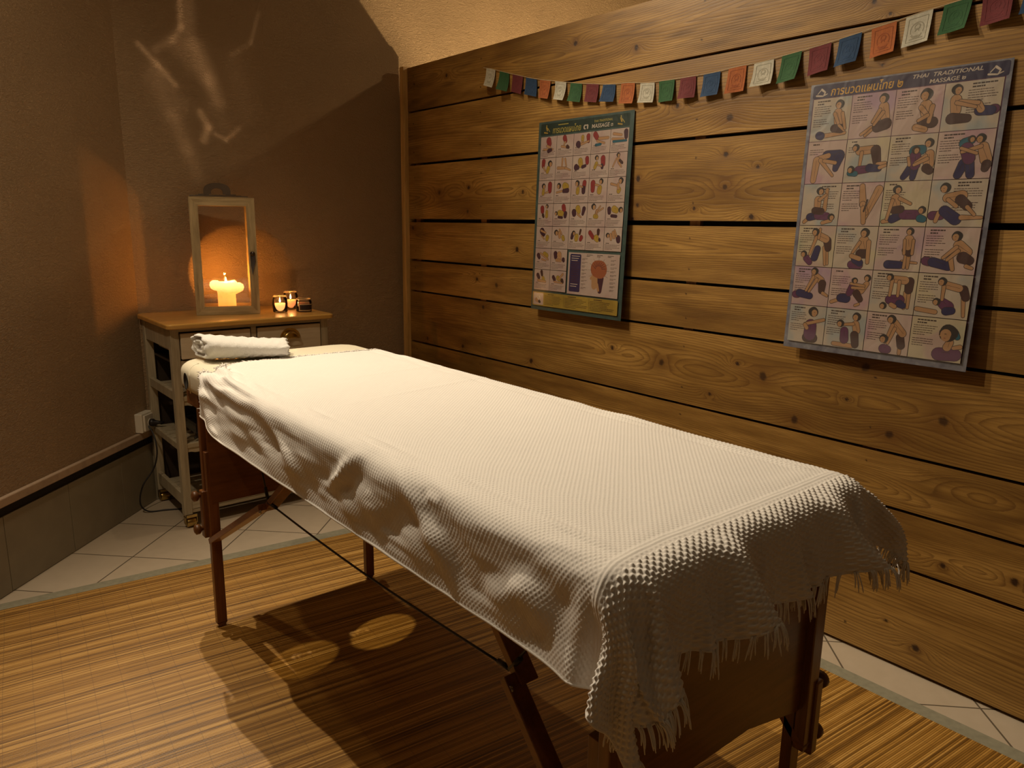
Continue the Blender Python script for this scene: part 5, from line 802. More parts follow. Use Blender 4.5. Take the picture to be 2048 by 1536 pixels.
# ---------------------------------------------------------------- console chest on castors
CX0, CX1, CY0, CY1, CZ = .845, 1.535, 3.195, 3.628, .885
M_CREAM = woodmat('limed_cream_wood', (.30, .255, .17), (.47, .41, .29), 'z', .5, 60)
M_CREAMX = woodmat('limed_cream_rail', (.30, .255, .17), (.47, .41, .29), 'x', .5, 60)
M_DRAW = woodmat('pale_drawer_front', (.56, .48, .35), (.70, .61, .46), 'x', .5, 40, 0, 8)
M_HONEY = woodmat('honey_varnished_pine', (.50, .27, .055), (.66, .38, .10), 'x', .28, 40, .5, 9)
M_BRASS = plain('aged_brass', (.52, .37, .13), .28, 1, .2, 40)
M_DARKIN = plain('dark_brown_back', (.035, .022, .012), .7)
ch = thing('console_chest', 'cream console chest on castors with honey wood top and two drawers', 'chest', (1.19, 3.41, 0))
def cob(name, bm, m, smooth=False, lab=None, parent=None):
    bmesh.ops.translate(bm, verts=bm.verts, vec=(-1.19, -3.41, 0)); o = obj(name, bm, m, parent or ch, smooth)
    if lab: o['label'] = lab
    return o
def rrect(x0, x1, y0, y1, r, n=6):
    out = []
    for cx_, cy_, a0 in ((x1-r, y1-r, 0), (x0+r, y1-r, 90), (x0+r, y0+r, 180), (x1-r, y0+r, 270)):
        for k in range(n+1): a = math.radians(a0+k*90/n); out.append((cx_+r*math.cos(a), cy_+r*math.sin(a)))
    return out
bm = bmesh.new(); rings = []
for ins, z in ((.006, CZ-.022), (0, CZ-.018), (0, CZ-.005), (.002, CZ-.0015), (.006, CZ)):
    rings.append([bm.verts.new((x, y, z)) for x, y in rrect(.828+ins, 1.556-ins, 3.166+ins, 3.642-ins*.3, .022)])
for a, b in zip(rings[:-1], rings[1:]):
    for k in range(len(a)): bm.faces.new((a[k], a[(k+1) % len(a)], b[(k+1) % len(a)], b[k]))
bm.faces.new(rings[0][::-1]); bm.faces.new(rings[-1]); cob('top', bm, M_HONEY, False, 'honey varnished wooden top')
PW = .034
for x in (CX0, CX1-PW):
    for y in (CY0, CY1-PW):
        bm = bmesh.new(); box(bm, x, x+PW, y, y+PW, .062, CZ-.022, .002); cob('post', bm, M_CREAM)
        bm = bmesh.new(); xc, yc = x+PW/2+(.012 if x < 1 else -.012), y+PW/2+.004
        lathe(bm, [(0, -.019), (.020, -.019), (.0215, -.016), (.0215, .016), (.020, .019), (0, .019)], (xc, yc, .0215), 22, mi=0, axis='x')
        box(bm, xc-.024, xc+.024, yc-.022, yc+.014, .046, .062, .002, 1)
        box(bm, xc-.026, xc-.021, yc-.012, yc+.012, .016, .05, .001, 1); box(bm, xc+.021, xc+.026, yc-.012, yc+.012, .016, .05, .001, 1)
        o = cob('castor', bm, [M_BRASS, M_BLACK]); o['label'] = 'brass coloured castor in black fork'
# front: rail, centre divider, bottom rail of the drawer bay
bm = bmesh.new(); box(bm, CX0+PW, CX1-PW, CY0+.003, CY0+.025, .849, CZ-.022, .001)
box(bm, 1.178, 1.200, CY0+.003, CY0+.025, .735, .849, .001); cob('drawer_frame', bm, M_CREAMX)
bm = bmesh.new(); box(bm, CX0+PW, CX1-PW, CY0+.004, CY0+.022, .703, .728, .001); cob('front_rail', bm, M_CREAMX)
bm = bmesh.new(); box(bm, CX0+PW, CX1-PW, CY1-.012, CY1-.002, .08, CZ-.022); cob('back_panel', bm, M_DARKIN)
bm = bmesh.new(); box(bm, CX0+PW, CX1-PW, CY0+.03, CY1-.012, .700, .708); cob('drawer_floor', bm, M_DARKIN)
for x0, x1 in ((CX0+PW+.005, 1.173), (1.205, CX1-PW-.004)):
    bm = bmesh.new(); box(bm, x0, x1, CY0-.003, CY0+.016, .735, .842, .003)
    box(bm, x0+.012, x1-.012, CY0+.016, CY1-.05, .742, .830)
    dr = cob('drawer', bm, M_DRAW)
    bm = bmesh.new(); xc = (x0+x1)/2; zc = .787; yf = CY0-.003         # half-round cup pull
    N = 16; rows = []
    for i in range(9):
        ph = math.radians(i*90/8)
        row = []
        for k in range(N+1):
            a = math.pi*k/N
            row.append(bm.verts.new((xc+.040*math.cos(a)*math.cos(ph*.55) if i < 8 else xc+.040*math.cos(a)*math.cos(ph*.55), yf-.024*math.sin(ph), zc+(.036*math.sin(a))*math.cos(ph*.55))))
        rows.append(row)
    for i in range(8):
        for k in range(N): bm.faces.new((rows[i][k], rows[i][k+1], rows[i+1][k+1], rows[i+1][k])).smooth = True
    # backing flange
    fl = [(xc+.047*math.cos(math.pi*k/N), zc+.045*math.sin(math.pi*k/N)) for k in range(N+1)]
    prism(bm, [(a, b) for a, b in fl]+[(xc-.040, zc-.004), (xc-.037, zc+.0), (xc+.037, zc+.0), (xc+.040, zc-.004)], .002, 0, Matrix.Translation((0, yf-.002, 0)))
    tube(bm, [(xc-.036, yf-.020, zc+.001), (xc-.015, yf-.024, zc+.001), (xc+.015, yf-.024, zc+.001), (xc+.036, yf-.020, zc+.001)], .0018, 6)
    for sx in (-.043, .043): lathe(bm, [(0, -.004), (.003, -.003), (.0035, 0), (0, 0)], (xc+sx, yf-.001, zc+.004), 10, axis='y')
    bmesh.ops.translate(bm, verts=bm.verts, vec=(-1.19, -3.41, 0)); o = obj('cup_handle', bm, M_BRASS, dr); o['label'] = 'brass cup pull'
# side frames: apron panel at the top, rails below
for xs in ((CX0+.004, CX0+.022), (CX1-.022, CX1-.004)):
    bm = bmesh.new(); box(bm, xs[0], xs[1], CY0+PW, CY1-PW, .775, CZ-.022, .001); cob('side_panel', bm, M_CREAM)
    for z0, z1 in ((.560, .598), (.345, .372), (.098, .150)):
        bm = bmesh.new(); box(bm, xs[0], xs[1], CY0+PW, CY1-PW, z0, z1, .001); cob('side_rail', bm, M_CREAM)
def scallop(x0, x1, ztop, zlow, depth, n):
    pts = [(x0, ztop), (x1, ztop)]
    k = []
    for i in range(41):
        t = i/40; x = x1+(x0-x1)*t; e = min(t, 1-t)
        z = zlow if e > .16 else zlow-depth*(math.sin(min(1, e/.05)*math.pi/2)**.7)*(1-max(0, (e-.08)/.08))
        if e < .02: z = zlow-depth*.8
        k.append((x, z))
    return pts+k
for zt, zf in ((.578, .550), (.375, .348)):
    bm = bmesh.new()
    for i in range(6):
        y0 = CY0+.028+i*.066; box(bm, CX0+.022, CX1-.022, y0, y0+.048, zt-.016, zt-.004, .001)
    box(bm, CX0+PW, CX1-PW, CY0+.003, CY0+.026, zt-.020, zt, .002)
    prism(bm, scallop(CX0+PW, CX1-PW, zt-.018, zf+.006, .022, 3), .012, 0, Matrix.Translation((0, CY0+.008, 0)))
    cob('slatted_shelf', bm, M_CREAMX)
bm = bmesh.new()
for i in range(5):
    y0 = CY0+.024+i*.078; box(bm, CX0+.022, CX1-.022, y0, y0+.068, .098, .108, .001)
fr = [(CX0+PW, .084), (CX1-PW, .084), (CX1-PW, .155)]
for i in range(31):
    t = i/30; x = CX1-PW-(CX1-CX0-2*PW)*t; e = min(t, 1-t)
    fr.append((x, .152-.028*min(1, max(0, (e-.04)/.10))**.6))
fr.append((CX0+PW, .155))
prism(bm, fr, .014, 0, Matrix.Translation((0, CY0+.004, 0)))
box(bm, CX0+PW, CX1-PW, CY0+.006, CY0+.028, .066, .082, .001)
cob('bottom_tray', bm, M_CREAMX)
# dark appliance lying on the middle shelf
ap = thing('black_appliance', 'low black appliance with a coiled cord on the middle slatted shelf of the chest', 'appliance', (1.06, 3.36, .376))
bm = bmesh.new(); box(bm, -.12, .16, -.10, .12, .002, .062, .014); obj('casing', bm, plain('black_plastic', (.015, .015, .02), .25), ap)
bm = bmesh.new()
pts = [(-.10+.05*math.cos(a*.9)+.01*a/4, -.118+.018*math.sin(a*1.3), .006+.0016*a) for a in [i*.45 for i in range(40)]]
tube(bm, pts, .0045, 7); obj('coiled_cord', bm, M_CABLE, ap, True)

# ---------------------------------------------------------------- wall socket, plug and cable
sk = thing('wall_socket', 'white surface mounted wall socket on the left wall just above the ledge', 'socket', (0, 0, 0))
def lob(name, bm, m, parent, lab=None):
    o = obj(name, bm, m, parent)
    if lab: o['label'] = lab
    return o
M_WPLA = plain('white_plastic', (.70, .66, .56), .4, var=.03)
bm = bmesh.new(); leftbox(bm, .015, .105, -.036, 0, .354, .442, .004); lob('back_box', bm, M_WPLA, sk)
bm = bmesh.new(); leftbox(bm, .022, .098, -.046, -.0362, .361, .435, .003); fp = lob('face_plate', bm, M_WPLA, sk)
pc_ = ML @ Vector((.058, -.047, .395))
inn = Vector((R2, -R2, 0))
bm = bmesh.new(); tube(bm, [pc_-inn*.001, pc_+inn*.001], [.019, .019], 20); obj('socket_ring', bm, M_WPLA, fp)
pl = thing('power_plug', 'black power plug and cable hanging from the wall socket beside the chest', 'plug', (0, 0, 0))
bm = bmesh.new(); q0 = pc_+inn*.0015
tube(bm, [q0, q0+inn*.012, q0+inn*.014, q0+inn*.030+Vector((.004, 0, 0)), q0+inn*.050+Vector((.016, .006, -.002))], [.0165, .0175, .013, .009, .0045], 14); obj('plug_body', bm, M_CABLE, pl, True)
bm = bmesh.new()
s0 = q0+inn*.048+Vector((.016, .006, -.002))
ctl = [s0, Vector((.822, 3.575, .392)), Vector((.830, 3.535, .35)), Vector((.831, 3.50, .28)), Vector((.815, 3.51, .20)), Vector((.760, 3.50, .13)), Vector((.742, 3.50, .05)), Vector((.770, 3.49, .008)), Vector((.84, 3.47, .0045)), Vector((.90, 3.44, .0045))]
def cat(P, n=6):
    out = []
    for i in range(len(P)-1):
        p0, p1, p2, p3 = P[max(i-1, 0)], P[i], P[i+1], P[min(i+2, len(P)-1)]
        for k in range(n):
            t = k/n; out.append(.5*((2*p1)+(p2-p0)*t+(2*p0-5*p1+4*p2-p3)*t*t+(3*p1-p0-3*p2+p3)*t**3))
    return out+[P[-1]]
tube(bm, cat(ctl), .0034, 8); obj('cable', bm, M_CABLE, pl, True)

# ---------------------------------------------------------------- lantern with burning candle
M_GREYW = woodmat('weathered_grey_wood', (.30, .22, .11), (.62, .49, .27), 'z', .6, 50)
M_GREYX = woodmat('weathered_grey_rail', (.30, .22, .11), (.62, .49, .27), 'x', .6, 50)
M_CHROME = plain('polished_steel', (.62, .58, .54), .12, 1, .05)
g = NT('clear_glass'); g.b.inputs['Transmission Weight'].default_value = 1; g.col((1, 1, 1)); g.rough(0.0); g.b.inputs['IOR'].default_value = 1.45
tr = g.n('ShaderNodeBsdfTransparent'); gl = g.n('ShaderNodeBsdfGlossy'); gl.inputs['Roughness'].default_value = .02; fz = g.n('ShaderNodeFresnel'); fz.inputs[0].default_value = 1.35
mx = g.n('ShaderNodeMixShader'); g.set(mx.inputs[0], fz.outputs[0]); g.t.links.new(tr.outputs[0], mx.inputs[1]); g.t.links.new(gl.outputs[0], mx.inputs[2])
g.t.links.new(mx.outputs[0], g.t.nodes['Material Output'].inputs[0]); M_PANE = g.m
LA = math.atan2(-.080, .2575)
ln = thing('candle_lantern', 'tall weathered wooden lantern with glass panes and a metal loop handle on the chest', 'lantern', (1.023, 3.422, CZ+.0008), LA)
LW, LD, LH = .268, .165, .510
fw = .036
def lanf(name, bm, m, lab=None, smooth=False, parent=None):
    o = obj(name, bm, m, parent or ln, smooth)
    if lab: o['label'] = lab
    return o
# mitred frames front and back
for y0, y1, nm in ((0, .018, 'door_frame'), (LD-.018, LD, 'back_frame')):
    bm = bmesh.new()
    def mitre(pts, mi): prism(bm, pts, y1-y0, mi, Matrix.Translation((0, y0, 0)))
    mitre([(0, 0), (fw, fw), (fw, LH-fw), (0, LH)], 0); mitre([(LW, 0), (LW, LH), (LW-fw, LH-fw), (LW-fw, fw)], 0)
    mitre([(0, 0), (LW, 0), (LW-fw, fw), (fw, fw)], 1); mitre([(0, LH), (fw, LH-fw), (LW-fw, LH-fw), (LW, LH)], 1)
    fo = lanf(nm, bm, [M_GREYW, M_GREYX])
    bm = bmesh.new(); ym = (y0+y1)/2; box(bm, fw-.002, LW-fw+.002, ym-.001, ym+.001, fw-.002, LH-fw+.002); lanf('glass_pane', bm, M_PANE, None, False, fo)
for x0 in (0.0, LW-.016):
    bm = bmesh.new(); w = .022
    for ya, yb in ((.0185, .0185+w), (LD-.0185-w, LD-.0185)): box(bm, x0, x0+.016, ya, yb, 0, LH, .001)
    box(bm, x0, x0+.016, .0185+w, LD-.0185-w, 0, .03, .001); box(bm, x0, x0+.016, .0185+w, LD-.0185-w, LH-.03, LH, .001)
    so = lanf('side_frame', bm, M_GREYW)
    bm = bmesh.new(); box(bm, x0+.007, x0+.009, .0185+w, LD-.0185-w, .03, LH-.03); lanf('glass_pane', bm, M_PANE, None, False, so)
bm = bmesh.new(); box(bm, .016, LW-.016, .019, LD-.019, .004, .018); lanf('base_board', bm, M_GREYX)
bm = bmesh.new(); box(bm, .004, LW-.024, .004, LD-.004, LH+.0005, LH+.007, .002); box(bm, .03, LW-.05, .03, LD-.03, LH+.007, LH+.010, .001)
rf = lanf('roof_plate', bm, M_CHROME, 'shiny metal roof plate')
bm = bmesh.new()                                                    # strap handle on two flanges
hc_ = (LW-.02)/2-.005; N = 18; zb = LH+.0105
def strap(a, h): return [(hc_+a*math.cos(math.pi*k/N), h*math.sin(math.pi*k/N)**.55) for k in range(N+1)]
o_, i_ = strap(.056, .048), strap(.024, .026)
va = [[bm.verts.new((x, LD/2-.024, zb+.004+z)) for x, z in L] for L in (o_, i_)]
vb = [[bm.verts.new((x, LD/2+.024, zb+.004+z)) for x, z in L] for L in (o_, i_)]
for k in range(N):
    bm.faces.new((va[0][k], va[0][k+1], va[1][k+1], va[1][k])); bm.faces.new((vb[0][k], vb[1][k], vb[1][k+1], vb[0][k+1]))
    bm.faces.new((va[0][k], vb[0][k], vb[0][k+1], va[0][k+1])).smooth = True; bm.faces.new((va[1][k], va[1][k+1], vb[1][k+1], vb[1][k])).smooth = True
for k in (0, N): bm.faces.new((va[0][k], va[1][k], vb[1][k], vb[0][k]))
for sx in (-1, 1): box(bm, hc_+sx*.056-.022, hc_+sx*.056+.022, LD/2-.030, LD/2+.030, zb, zb+.004, .001)
lanf('loop_handle', bm, M_CHROME, 'broad metal loop handle')
bm = bmesh.new()                                                    # turn catch on the door
lathe(bm, [(0, -.016), (.008, -.014), (.011, -.008), (.009, -.003), (.006, 0), (.0, 0)], (LW-.020, -.0005, .268), 16, axis='y')
prism(bm, [(LW-.030, .262), (LW-.010, .262), (LW-.008, .235), (LW-.016, .205), (LW-.024, .176), (LW-.029, .215)], .004, 0, Matrix.Translation((0, -.0045, 0)))
lanf('door_catch', bm, plain('dark_steel', (.10, .08, .07), .2, 1), 'dark metal turn catch')
# candle: flared melted rim around the flame
wx = NT('wax_painted_glow'); wx.col((.95, .62, .28)); wx.rough(.5); wx.b.inputs['Subsurface Weight'].default_value = .6
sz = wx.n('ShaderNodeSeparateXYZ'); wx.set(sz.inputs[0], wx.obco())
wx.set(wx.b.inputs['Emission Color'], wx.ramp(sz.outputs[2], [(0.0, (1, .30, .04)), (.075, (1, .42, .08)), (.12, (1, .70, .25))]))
wx.set(wx.b.inputs['Emission Strength'], wx.math('ADD', 1.1, wx.math('MULTIPLY', wx.math('MAXIMUM', wx.math('SUBTRACT', sz.outputs[2], .06), 0), 15)))  # wax emits, stronger upward, in place of flame light glowing through it
cn = thing('pillar_candle', 'burning yellow pillar candle with a melted flared rim inside the lantern', 'candle', (1.176, 3.468, CZ+.0195), LA)
bm = bmesh.new()
prof = [(0, 0), (.038, 0), (.039, .004), (.0385, .066), (.040, .078), (.052, .080), (.064, .088), (.069, .102), (.066, .116), (.055, .124), (.042, .122), (.031, .112), (.0, .106)]
lathe(bm, prof, (0, 0, 0), 40)
for v in bm.verts:
    a = math.atan2(v.co.y, v.co.x); r = math.hypot(v.co.x, v.co.y)
    if v.co.z > .07 and r > .02:
        k = 1+.10*math.sin(3*a+.5)+.05*math.sin(7*a); v.co.x *= k; v.co.y *= k*.8; v.co.z += .005*math.sin(2*a+1)
        if math.cos(a-.1) > .8: v.co.z -= .014
    elif r > .02: k = 1+.02*math.sin(11*a); v.co.x *= k; v.co.y *= k
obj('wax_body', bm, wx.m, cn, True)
fm = NT('candle_flame'); fm.b.inputs['Emission Color'].default_value = (1, .62, .20, 1); fm.b.inputs['Emission Strength'].default_value = 22; fm.col((1, .6, .2)); M_FLAME = fm.m
def flame(parent, x, y, z, s):
    bm = bmesh.new(); lathe(bm, [(0, 0), (.0035*s, .003*s), (.006*s, .010*s), (.0055*s, .017*s), (.003*s, .028*s), (.0, .038*s)], (x, y, z), 14); o = obj('flame', bm, M_FLAME, parent, True)
    bm = bmesh.new(); tube(bm, [(x, y, z-.008), (x+.0008, y, z+.004)], .0009, 6); obj('wick', bm, M_BLACK, parent)
    return o
flame(cn, 0, 0, .106, .95)
lp = point('candle_light', (1.176, 3.468, CZ+.0195+.1475), 2.8, (1, .36, .055), .0045)

# added patterned spot standing in for light reflected off the lantern roof and handle
def reflection_gobo():
    d = bpy.data.lights.new('lantern_gobo_spot', 'SPOT'); d.energy = 1; d.color = (1, .70, .45); d.spot_size = math.radians(165); d.spot_blend = .3; d.shadow_soft_size = .004
    o = bpy.data.objects.new('lantern_gobo_spot', d); COL.objects.link(o); ox, oy, oz = 1.15, 3.36, 1.47; o.location = (ox, oy, oz); o.rotation_euler = (math.radians(90), 0, 0)
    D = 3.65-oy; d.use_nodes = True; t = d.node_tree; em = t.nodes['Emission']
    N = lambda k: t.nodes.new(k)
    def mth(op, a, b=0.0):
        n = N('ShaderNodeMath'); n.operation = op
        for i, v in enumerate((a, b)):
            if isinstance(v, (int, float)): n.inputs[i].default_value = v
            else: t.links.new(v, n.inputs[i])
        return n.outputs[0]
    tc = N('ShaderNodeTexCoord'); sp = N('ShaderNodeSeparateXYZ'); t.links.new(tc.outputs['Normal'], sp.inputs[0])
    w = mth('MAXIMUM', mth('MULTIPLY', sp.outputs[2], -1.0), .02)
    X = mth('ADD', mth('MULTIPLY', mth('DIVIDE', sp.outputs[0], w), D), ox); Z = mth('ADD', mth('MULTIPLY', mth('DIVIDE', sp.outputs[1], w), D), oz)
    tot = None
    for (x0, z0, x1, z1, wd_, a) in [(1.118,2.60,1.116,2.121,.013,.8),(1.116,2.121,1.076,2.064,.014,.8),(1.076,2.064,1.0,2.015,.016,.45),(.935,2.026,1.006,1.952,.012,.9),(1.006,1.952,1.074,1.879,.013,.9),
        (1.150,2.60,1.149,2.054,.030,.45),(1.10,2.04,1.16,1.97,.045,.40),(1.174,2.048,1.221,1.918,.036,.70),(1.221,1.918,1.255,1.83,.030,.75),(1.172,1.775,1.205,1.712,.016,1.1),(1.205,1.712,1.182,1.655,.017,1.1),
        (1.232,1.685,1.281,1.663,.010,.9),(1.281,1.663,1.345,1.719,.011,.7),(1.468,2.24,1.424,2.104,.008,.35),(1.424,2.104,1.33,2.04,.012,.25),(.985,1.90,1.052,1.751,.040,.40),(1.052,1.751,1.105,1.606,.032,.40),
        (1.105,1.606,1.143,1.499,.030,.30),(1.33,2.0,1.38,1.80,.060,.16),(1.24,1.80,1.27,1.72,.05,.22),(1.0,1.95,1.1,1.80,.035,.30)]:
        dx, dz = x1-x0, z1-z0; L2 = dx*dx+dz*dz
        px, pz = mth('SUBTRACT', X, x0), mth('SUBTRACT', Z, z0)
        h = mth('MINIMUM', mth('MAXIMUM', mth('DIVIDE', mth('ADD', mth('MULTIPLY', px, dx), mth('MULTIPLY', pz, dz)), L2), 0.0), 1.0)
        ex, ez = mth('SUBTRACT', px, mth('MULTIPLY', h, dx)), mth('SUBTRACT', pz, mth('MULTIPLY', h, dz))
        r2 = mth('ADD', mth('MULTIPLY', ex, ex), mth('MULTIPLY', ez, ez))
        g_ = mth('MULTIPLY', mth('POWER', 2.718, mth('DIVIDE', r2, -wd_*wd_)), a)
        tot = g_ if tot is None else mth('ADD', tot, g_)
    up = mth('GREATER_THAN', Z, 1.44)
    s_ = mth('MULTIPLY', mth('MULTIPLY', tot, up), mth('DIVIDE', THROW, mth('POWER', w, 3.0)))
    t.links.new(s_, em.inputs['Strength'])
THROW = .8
reflection_gobo()

# ---------------------------------------------------------------- three candle jars
M_GLASS = M_PANE
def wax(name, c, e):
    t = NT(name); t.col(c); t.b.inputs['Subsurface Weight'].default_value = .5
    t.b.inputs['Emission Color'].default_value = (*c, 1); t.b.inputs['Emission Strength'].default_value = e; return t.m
def jar(label, x, y, r, h, waxc, burning, e, tag_=None, wh=.6):
    t = thing('candle_jar', label, 'candle jar', (x, y, CZ+.0008), 0, 'glass candle jars on the chest')
    bm = bmesh.new()
    lathe(bm, [(0, 0), (r*.9, 0), (r, .004), (r*1.04, h*.5), (r*.98, h*.80), (r*.88, h*.85), (r*.92, h*.9), (r*.92, h), (r*.87, h), (r*.86, h*.88), (r*.93, h*.78), (r*.97, h*.5), (r*.94, .006), (0, .005)], n=28)
    obj('glass', bm, M_GLASS, t, True)
    bm = bmesh.new(); lathe(bm, [(0, .0065), (r*.90, .0065), (r*.93, h*wh*.5), (r*.93, h*wh), (0, h*wh-.002)], n=28); obj('wax', bm, wax('jar_wax', waxc, e), t, True)
    bm = bmesh.new(); tube(bm, [(r*.90*math.cos(a), r*.90*math.sin(a), h*.93) for a in [i*math.pi/12 for i in range(25)]], .0016, 6, 0, False); obj('rim', bm, plain('glass_rim', (.75, .55, .30), .1), t, True)
    if burning: flame(t, 0, 0, h*wh+.004, .62); point('candle_light', (x, y, CZ+h*wh+.031), .22, (1, .45, .12), .003)
    if tag_:
        bm = bmesh.new(); N = 12; a0, a1 = math.radians(-150), math.radians(-42)
        for (ra, z0, z1, mi) in ((r*1.055, h*.10, h*.60, 0), (r*1.062, h*.16, h*.54, 1)):
            m_ = .10 if mi else 0
            lo = [bm.verts.new((ra*math.cos(a0+m_+(a1-a0-2*m_)*k/N), ra*math.sin(a0+m_+(a1-a0-2*m_)*k/N), z0)) for k in range(N+1)]
            hi = [bm.verts.new((v.co.x, v.co.y, z1)) for v in lo]
            for k in range(N): bm.faces.new((lo[k], lo[k+1], hi[k+1], hi[k])).material_index = mi
        obj('paper_label', bm, tag_, t)
    return t
jar('burning candle jar with pale orange wax nearest to the lantern, leftmost of three', 1.377, 3.352, .033, .077, (.95, .50, .16), True, 1.1, None, .52)
jar('burning candle jar at the back, middle one of the three jars', 1.472, 3.452, .034, .086, (.90, .42, .13), True, .6, None, .50)
jar('unused squat candle jar with a black label at the right end of the chest top', 1.478, 3.318, .036, .062, (.40, .17, .06), False, .05, [plain('cream_paper', (.55, .42, .24), .6), plain('black_print', (.02, .01, .01), .6)], .66)

# ---------------------------------------------------------------- prayer flags
FL = [(2.842,1.983,.076),(2.744,1.955,.077),(2.651,1.93,.072),(2.561,1.906,.07),(2.472,1.887,.071),(2.377,1.869,.071),(2.286,1.852,.07),(2.194,1.838,.067),(2.105,1.825,.063),(2.009,1.819,.074),(1.915,1.807,.069),(1.826,1.804,.071),(1.733,1.803,.07),(1.635,1.803,.073),(1.536,1.809,.079),(1.44,1.811,.073),(1.345,1.82,.081),(1.254,1.828,.077),(1.164,1.84,.077),(1.07,1.852,.079),(.978,1.865,.078),(.884,1.876,.075),(.793,1.883,.077),(.70,1.892,.076)]
FC = {'white': (.60, .56, .44), 'green': (.018, .105, .022), 'red': (.165, .012, .016), 'blue': (.008, .05, .135), 'orange': (.46, .12, .018)}
FM = {k: plain('flag_cotton_'+k, tuple(x*.62 for x in v), .85, var=.12, scale=120, bump=.25) for k, v in FC.items()}
FP = {'white': plain('flag_print_on_white', (.25, .23, .17), .85), 'orange': plain('flag_print_on_orange', (.22, .05, .008), .85), 'green': plain('flag_print_on_green', (.010, .06, .014), .85),
      'red': plain('flag_print_on_red', (.10, .007, .010), .85), 'blue': plain('flag_print_on_blue', (.005, .03, .085), .85)}
pf_ = thing('prayer_flag_garland', 'string of small white, green, red, blue and orange prayer flags on plank wall', 'garland', (PX, 1.8, 1.85))
seq = ['white', 'green', 'red', 'blue', 'orange']
def flag(i, y, z, h):
    c = seq[i % 5]; rd = random.Random(i*7+1); w = .068+rd.uniform(-.003, .003)
    bm = bmesh.new(); nu, nv = 8, 8; d0 = .004; curl = rd.uniform(.006, .020); tw = rd.uniform(-.010, .010); sk = rd.uniform(-.10, .10)
    slope = (FL[min(i+1, len(FL)-1)][1]-FL[max(i-1, 0)][1])/(FL[min(i+1, len(FL)-1)][0]-FL[max(i-1, 0)][0])
    def P(u, v, e=0):     # u to the right (towards -y), v down
        yy = -(u-.5)*w - v*h*sk*.6; zz = -v*h - (u-.5)*w*slope
        return (-(d0+curl*v*v+tw*(u-.5)*v+.002*math.sin(u*5+i)*v)-e, yy, zz)
    def sheet(u0, u1, v0, v1, n, e, mi):
        g_ = [[bm.verts.new(P(u0+(u1-u0)*a/n, v0+(v1-v0)*b/n, e)) for a in range(n+1)] for b in range(n+1)]
        for b in range(n):
            for a in range(n): f = bm.faces.new((g_[b][a], g_[b+1][a], g_[b+1][a+1], g_[b][a+1])); f.material_index = mi; f.smooth = True
    sheet(0, 1, 0, 1, 8, 0, 0); sheet(0, 1, 0, 1, 8, -.0006, 0)
    def line(pts, t=.012, mi=1):
        for (u0, v0), (u1, v1) in zip(pts[:-1], pts[1:]):
            L = math.hypot(u1-u0, v1-v0)+1e-6; nx, ny = -(v1-v0)/L*t, (u1-u0)/L*t; n = 3
            for k in range(n):
                a, b = k/n, (k+1)/n
                q = [(u0+(u1-u0)*s+sx*nx, v0+(v1-v0)*s+sx*ny) for s, sx in ((a, -1), (b, -1), (b, 1), (a, 1))]
                f = bm.faces.new([bm.verts.new(P(a_, b_, .0004)) for a_, b_ in q]); f.material_index = mi
    line([(.14, .12), (.86, .12), (.86, .88), (.14, .88), (.14, .12)], .010)
    circ = lambda cx_, cy_, r, a0=0, a1=360, n=12: [(cx_+r*math.cos(math.radians(a0+(a1-a0)*k/n)), cy_+r*.9*math.sin(math.radians(a0+(a1-a0)*k/n))) for k in range(n+1)]
    line(circ(.5, .50, .25, 150, 390), .016); line(circ(.5, .42, .10), .022); line(circ(.5, .60, .20, 20, 160), .026)
    line([(.36, .72), (.64, .72)], .020); line([(.42, .56), (.5, .48), (.58, .56)], .020); line([(.25, .80), (.75, .80)], .010)
    o = obj('flag', bm, [FM[c], FP[c]], pf_); o.location = (0, y-1.8, z-1.85); o['label'] = c+' flag'
for i, (y, z, h) in enumerate(FL): flag(i, y, z, h)
bm = bmesh.new(); pts = [(-.0035, FL[0][0]+.055-1.8, FL[0][1]+.012-1.85)]+[(-.0035, y-1.8, z+.001-1.85) for y, z, h in FL]+[(-.0035, -1.2, .075), (-.0035, -2.2, .20)]
tube(bm, pts, .0011, 6); obj('string', bm, plain('flag_string', (.40, .30, .17), .8), pf_, True)

# ---------------------------------------------------------------- laminated massage posters
def paper(name, c, c2=None, scale=9):
    c = tuple(x*.60 for x in c); c2 = None if c2 is None else tuple(tuple(x*.60 for x in q) for q in c2)
    t = NT(name); p = t.obco()
    if c2 is None: t.col(c)
    else:
        n = t.n('ShaderNodeTexNoise'); t.set(n.inputs['Vector'], p); n.inputs['Scale'].default_value = scale; n.inputs['Detail'].default_value = 3
        t.col(t.ramp(n.outputs[0], [(.36, c2[0]), (.48, c), (.58, c), (.68, c2[1])]))
    t.rough(.45); t.b.inputs['Coat Weight'].default_value = .8; t.b.inputs['Coat Roughness'].default_value = .10
    w = t.noise(t.mapping(p, (1, 1, .7)), 13, 2, .5, .8); t.bump(w, .30, .010); return t.m
PC = {'S': (.46, .25, .115), 'B': (.060, .022, .018), 'N': (.022, .018, .085), 'P': (.115, .025, .085), 'T': (.012, .11, .16), 'H': (.028, .022, .02),
      'R': (.27, .025, .025), 'Y': (.42, .27, .035), 'K': (.055, .015, .03), 'O': (.045, .022, .015), 'W': (.60, .50, .40)}
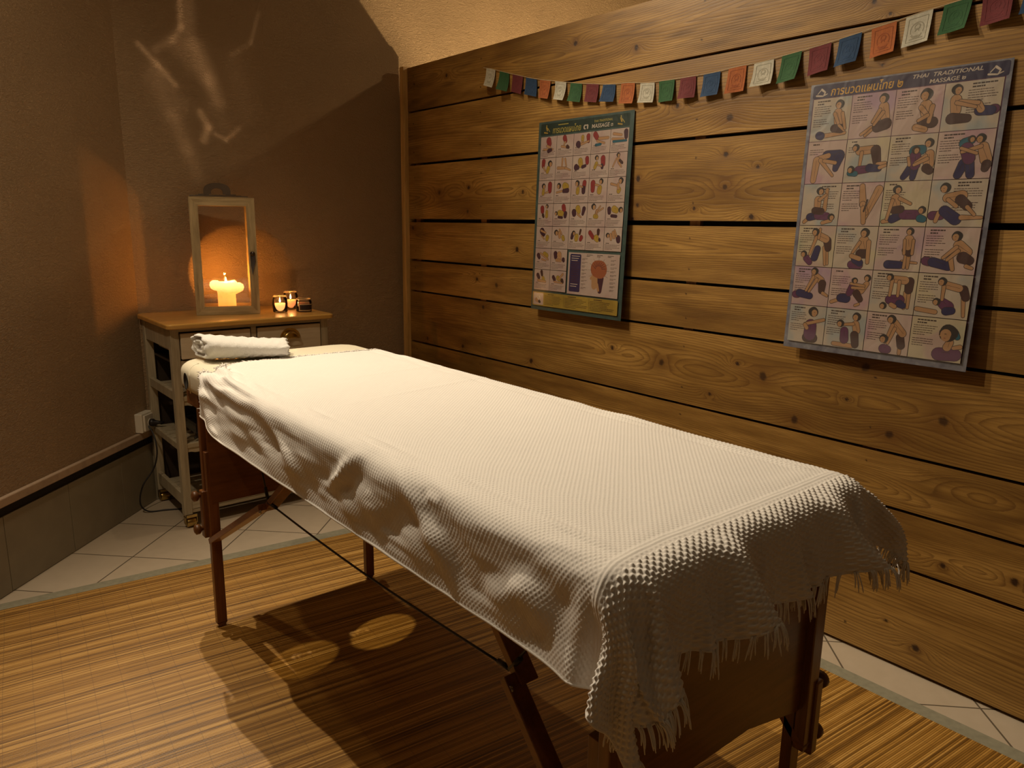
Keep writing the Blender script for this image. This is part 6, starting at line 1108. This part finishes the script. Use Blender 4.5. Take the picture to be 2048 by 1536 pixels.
class Poster:
    def __init__(s, name, y0, z0, W, H, tilt, mats):
        s.bm = bmesh.new(); s.W, s.H = W, H; s.y0, s.z0 = y0, z0; s.tilt = tilt; s.mats = mats; s.idx = {k: i for i, k in enumerate(mats)}; s.name = name; s.e = .0003; s.lay = 0
    def P(s, u, v, e):
        # u to the right, v down, both in metres; the sheet leans off the wall towards its lower edge
        return Vector((-.004-s.tilt*v-e, -u, -v))
    def poly(s, pts, m, lay=None):
        s.lay += 1
        e = .0004+.0000022*s.lay if lay is None else lay
        f = s.bm.faces.new([s.bm.verts.new(s.P(u, v, e)) for u, v in pts]); f.material_index = s.idx[m]
    def rect(s, u0, v0, u1, v1, m): s.poly([(u0, v0), (u1, v0), (u1, v1), (u0, v1)], m)
    def rrect(s, u0, v0, u1, v1, r, m):
        pts = []
        for cx_, cy_, a0 in ((u1-r, v1-r, 0), (u0+r, v1-r, 90), (u0+r, v0+r, 180), (u1-r, v0+r, 270)):
            for k in range(5): a = math.radians(a0+k*22.5); pts.append((cx_+r*math.cos(a), cy_+r*math.sin(a)))
        s.poly(pts, m)
    def capsule(s, a, b, ra, rb, m, n=7):
        dx, dy = b[0]-a[0], b[1]-a[1]; t = math.atan2(dy, dx)
        pts = [(a[0]+ra*math.cos(t+math.pi/2+math.pi*k/n), a[1]+ra*math.sin(t+math.pi/2+math.pi*k/n)) for k in range(n+1)]
        pts += [(b[0]+rb*math.cos(t-math.pi/2+math.pi*k/n), b[1]+rb*math.sin(t-math.pi/2+math.pi*k/n)) for k in range(n+1)]
        s.poly(pts, m)
    def figure(s, u0, v0, w, h, items):
        sc = min(w, h)/100; X = lambda x: u0+x/100*w; Y = lambda y: v0+y/100*h; ol = 1.15*sc
        cl = lambda q, lo, hi: max(lo, min(hi, q))
        def C(x, y, r): return (cl(X(x), u0+r+.0005, u0+w-r-.0005), cl(Y(y), v0+r+.0005, v0+h-r-.0005))
        for it in items:
            if it[0] == 'head':
                _, x, y, r, hx = it; R = r*sc; c = C(x, y, R*1.3)
                s.capsule(c, (c[0]+.001, c[1]), R*1.08+ol, R*1.08+ol, 'O'); s.capsule((c[0], c[1]-R*.3), (c[0]-hx*R*.35, c[1]-R*.1), R*1.02, R*1.0, 'H')
                s.capsule((c[0]+hx*R*.25, c[1]+R*.1), (c[0]+hx*R*.22, c[1]+R*.5), R*.72, R*.6, 'S')
                s.capsule((c[0]+hx*R*.75, c[1]+R*.2), (c[0]+hx*R*.9, c[1]+R*.35), R*.12, R*.12, 'S')
                s.rect(c[0]+hx*R*.30-R*.12, c[1]+R*.02, c[0]+hx*R*.30+R*.16, c[1]+R*.12, 'O'); s.rect(c[0]+hx*R*.35-R*.10, c[1]+R*.62, c[0]+hx*R*.35+R*.14, c[1]+R*.70, 'R')
            else:
                m, x0, y0_, x1, y1_, r0, r1 = it; a, b = C(x0, y0_, r0*sc), C(x1, y1_, r1*sc)
                s.capsule(a, b, r0*sc+ol, r1*sc+ol, 'O'); s.capsule(a, b, r0*sc, r1*sc, m)
                if m in 'NPBRY' and r0 > 6:
                    d = (b[0]-a[0], b[1]-a[1]); s.capsule((a[0]+d[0]*.2, a[1]+d[1]*.2-r0*sc*.35), (a[0]+d[0]*.7, a[1]+d[1]*.7-r1*sc*.3), .5*sc, .4*sc, 'O')
                if m == 'S' and r0 > 6: s.capsule((a[0]-r0*sc*.1, a[1]), (b[0]+r1*sc*.25, b[1]), .35*sc, .3*sc, 'B')
    def lines(s, u0, v0, u1, n, pitch, th, seed, m='O', rag=.25):
        r = random.Random(seed)
        for i in range(n):
            u = u0; end = u1-(u1-u0)*(rag*r.random() if i < n-1 else .5)
            while u < end-.002:
                L = min(end-u, r.uniform(.003, .011)); s.rect(u, v0+i*pitch, u+L, v0+i*pitch+th, m); u += L+.0011
    def text(s, body, u, v, size, m, shear=0, squash=1.0, width=None):
        cu = bpy.data.curves.new('lettering', 'FONT'); cu.body = body; cu.size = 1; cu.resolution_u = 3; cu.offset = .012
        o = bpy.data.objects.new('lettering', cu); COL.objects.link(o); bpy.context.view_layer.update()
        me = bpy.data.meshes.new_from_object(o.evaluated_get(bpy.context.evaluated_depsgraph_get()))
        co = [v_.co.copy() for v_ in me.vertices]
        if co:
            x0 = min(c.x for c in co); wd_ = max(c.x for c in co)-x0; k = size if width is None else width/wd_
            s.lay += 1; e = .0004+.0000022*s.lay
            vs = [s.bm.verts.new(s.P(u+((c.x-x0)+shear*c.y)*k, v-c.y*size*squash, e)) for c in co]
            for p in me.polygons:
                try: s.bm.faces.new([vs[i] for i in p.vertices]).material_index = s.idx[m]
                except Exception: pass
        bpy.data.objects.remove(o); bpy.data.curves.remove(cu); bpy.data.meshes.remove(me)
    def done(s, label):
        # sheet with real thickness
        bm = s.bm; c = [(0, 0), (s.W, 0), (s.W, s.H), (0, s.H)]
        a = [bm.verts.new(s.P(u, v, .0004)) for u, v in c]; b = [bm.verts.new(s.P(u, v, -.0002)) for u, v in c]
        for f in [bm.faces.new(a), bm.faces.new(b[::-1])]+[bm.faces.new((a[i], b[i], b[(i+1) % 4], a[(i+1) % 4])) for i in range(4)]: f.material_index = 0
        for f in bm.faces:
            f.normal_update()
            if f.normal.x > .5 and all(abs(v.co.x-(-.004+s.tilt*v.co.z)) > .0003 for v in f.verts): f.normal_flip()
        me = bpy.data.meshes.new(s.name); bm.to_mesh(me); bm.free()
        o = link(s.name, me, list(s.mats.values())); o.location = (PX, s.y0, s.z0)
        tagthing(o, label, 'poster'); return o
base_m = {k: paper('print_'+n, PC[k]) for k, n in (('S', 'skin_tone'), ('B', 'dark_brown'), ('N', 'navy_cloth'), ('P', 'plum_cloth'), ('T', 'teal_cloth'), ('H', 'black_hair'), ('R', 'red_cloth'), ('Y', 'yellow_cloth'), ('K', 'maroon_cloth'), ('O', 'outline_ink'), ('W', 'pale_paper'))}

# poster with 24 numbered massage positions
m2 = {'edge': paper('silver_grey_edge', (.20, .20, .24), ((.13, .13, .17), (.28, .28, .31)), 30)}
m2.update(base_m)
m2['head'] = paper('midnight_blue_header', (.018, .012, .055)); m2['gold'] = paper('gold_lettering', (.62, .33, .03)); m2['rule'] = paper('plum_grid_line', (.10, .03, .07))
m2['c0'] = paper('cream_cell', (.52, .43, .33), ((.36, .38, .36), (.56, .47, .30))); m2['c1'] = paper('pink_cell', (.54, .40, .34), ((.48, .30, .33), (.52, .42, .34)))
m2['c2'] = paper('yellow_cell', (.54, .45, .30), ((.50, .36, .30), (.42, .42, .28))); m2['c3'] = paper('mauve_cell', (.50, .36, .33), ((.42, .28, .36), (.54, .44, .33)))
W2, H2 = .534, .788
p2 = Poster('massage_poster', 1.270, 1.719, W2, H2, .034, m2)
p2.rrect(.008, .004, W2-.006, .041, .006, 'head')
p2.rect(.010, .041, W2-.012, .769, 'rule')
p2.text('การนวดแผนไทย ๒', .064, .036, .029, 'gold', .12, 1.1, .205)
p2.text('THAI  TRADITIONAL', .292, .0195, .0145, 'W', .25, 1.0, .175); p2.text('MASSAGE ๒', .340, .0365, .0145, 'W', .1, 1.0, .088)
for fx, hx in ((.014, 1), (.475, -1)):
    p2.figure(fx, .006, .046, .034, [('W', 12, 78, 55, 85, 7, 6), ('W', 55, 85, 85, 70, 6, 3), ('W', 45, 30, 70, 55, 9, 7), ('W', 40, 35, 20, 65, 4, 3), ('W', 70, 55, 60, 85, 6, 4)])
SS = 'S'
cells = [
 [('S',38,88,90,84,5,4),('N',24,86,30,88,9,9),('S',68,36,72,58,10,11),('B',62,72,80,74,9,10),('S',60,38,74,66,4,3),('S',74,66,88,78,3,3),('S',80,38,90,74,4,3),('head',70,17,9,-1)],
 [('S',30,92,52,78,3,4),('S',40,95,55,82,3,3),('S',76,34,82,58,11,10),('B',66,78,86,72,11,12),('S',68,40,54,66,4,3),('S',76,46,58,72,4,3),('head',74,15,9,-1)],
 [('S',66,42,72,66,13,12),('B',62,78,84,78,10,11),('S',56,44,72,62,5,4),('S',80,44,76,76,5,4),('S',72,62,54,72,4,3),('S',50,86,70,92,7,6),('head',64,18,11,-1)],
 [('P',88,62,98,62,9,9),('N',66,62,86,64,10,9),('S',62,48,68,60,7,7),('S',22,36,24,58,11,10),('B',18,74,46,76,11,8),('S',30,40,62,46,4,4),('S',24,42,58,54,4,3),('head',22,15,9,1)],
 [('N',52,34,84,36,12,14),('N',84,40,78,66,12,7),('S',30,40,56,34,6,6),('S',26,44,22,92,9,7),('S',36,44,72,82,5,3),('S',46,46,76,52,4,4)],
 [('S',32,28,66,26,9,9),('S',38,32,36,64,4,3),('B',70,28,76,54,11,9),('S',78,60,96,58,4,3),('P',34,72,58,70,9,8),('N',60,68,82,70,9,7),('S',84,68,97,64,4,3),('T',14,78,28,80,6,6),('head',16,70,7,-1),('head',22,20,7,-1)],
 [('T',56,36,70,34,12,10),('N',52,72,38,92,9,6),('N',60,74,58,96,8,6),('P',58,48,60,66,12,11),('S',44,50,48,66,3,3),('S',88,44,88,66,9,11),('B',84,74,92,80,9,8),('S',80,48,60,62,4,3),('S',84,54,58,66,4,3),('head',58,34,7,1),('head',84,20,8,-1)],
 [('T',48,26,60,20,10,8),('N',52,68,44,96,10,8),('N',62,68,66,96,9,8),('P',54,38,60,58,13,12),('S',82,36,92,62,10,11),('B',92,72,90,80,9,7),('S',78,34,46,44,4,3),('S',72,48,44,36,3,3),('head',60,18,6,1),('head',76,18,8,-1)],
 [('S',10,92,22,82,4,4),('N',24,80,42,76,9,9),('P',46,76,70,78,10,9),('S',64,14,62,62,4,5),('S',42,38,42,56,9,8),('B',36,64,54,66,8,8),('S',46,38,62,26,4,3),('S',60,94,82,88,4,4),('head',82,80,7,1),('head',46,17,8,1)],
 [('S',50,8,56,50,6,8),('S',90,16,62,82,9,6),('S',56,50,66,70,7,5),('S',58,60,62,92,6,5),('O',66,40,60,66,1,1)],
 [('S',6,90,22,86,4,5),('N',26,84,48,72,9,9),('P',50,74,76,74,10,10),('T',86,82,94,84,8,7),('S',28,38,32,56,10,9),('B',28,64,42,62,8,8),('S',22,42,14,84,4,3),('S',38,38,62,50,4,3),('head',88,64,7,-1),('head',30,18,8,1)],
 [('P',4,76,24,76,9,9),('S',16,88,20,70,4,4),('N',30,66,52,84,11,12),('S',62,80,97,80,5,3),('S',32,38,58,34,9,11),('B',56,42,70,56,10,9),('S',34,42,50,56,4,4),('S',70,58,84,74,4,3),('head',26,17,9,-1)],
 [('S',80,52,86,92,4,3),('S',74,52,80,94,4,3),('B',80,36,84,54,10,8),('S',52,22,76,32,9,9),('N',56,56,50,78,8,9),('P',28,80,38,90,8,7),('S',50,28,36,70,4,3),('S',58,8,56,30,3,3),('head',20,70,7,-1),('head',46,15,8,-1)],
 [('P',46,94,66,95,9,8),('N',54,78,66,86,9,8),('S',70,34,72,54,12,10),('B',64,64,78,64,10,10),('S',60,38,46,62,4,3),('S',82,36,84,84,5,4),('S',44,70,64,76,5,5),('head',70,15,9,-1)],
 [('S',60,78,92,80,3,2),('N',30,86,58,86,9,8),('S',68,64,66,92,4,3),('S',74,64,74,92,4,3),('B',66,52,74,58,8,8),('S',70,28,70,44,10,8),('S',61,30,63,60,3,3),('S',80,30,80,60,3,3),('head',70,10,7,-1)],
 [('P',3,74,16,76,9,9),('N',22,76,52,84,10,9),('S',54,66,60,90,5,4),('S',66,38,82,52,11,10),('B',76,64,88,70,12,9),('S',62,42,40,66,4,3),('S',66,50,48,70,4,3),('S',84,82,94,86,4,3),('head',60,19,9,-1)],
 [('P',3,74,16,74,9,9),('N',20,70,50,76,10,8),('S',58,22,76,34,9,9),('B',80,42,80,60,10,8),('S',84,66,96,72,4,3),('S',54,26,38,62,4,3),('S',64,32,46,64,4,3),('head',56,11,8,-1)],
 [('S',8,86,22,80,4,4),('N',30,74,44,74,10,11),('P',56,42,50,60,8,8),('S',90,34,78,52,6,8),('B',68,60,78,74,9,7),('S',84,40,52,36,3,3),('S',84,46,56,46,3,3),('S',68,90,76,86,3,3),('head',60,28,6,1),('head',90,20,7,-1)],
 [('S',78,48,78,86,4,3),('S',86,48,86,84,4,3),('B',84,22,84,42,10,9),('S',50,18,74,20,8,9),('P',46,68,66,68,11,13),('N',68,76,76,80,9,7),('S',50,80,58,84,5,5),('S',46,22,44,58,4,3),('S',62,24,62,58,4,3),('head',32,84,7,-1),('head',40,14,7,-1)],
 [('S',88,52,92,92,4,3),('B',86,32,92,50,9,8),('S',54,24,78,30,8,8),('S',4,84,40,88,5,5),('P',52,66,62,74,11,13),('N',60,84,70,82,9,8),('S',50,28,50,58,4,3),('head',40,64,7,-1),('head',46,17,8,-1)],
 [('B',54,86,72,86,12,12),('P',62,52,62,76,16,17),('S',46,50,98,34,4,4),('S',46,52,52,60,5,5),('head',66,16,11,1)],
 [('S',26,92,72,93,5,5),('P',50,56,52,78,10,11),('S',76,36,80,52,9,9),('B',76,64,80,88,10,9),('S',70,36,44,40,4,3),('head',38,38,8,-1),('head',76,17,9,-1)],
 [('S',82,74,82,96,4,4),('B',80,56,84,76,9,9),('S',64,22,84,46,9,9),('P',46,90,54,92,11,10),('S',60,28,48,72,4,3),('S',66,36,54,74,4,3),('head',44,64,9,-1),('head',56,14,9,-1)],
 [('P',58,84,92,82,15,14),('S',98,62,84,66,5,4),('S',76,54,72,66,8,9),('T',84,30,88,40,6,6),('head',70,34,17,-1)]]
cu_ = [.012, .132, .256, .382, .520]; rv_ = [.042, .165, .288, .411, .534, .652, .768]
for r in range(6):
    for c in range(4):
        k = r*4+c; u0, u1 = cu_[c]+.0009, cu_[c+1]-.0009; v0, v1 = rv_[r]+.0009, rv_[r+1]-.0009
        p2.rect(u0, v0, u1, v1, ('c0', 'c1', 'c0', 'c3', 'c2', 'c0', 'c1')[(k*3+r) % 7])
        w, h = u1-u0, v1-v0
        right = k in (3, 8, 11, 2 and 99); tx0, tx1 = (u0+w*.42, u1-.006) if right else (u0+.006, u0+w*(.50 if k not in (5, 19, 15) else .42))
        p2.lines(tx0+.008, v0+.006, tx1-.004, 1 if k in (4, 5, 10, 17) else 2, .0075, .0036, k+50, 'O', .1)
        n = 9 if k not in (4, 5) else 3
        p2.lines(tx0, v0+.0225, tx1, 5 if n > 5 else 3, .0062, .0017, k+100, 'B', .2)
        if n > 5: p2.lines(tx0, v0+.0585, tx1-.004, 4, .0062, .0017, k+150, 'B', .2)
        p2.figure(u0, v0, w, h, cells[k])
p2.done('grey edged poster of massage poses under a midnight blue header, right of the two')

# poster with small treatment pictures, head chart and yellow footer
m1 = {'edge': paper('teal_green_edge', (.045, .088, .078), ((.03, .065, .06), (.065, .115, .10)), 25)}
m1.update(base_m)
m1['head'] = paper('dark_green_header', (.006, .028, .018)); m1['gold'] = paper('yellow_lettering', (.42, .34, .06)); m1['cell'] = paper('pinkish_cell', (.52, .40, .34), ((.48, .34, .30), (.55, .44, .37)))
m1['rule'] = paper('dark_grid_line', (.05, .025, .02)); m1['foot'] = paper('mustard_footer', (.40, .27, .04), ((.34, .22, .03), (.45, .31, .05))); m1['brick'] = paper('anatomy_red', (.34, .10, .04))
W1, H1 = .534, .786
p1 = Poster('massage_poster', 2.503, 1.721, W1, H1, .034, m1)
p1.rrect(.014, .008, W1-.020, .055, .006, 'head')
p1.text('การนวดแผนไทย', .088, .050, .030, 'gold', .05, 1.15, .165); p1.text('๓', .268, .048, .030, 'W', .05, 1.2, .026)
p1.text('MASSAGE ๓', .315, .048, .020, 'W', .1, 1.05, .112); p1.text('THAI TRADITIONAL', .325, .027, .012, 'gold', .2, 1.0, .10); p1.lines(.12, .016, .24, 1, .01, .004, 5, 'gold', 0)
for fx in (.026, .445): p1.figure(fx, .011, .050, .040, [('Y', 20, 80, 60, 88, 7, 6), ('Y', 45, 30, 55, 60, 10, 9), ('gold', 60, 40, 85, 75, 4, 3), ('gold', 45, 12, 46, 16, 6, 6)])
c1 = [.016, .116, .217, .318, .420, .514]; r1 = [.060, .147, .239, .334, .428, .521, .611, .700]
mini = [
 [('R',50,20,56,34,17,14),('S',40,44,62,52,6,5),('S',20,60,78,62,5,4),('K',50,68,66,64,9,8)],
 [('R',46,12,52,28,13,11),('S',50,34,44,46,5,4),('S',30,52,60,58,5,5),('B',64,56,72,60,9,6)],
 [('R',82,18,84,40,12,9),('Y',50,20,50,36,10,8),('S',48,40,40,48,4,4),('K',26,50,30,56,15,12),('S',44,52,86,40,5,4)],
 [('R',18,14,28,28,13,12),('S',40,34,88,34,6,6),('S',30,44,70,56,5,4),('T',24,62,50,60,6,5)],
 [('S',16,20,60,28,6,5),('K',84,16,86,38,12,10),('S',10,42,70,46,5,4),('T',16,54,88,54,5,4)],
 [('R',24,14,22,34,12,10),('Y',56,46,50,60,11,10),('S',24,40,36,56,4,4),('head',66,26,12,1)],
 [('S',40,8,38,42,5,4),('S',56,10,64,40,5,4),('S',14,48,60,50,7,5),('S',60,50,90,60,5,3)],
 [('R',82,16,84,32,11,10),('Y',44,24,48,40,14,13),('K',22,50,32,52,14,9),('K',58,50,74,46,7,6)],
 [('R',68,20,70,42,13,12),('K',64,50,66,58,8,7),('Y',34,40,26,56,9,8),('S',40,46,62,52,3,3),('head',34,16,9,1)],
 [('S',50,24,56,40,8,8),('B',60,34,74,44,6,5),('S',56,44,70,60,5,3),('S',40,26,22,58,3,3),('head',50,8,8,1)],
 [('R',72,18,72,44,13,12),('S',62,50,44,54,4,3),('Y',32,40,30,56,8,9),('head',32,24,10,1)],
 [('Y',62,26,74,30,15,14),('K',56,48,80,46,8,10),('S',14,54,46,48,4,4),('head',26,26,11,-1)],
 [('R',76,16,74,30,11,11),('K',72,40,72,54,11,10),('Y',40,42,38,56,10,10),('S',44,28,66,34,3,3),('head',34,18,11,-1)],
 [('R',22,20,22,48,13,11),('Y',60,40,58,54,12,13),('S',36,26,54,30,4,4),('head',66,14,10,-1)],
 [('S',20,26,60,34,5,4),('Y',66,50,64,56,11,10),('S',60,28,62,44,6,7),('head',74,12,11,-1)],
 [('R',30,20,32,34,12,11),('B',36,50,40,58,7,6),('Y',60,36,60,56,8,9),('head',60,12,8,-1)],
 [('R',62,14,66,26,12,12),('Y',38,42,54,44,13,12),('K',76,44,74,56,10,9),('K',34,60,56,62,5,5),('head',18,44,8,-1)],
 [('Y',46,22,52,34,14,12),('K',24,38,26,46,13,12),('S',44,46,66,60,4,3),('K',82,24,76,46,10,7)],
 [('S',52,34,50,50,7,8),('S',60,36,86,22,3,3),('Y',42,56,54,58,9,8),('S',70,14,48,40,3,3),('head',34,16,11,1)],
 [('Y',46,26,60,32,14,12),('K',18,26,20,40,10,9),('K',34,54,60,56,6,6),('head',84,30,10,1)],
 [('K',36,22,46,34,15,13),('Y',72,50,70,58,11,10),('S',34,44,52,58,3,3),('S',30,20,60,30,5,4)],
 [('S',44,30,48,46,9,8),('Y',68,48,72,56,10,9),('S',46,14,60,34,4,3),('head',26,28,11,1)],
 [('K',24,34,20,48,9,8),('Y',48,42,46,54,12,11),('B',70,14,66,30,5,5),('R',76,46,72,54,10,9),('head',30,28,9,1)],
 [('R',22,24,40,44,10,9),('B',68,14,68,28,8,7),('Y',58,46,64,52,14,12),('K',76,52,78,56,6,5)],
 [('S',50,22,56,40,8,8),('S',36,30,40,50,6,6),('K',80,44,82,54,12,11),('S',58,12,70,36,4,4),('head',20,34,9,1)],
 [('K',20,34,26,44,11,9),('Y',60,28,74,34,13,12),('S',34,24,84,52,4,4),('S',44,52,70,58,4,3)],
 [('K',28,22,30,38,12,10),('S',52,26,54,38,15,13),('K',78,48,80,52,10,8),('S',36,52,62,54,7,6)],
 [('K',22,28,30,40,10,9),('B',46,10,50,26,8,7),('Y',58,42,62,48,10,9),('S',26,54,74,58,6,5)],
 [('K',22,32,30,44,9,9),('Y',50,34,60,40,11,10),('S',80,14,56,40,5,4),('B',76,44,80,52,9,8),('S',30,54,78,58,4,3)]]
k = 0
p1.rect(c1[0], r1[0], c1[5], r1[5], 'rule'); p1.rect(c1[0], r1[5], c1[2], r1[7], 'rule')
for r in range(7):
    for c in range(5 if r < 5 else 2):
        u0, u1, v0, v1 = c1[c]+.0010, c1[c+1]-.0010, r1[r]+.0010, r1[r+1]-.0010
        p1.rect(u0, v0, u1, v1, 'cell'); p1.figure(u0, v0, u1-u0, (v1-v0), mini[k]); k += 1
        p1.lines(u0+.010, v1-.0315, u0+.045, 1, .006, .0026, k+10, 'O', .2); p1.lines(u0+.005, v1-.0245, u1-.006, 4, .0056, .0014, k+30, 'B', .25)
# head chart
u0, u1, v0, v1 = .2265, .5115, .532, .702
p1.rect(u0, v0, u1, v1, 'cell'); p1.rrect(u0+.010, v0+.006, u0+.074, v1-.010, .006, 'N')
for i in range(15): p1.rect(u0+.018, v0+.013+i*.0088, u0+.066-(i % 3)*.006, v0+.0155+i*.0088, 'W' if i < 3 or i > 12 else 'K')
hc2 = (u0+.175, v0+.066)
p1.capsule((hc2[0]-.012, hc2[1]+.030), (hc2[0]-.020, hc2[1]+.062), .026, .015, 'S'); p1.capsule((hc2[0]-.038, hc2[1]+.030), (hc2[0]-.040, hc2[1]+.034), .005, .005, 'S')
p1.capsule((hc2[0]+.014, hc2[1]+.030), (hc2[0]+.012, hc2[1]+.080), .017, .011, 'K')
p1.capsule((hc2[0]-.010, hc2[1]-.006), (hc2[0]+.010, hc2[1]-.004), .034, .036, 'brick'); p1.capsule((hc2[0]-.004, hc2[1]+.056), (hc2[0]+.004, hc2[1]+.078), .007, .006, 'S')
for i in range(9):
    a = math.radians(200+i*17); p1.capsule((hc2[0]+.018*math.cos(a), hc2[1]+.018*math.sin(a)), (hc2[0]+.038*math.cos(a+.2), hc2[1]+.036*math.sin(a+.2)), .0012, .0008, 'K')
    b = math.radians(150+i*30); p1.capsule((hc2[0]+.040*math.cos(b), hc2[1]+.038*math.sin(b)), (hc2[0]+.060*math.cos(b), hc2[1]+.052*math.sin(b)), .0004, .0004, 'O')
for i in range(9):
    p1.lines(u0+.080, v0+.022+i*.0145, u0+.112, 2, .0045, .0014, 200+i, 'O', .4); p1.lines(u1-.046, v0+.022+i*.0145, u1-.008, 2, .0045, .0014, 230+i, 'O', .4)
for i in range(3): p1.lines(u0+.105+i*.058, v0+.006, u0+.142+i*.058, 2, .005, .0018, 260+i, 'O', .4)
# footer
p1.rrect(.012, .709, W1-.018, .768, .005, 'foot'); p1.rrect(.018, .713, .082, .764, .004, 'cell')
p1.figure(.018, .713, .064, .051, [('S', 30, 60, 50, 70, 16, 12), ('H', 58, 70, 66, 76, 12, 10), ('W', 60, 30, 66, 46, 12, 10), ('W', 44, 44, 52, 56, 8, 7)])
for i, (a, b) in enumerate(((.090, .205), (.215, .355), (.365, .500))):
    p1.lines(a+.02, .7145, b-.02, 1, .006, .0028, 300+i, 'O', .1); p1.lines(a, .7225, b, 7, .0060, .0016, 310+i, 'O', .3)
    if i: p1.rect(a-.006, .715, a-.0052, .764, 'O')
p1.done('green edged poster with small pictures, head chart and yellow footer, left of the two')
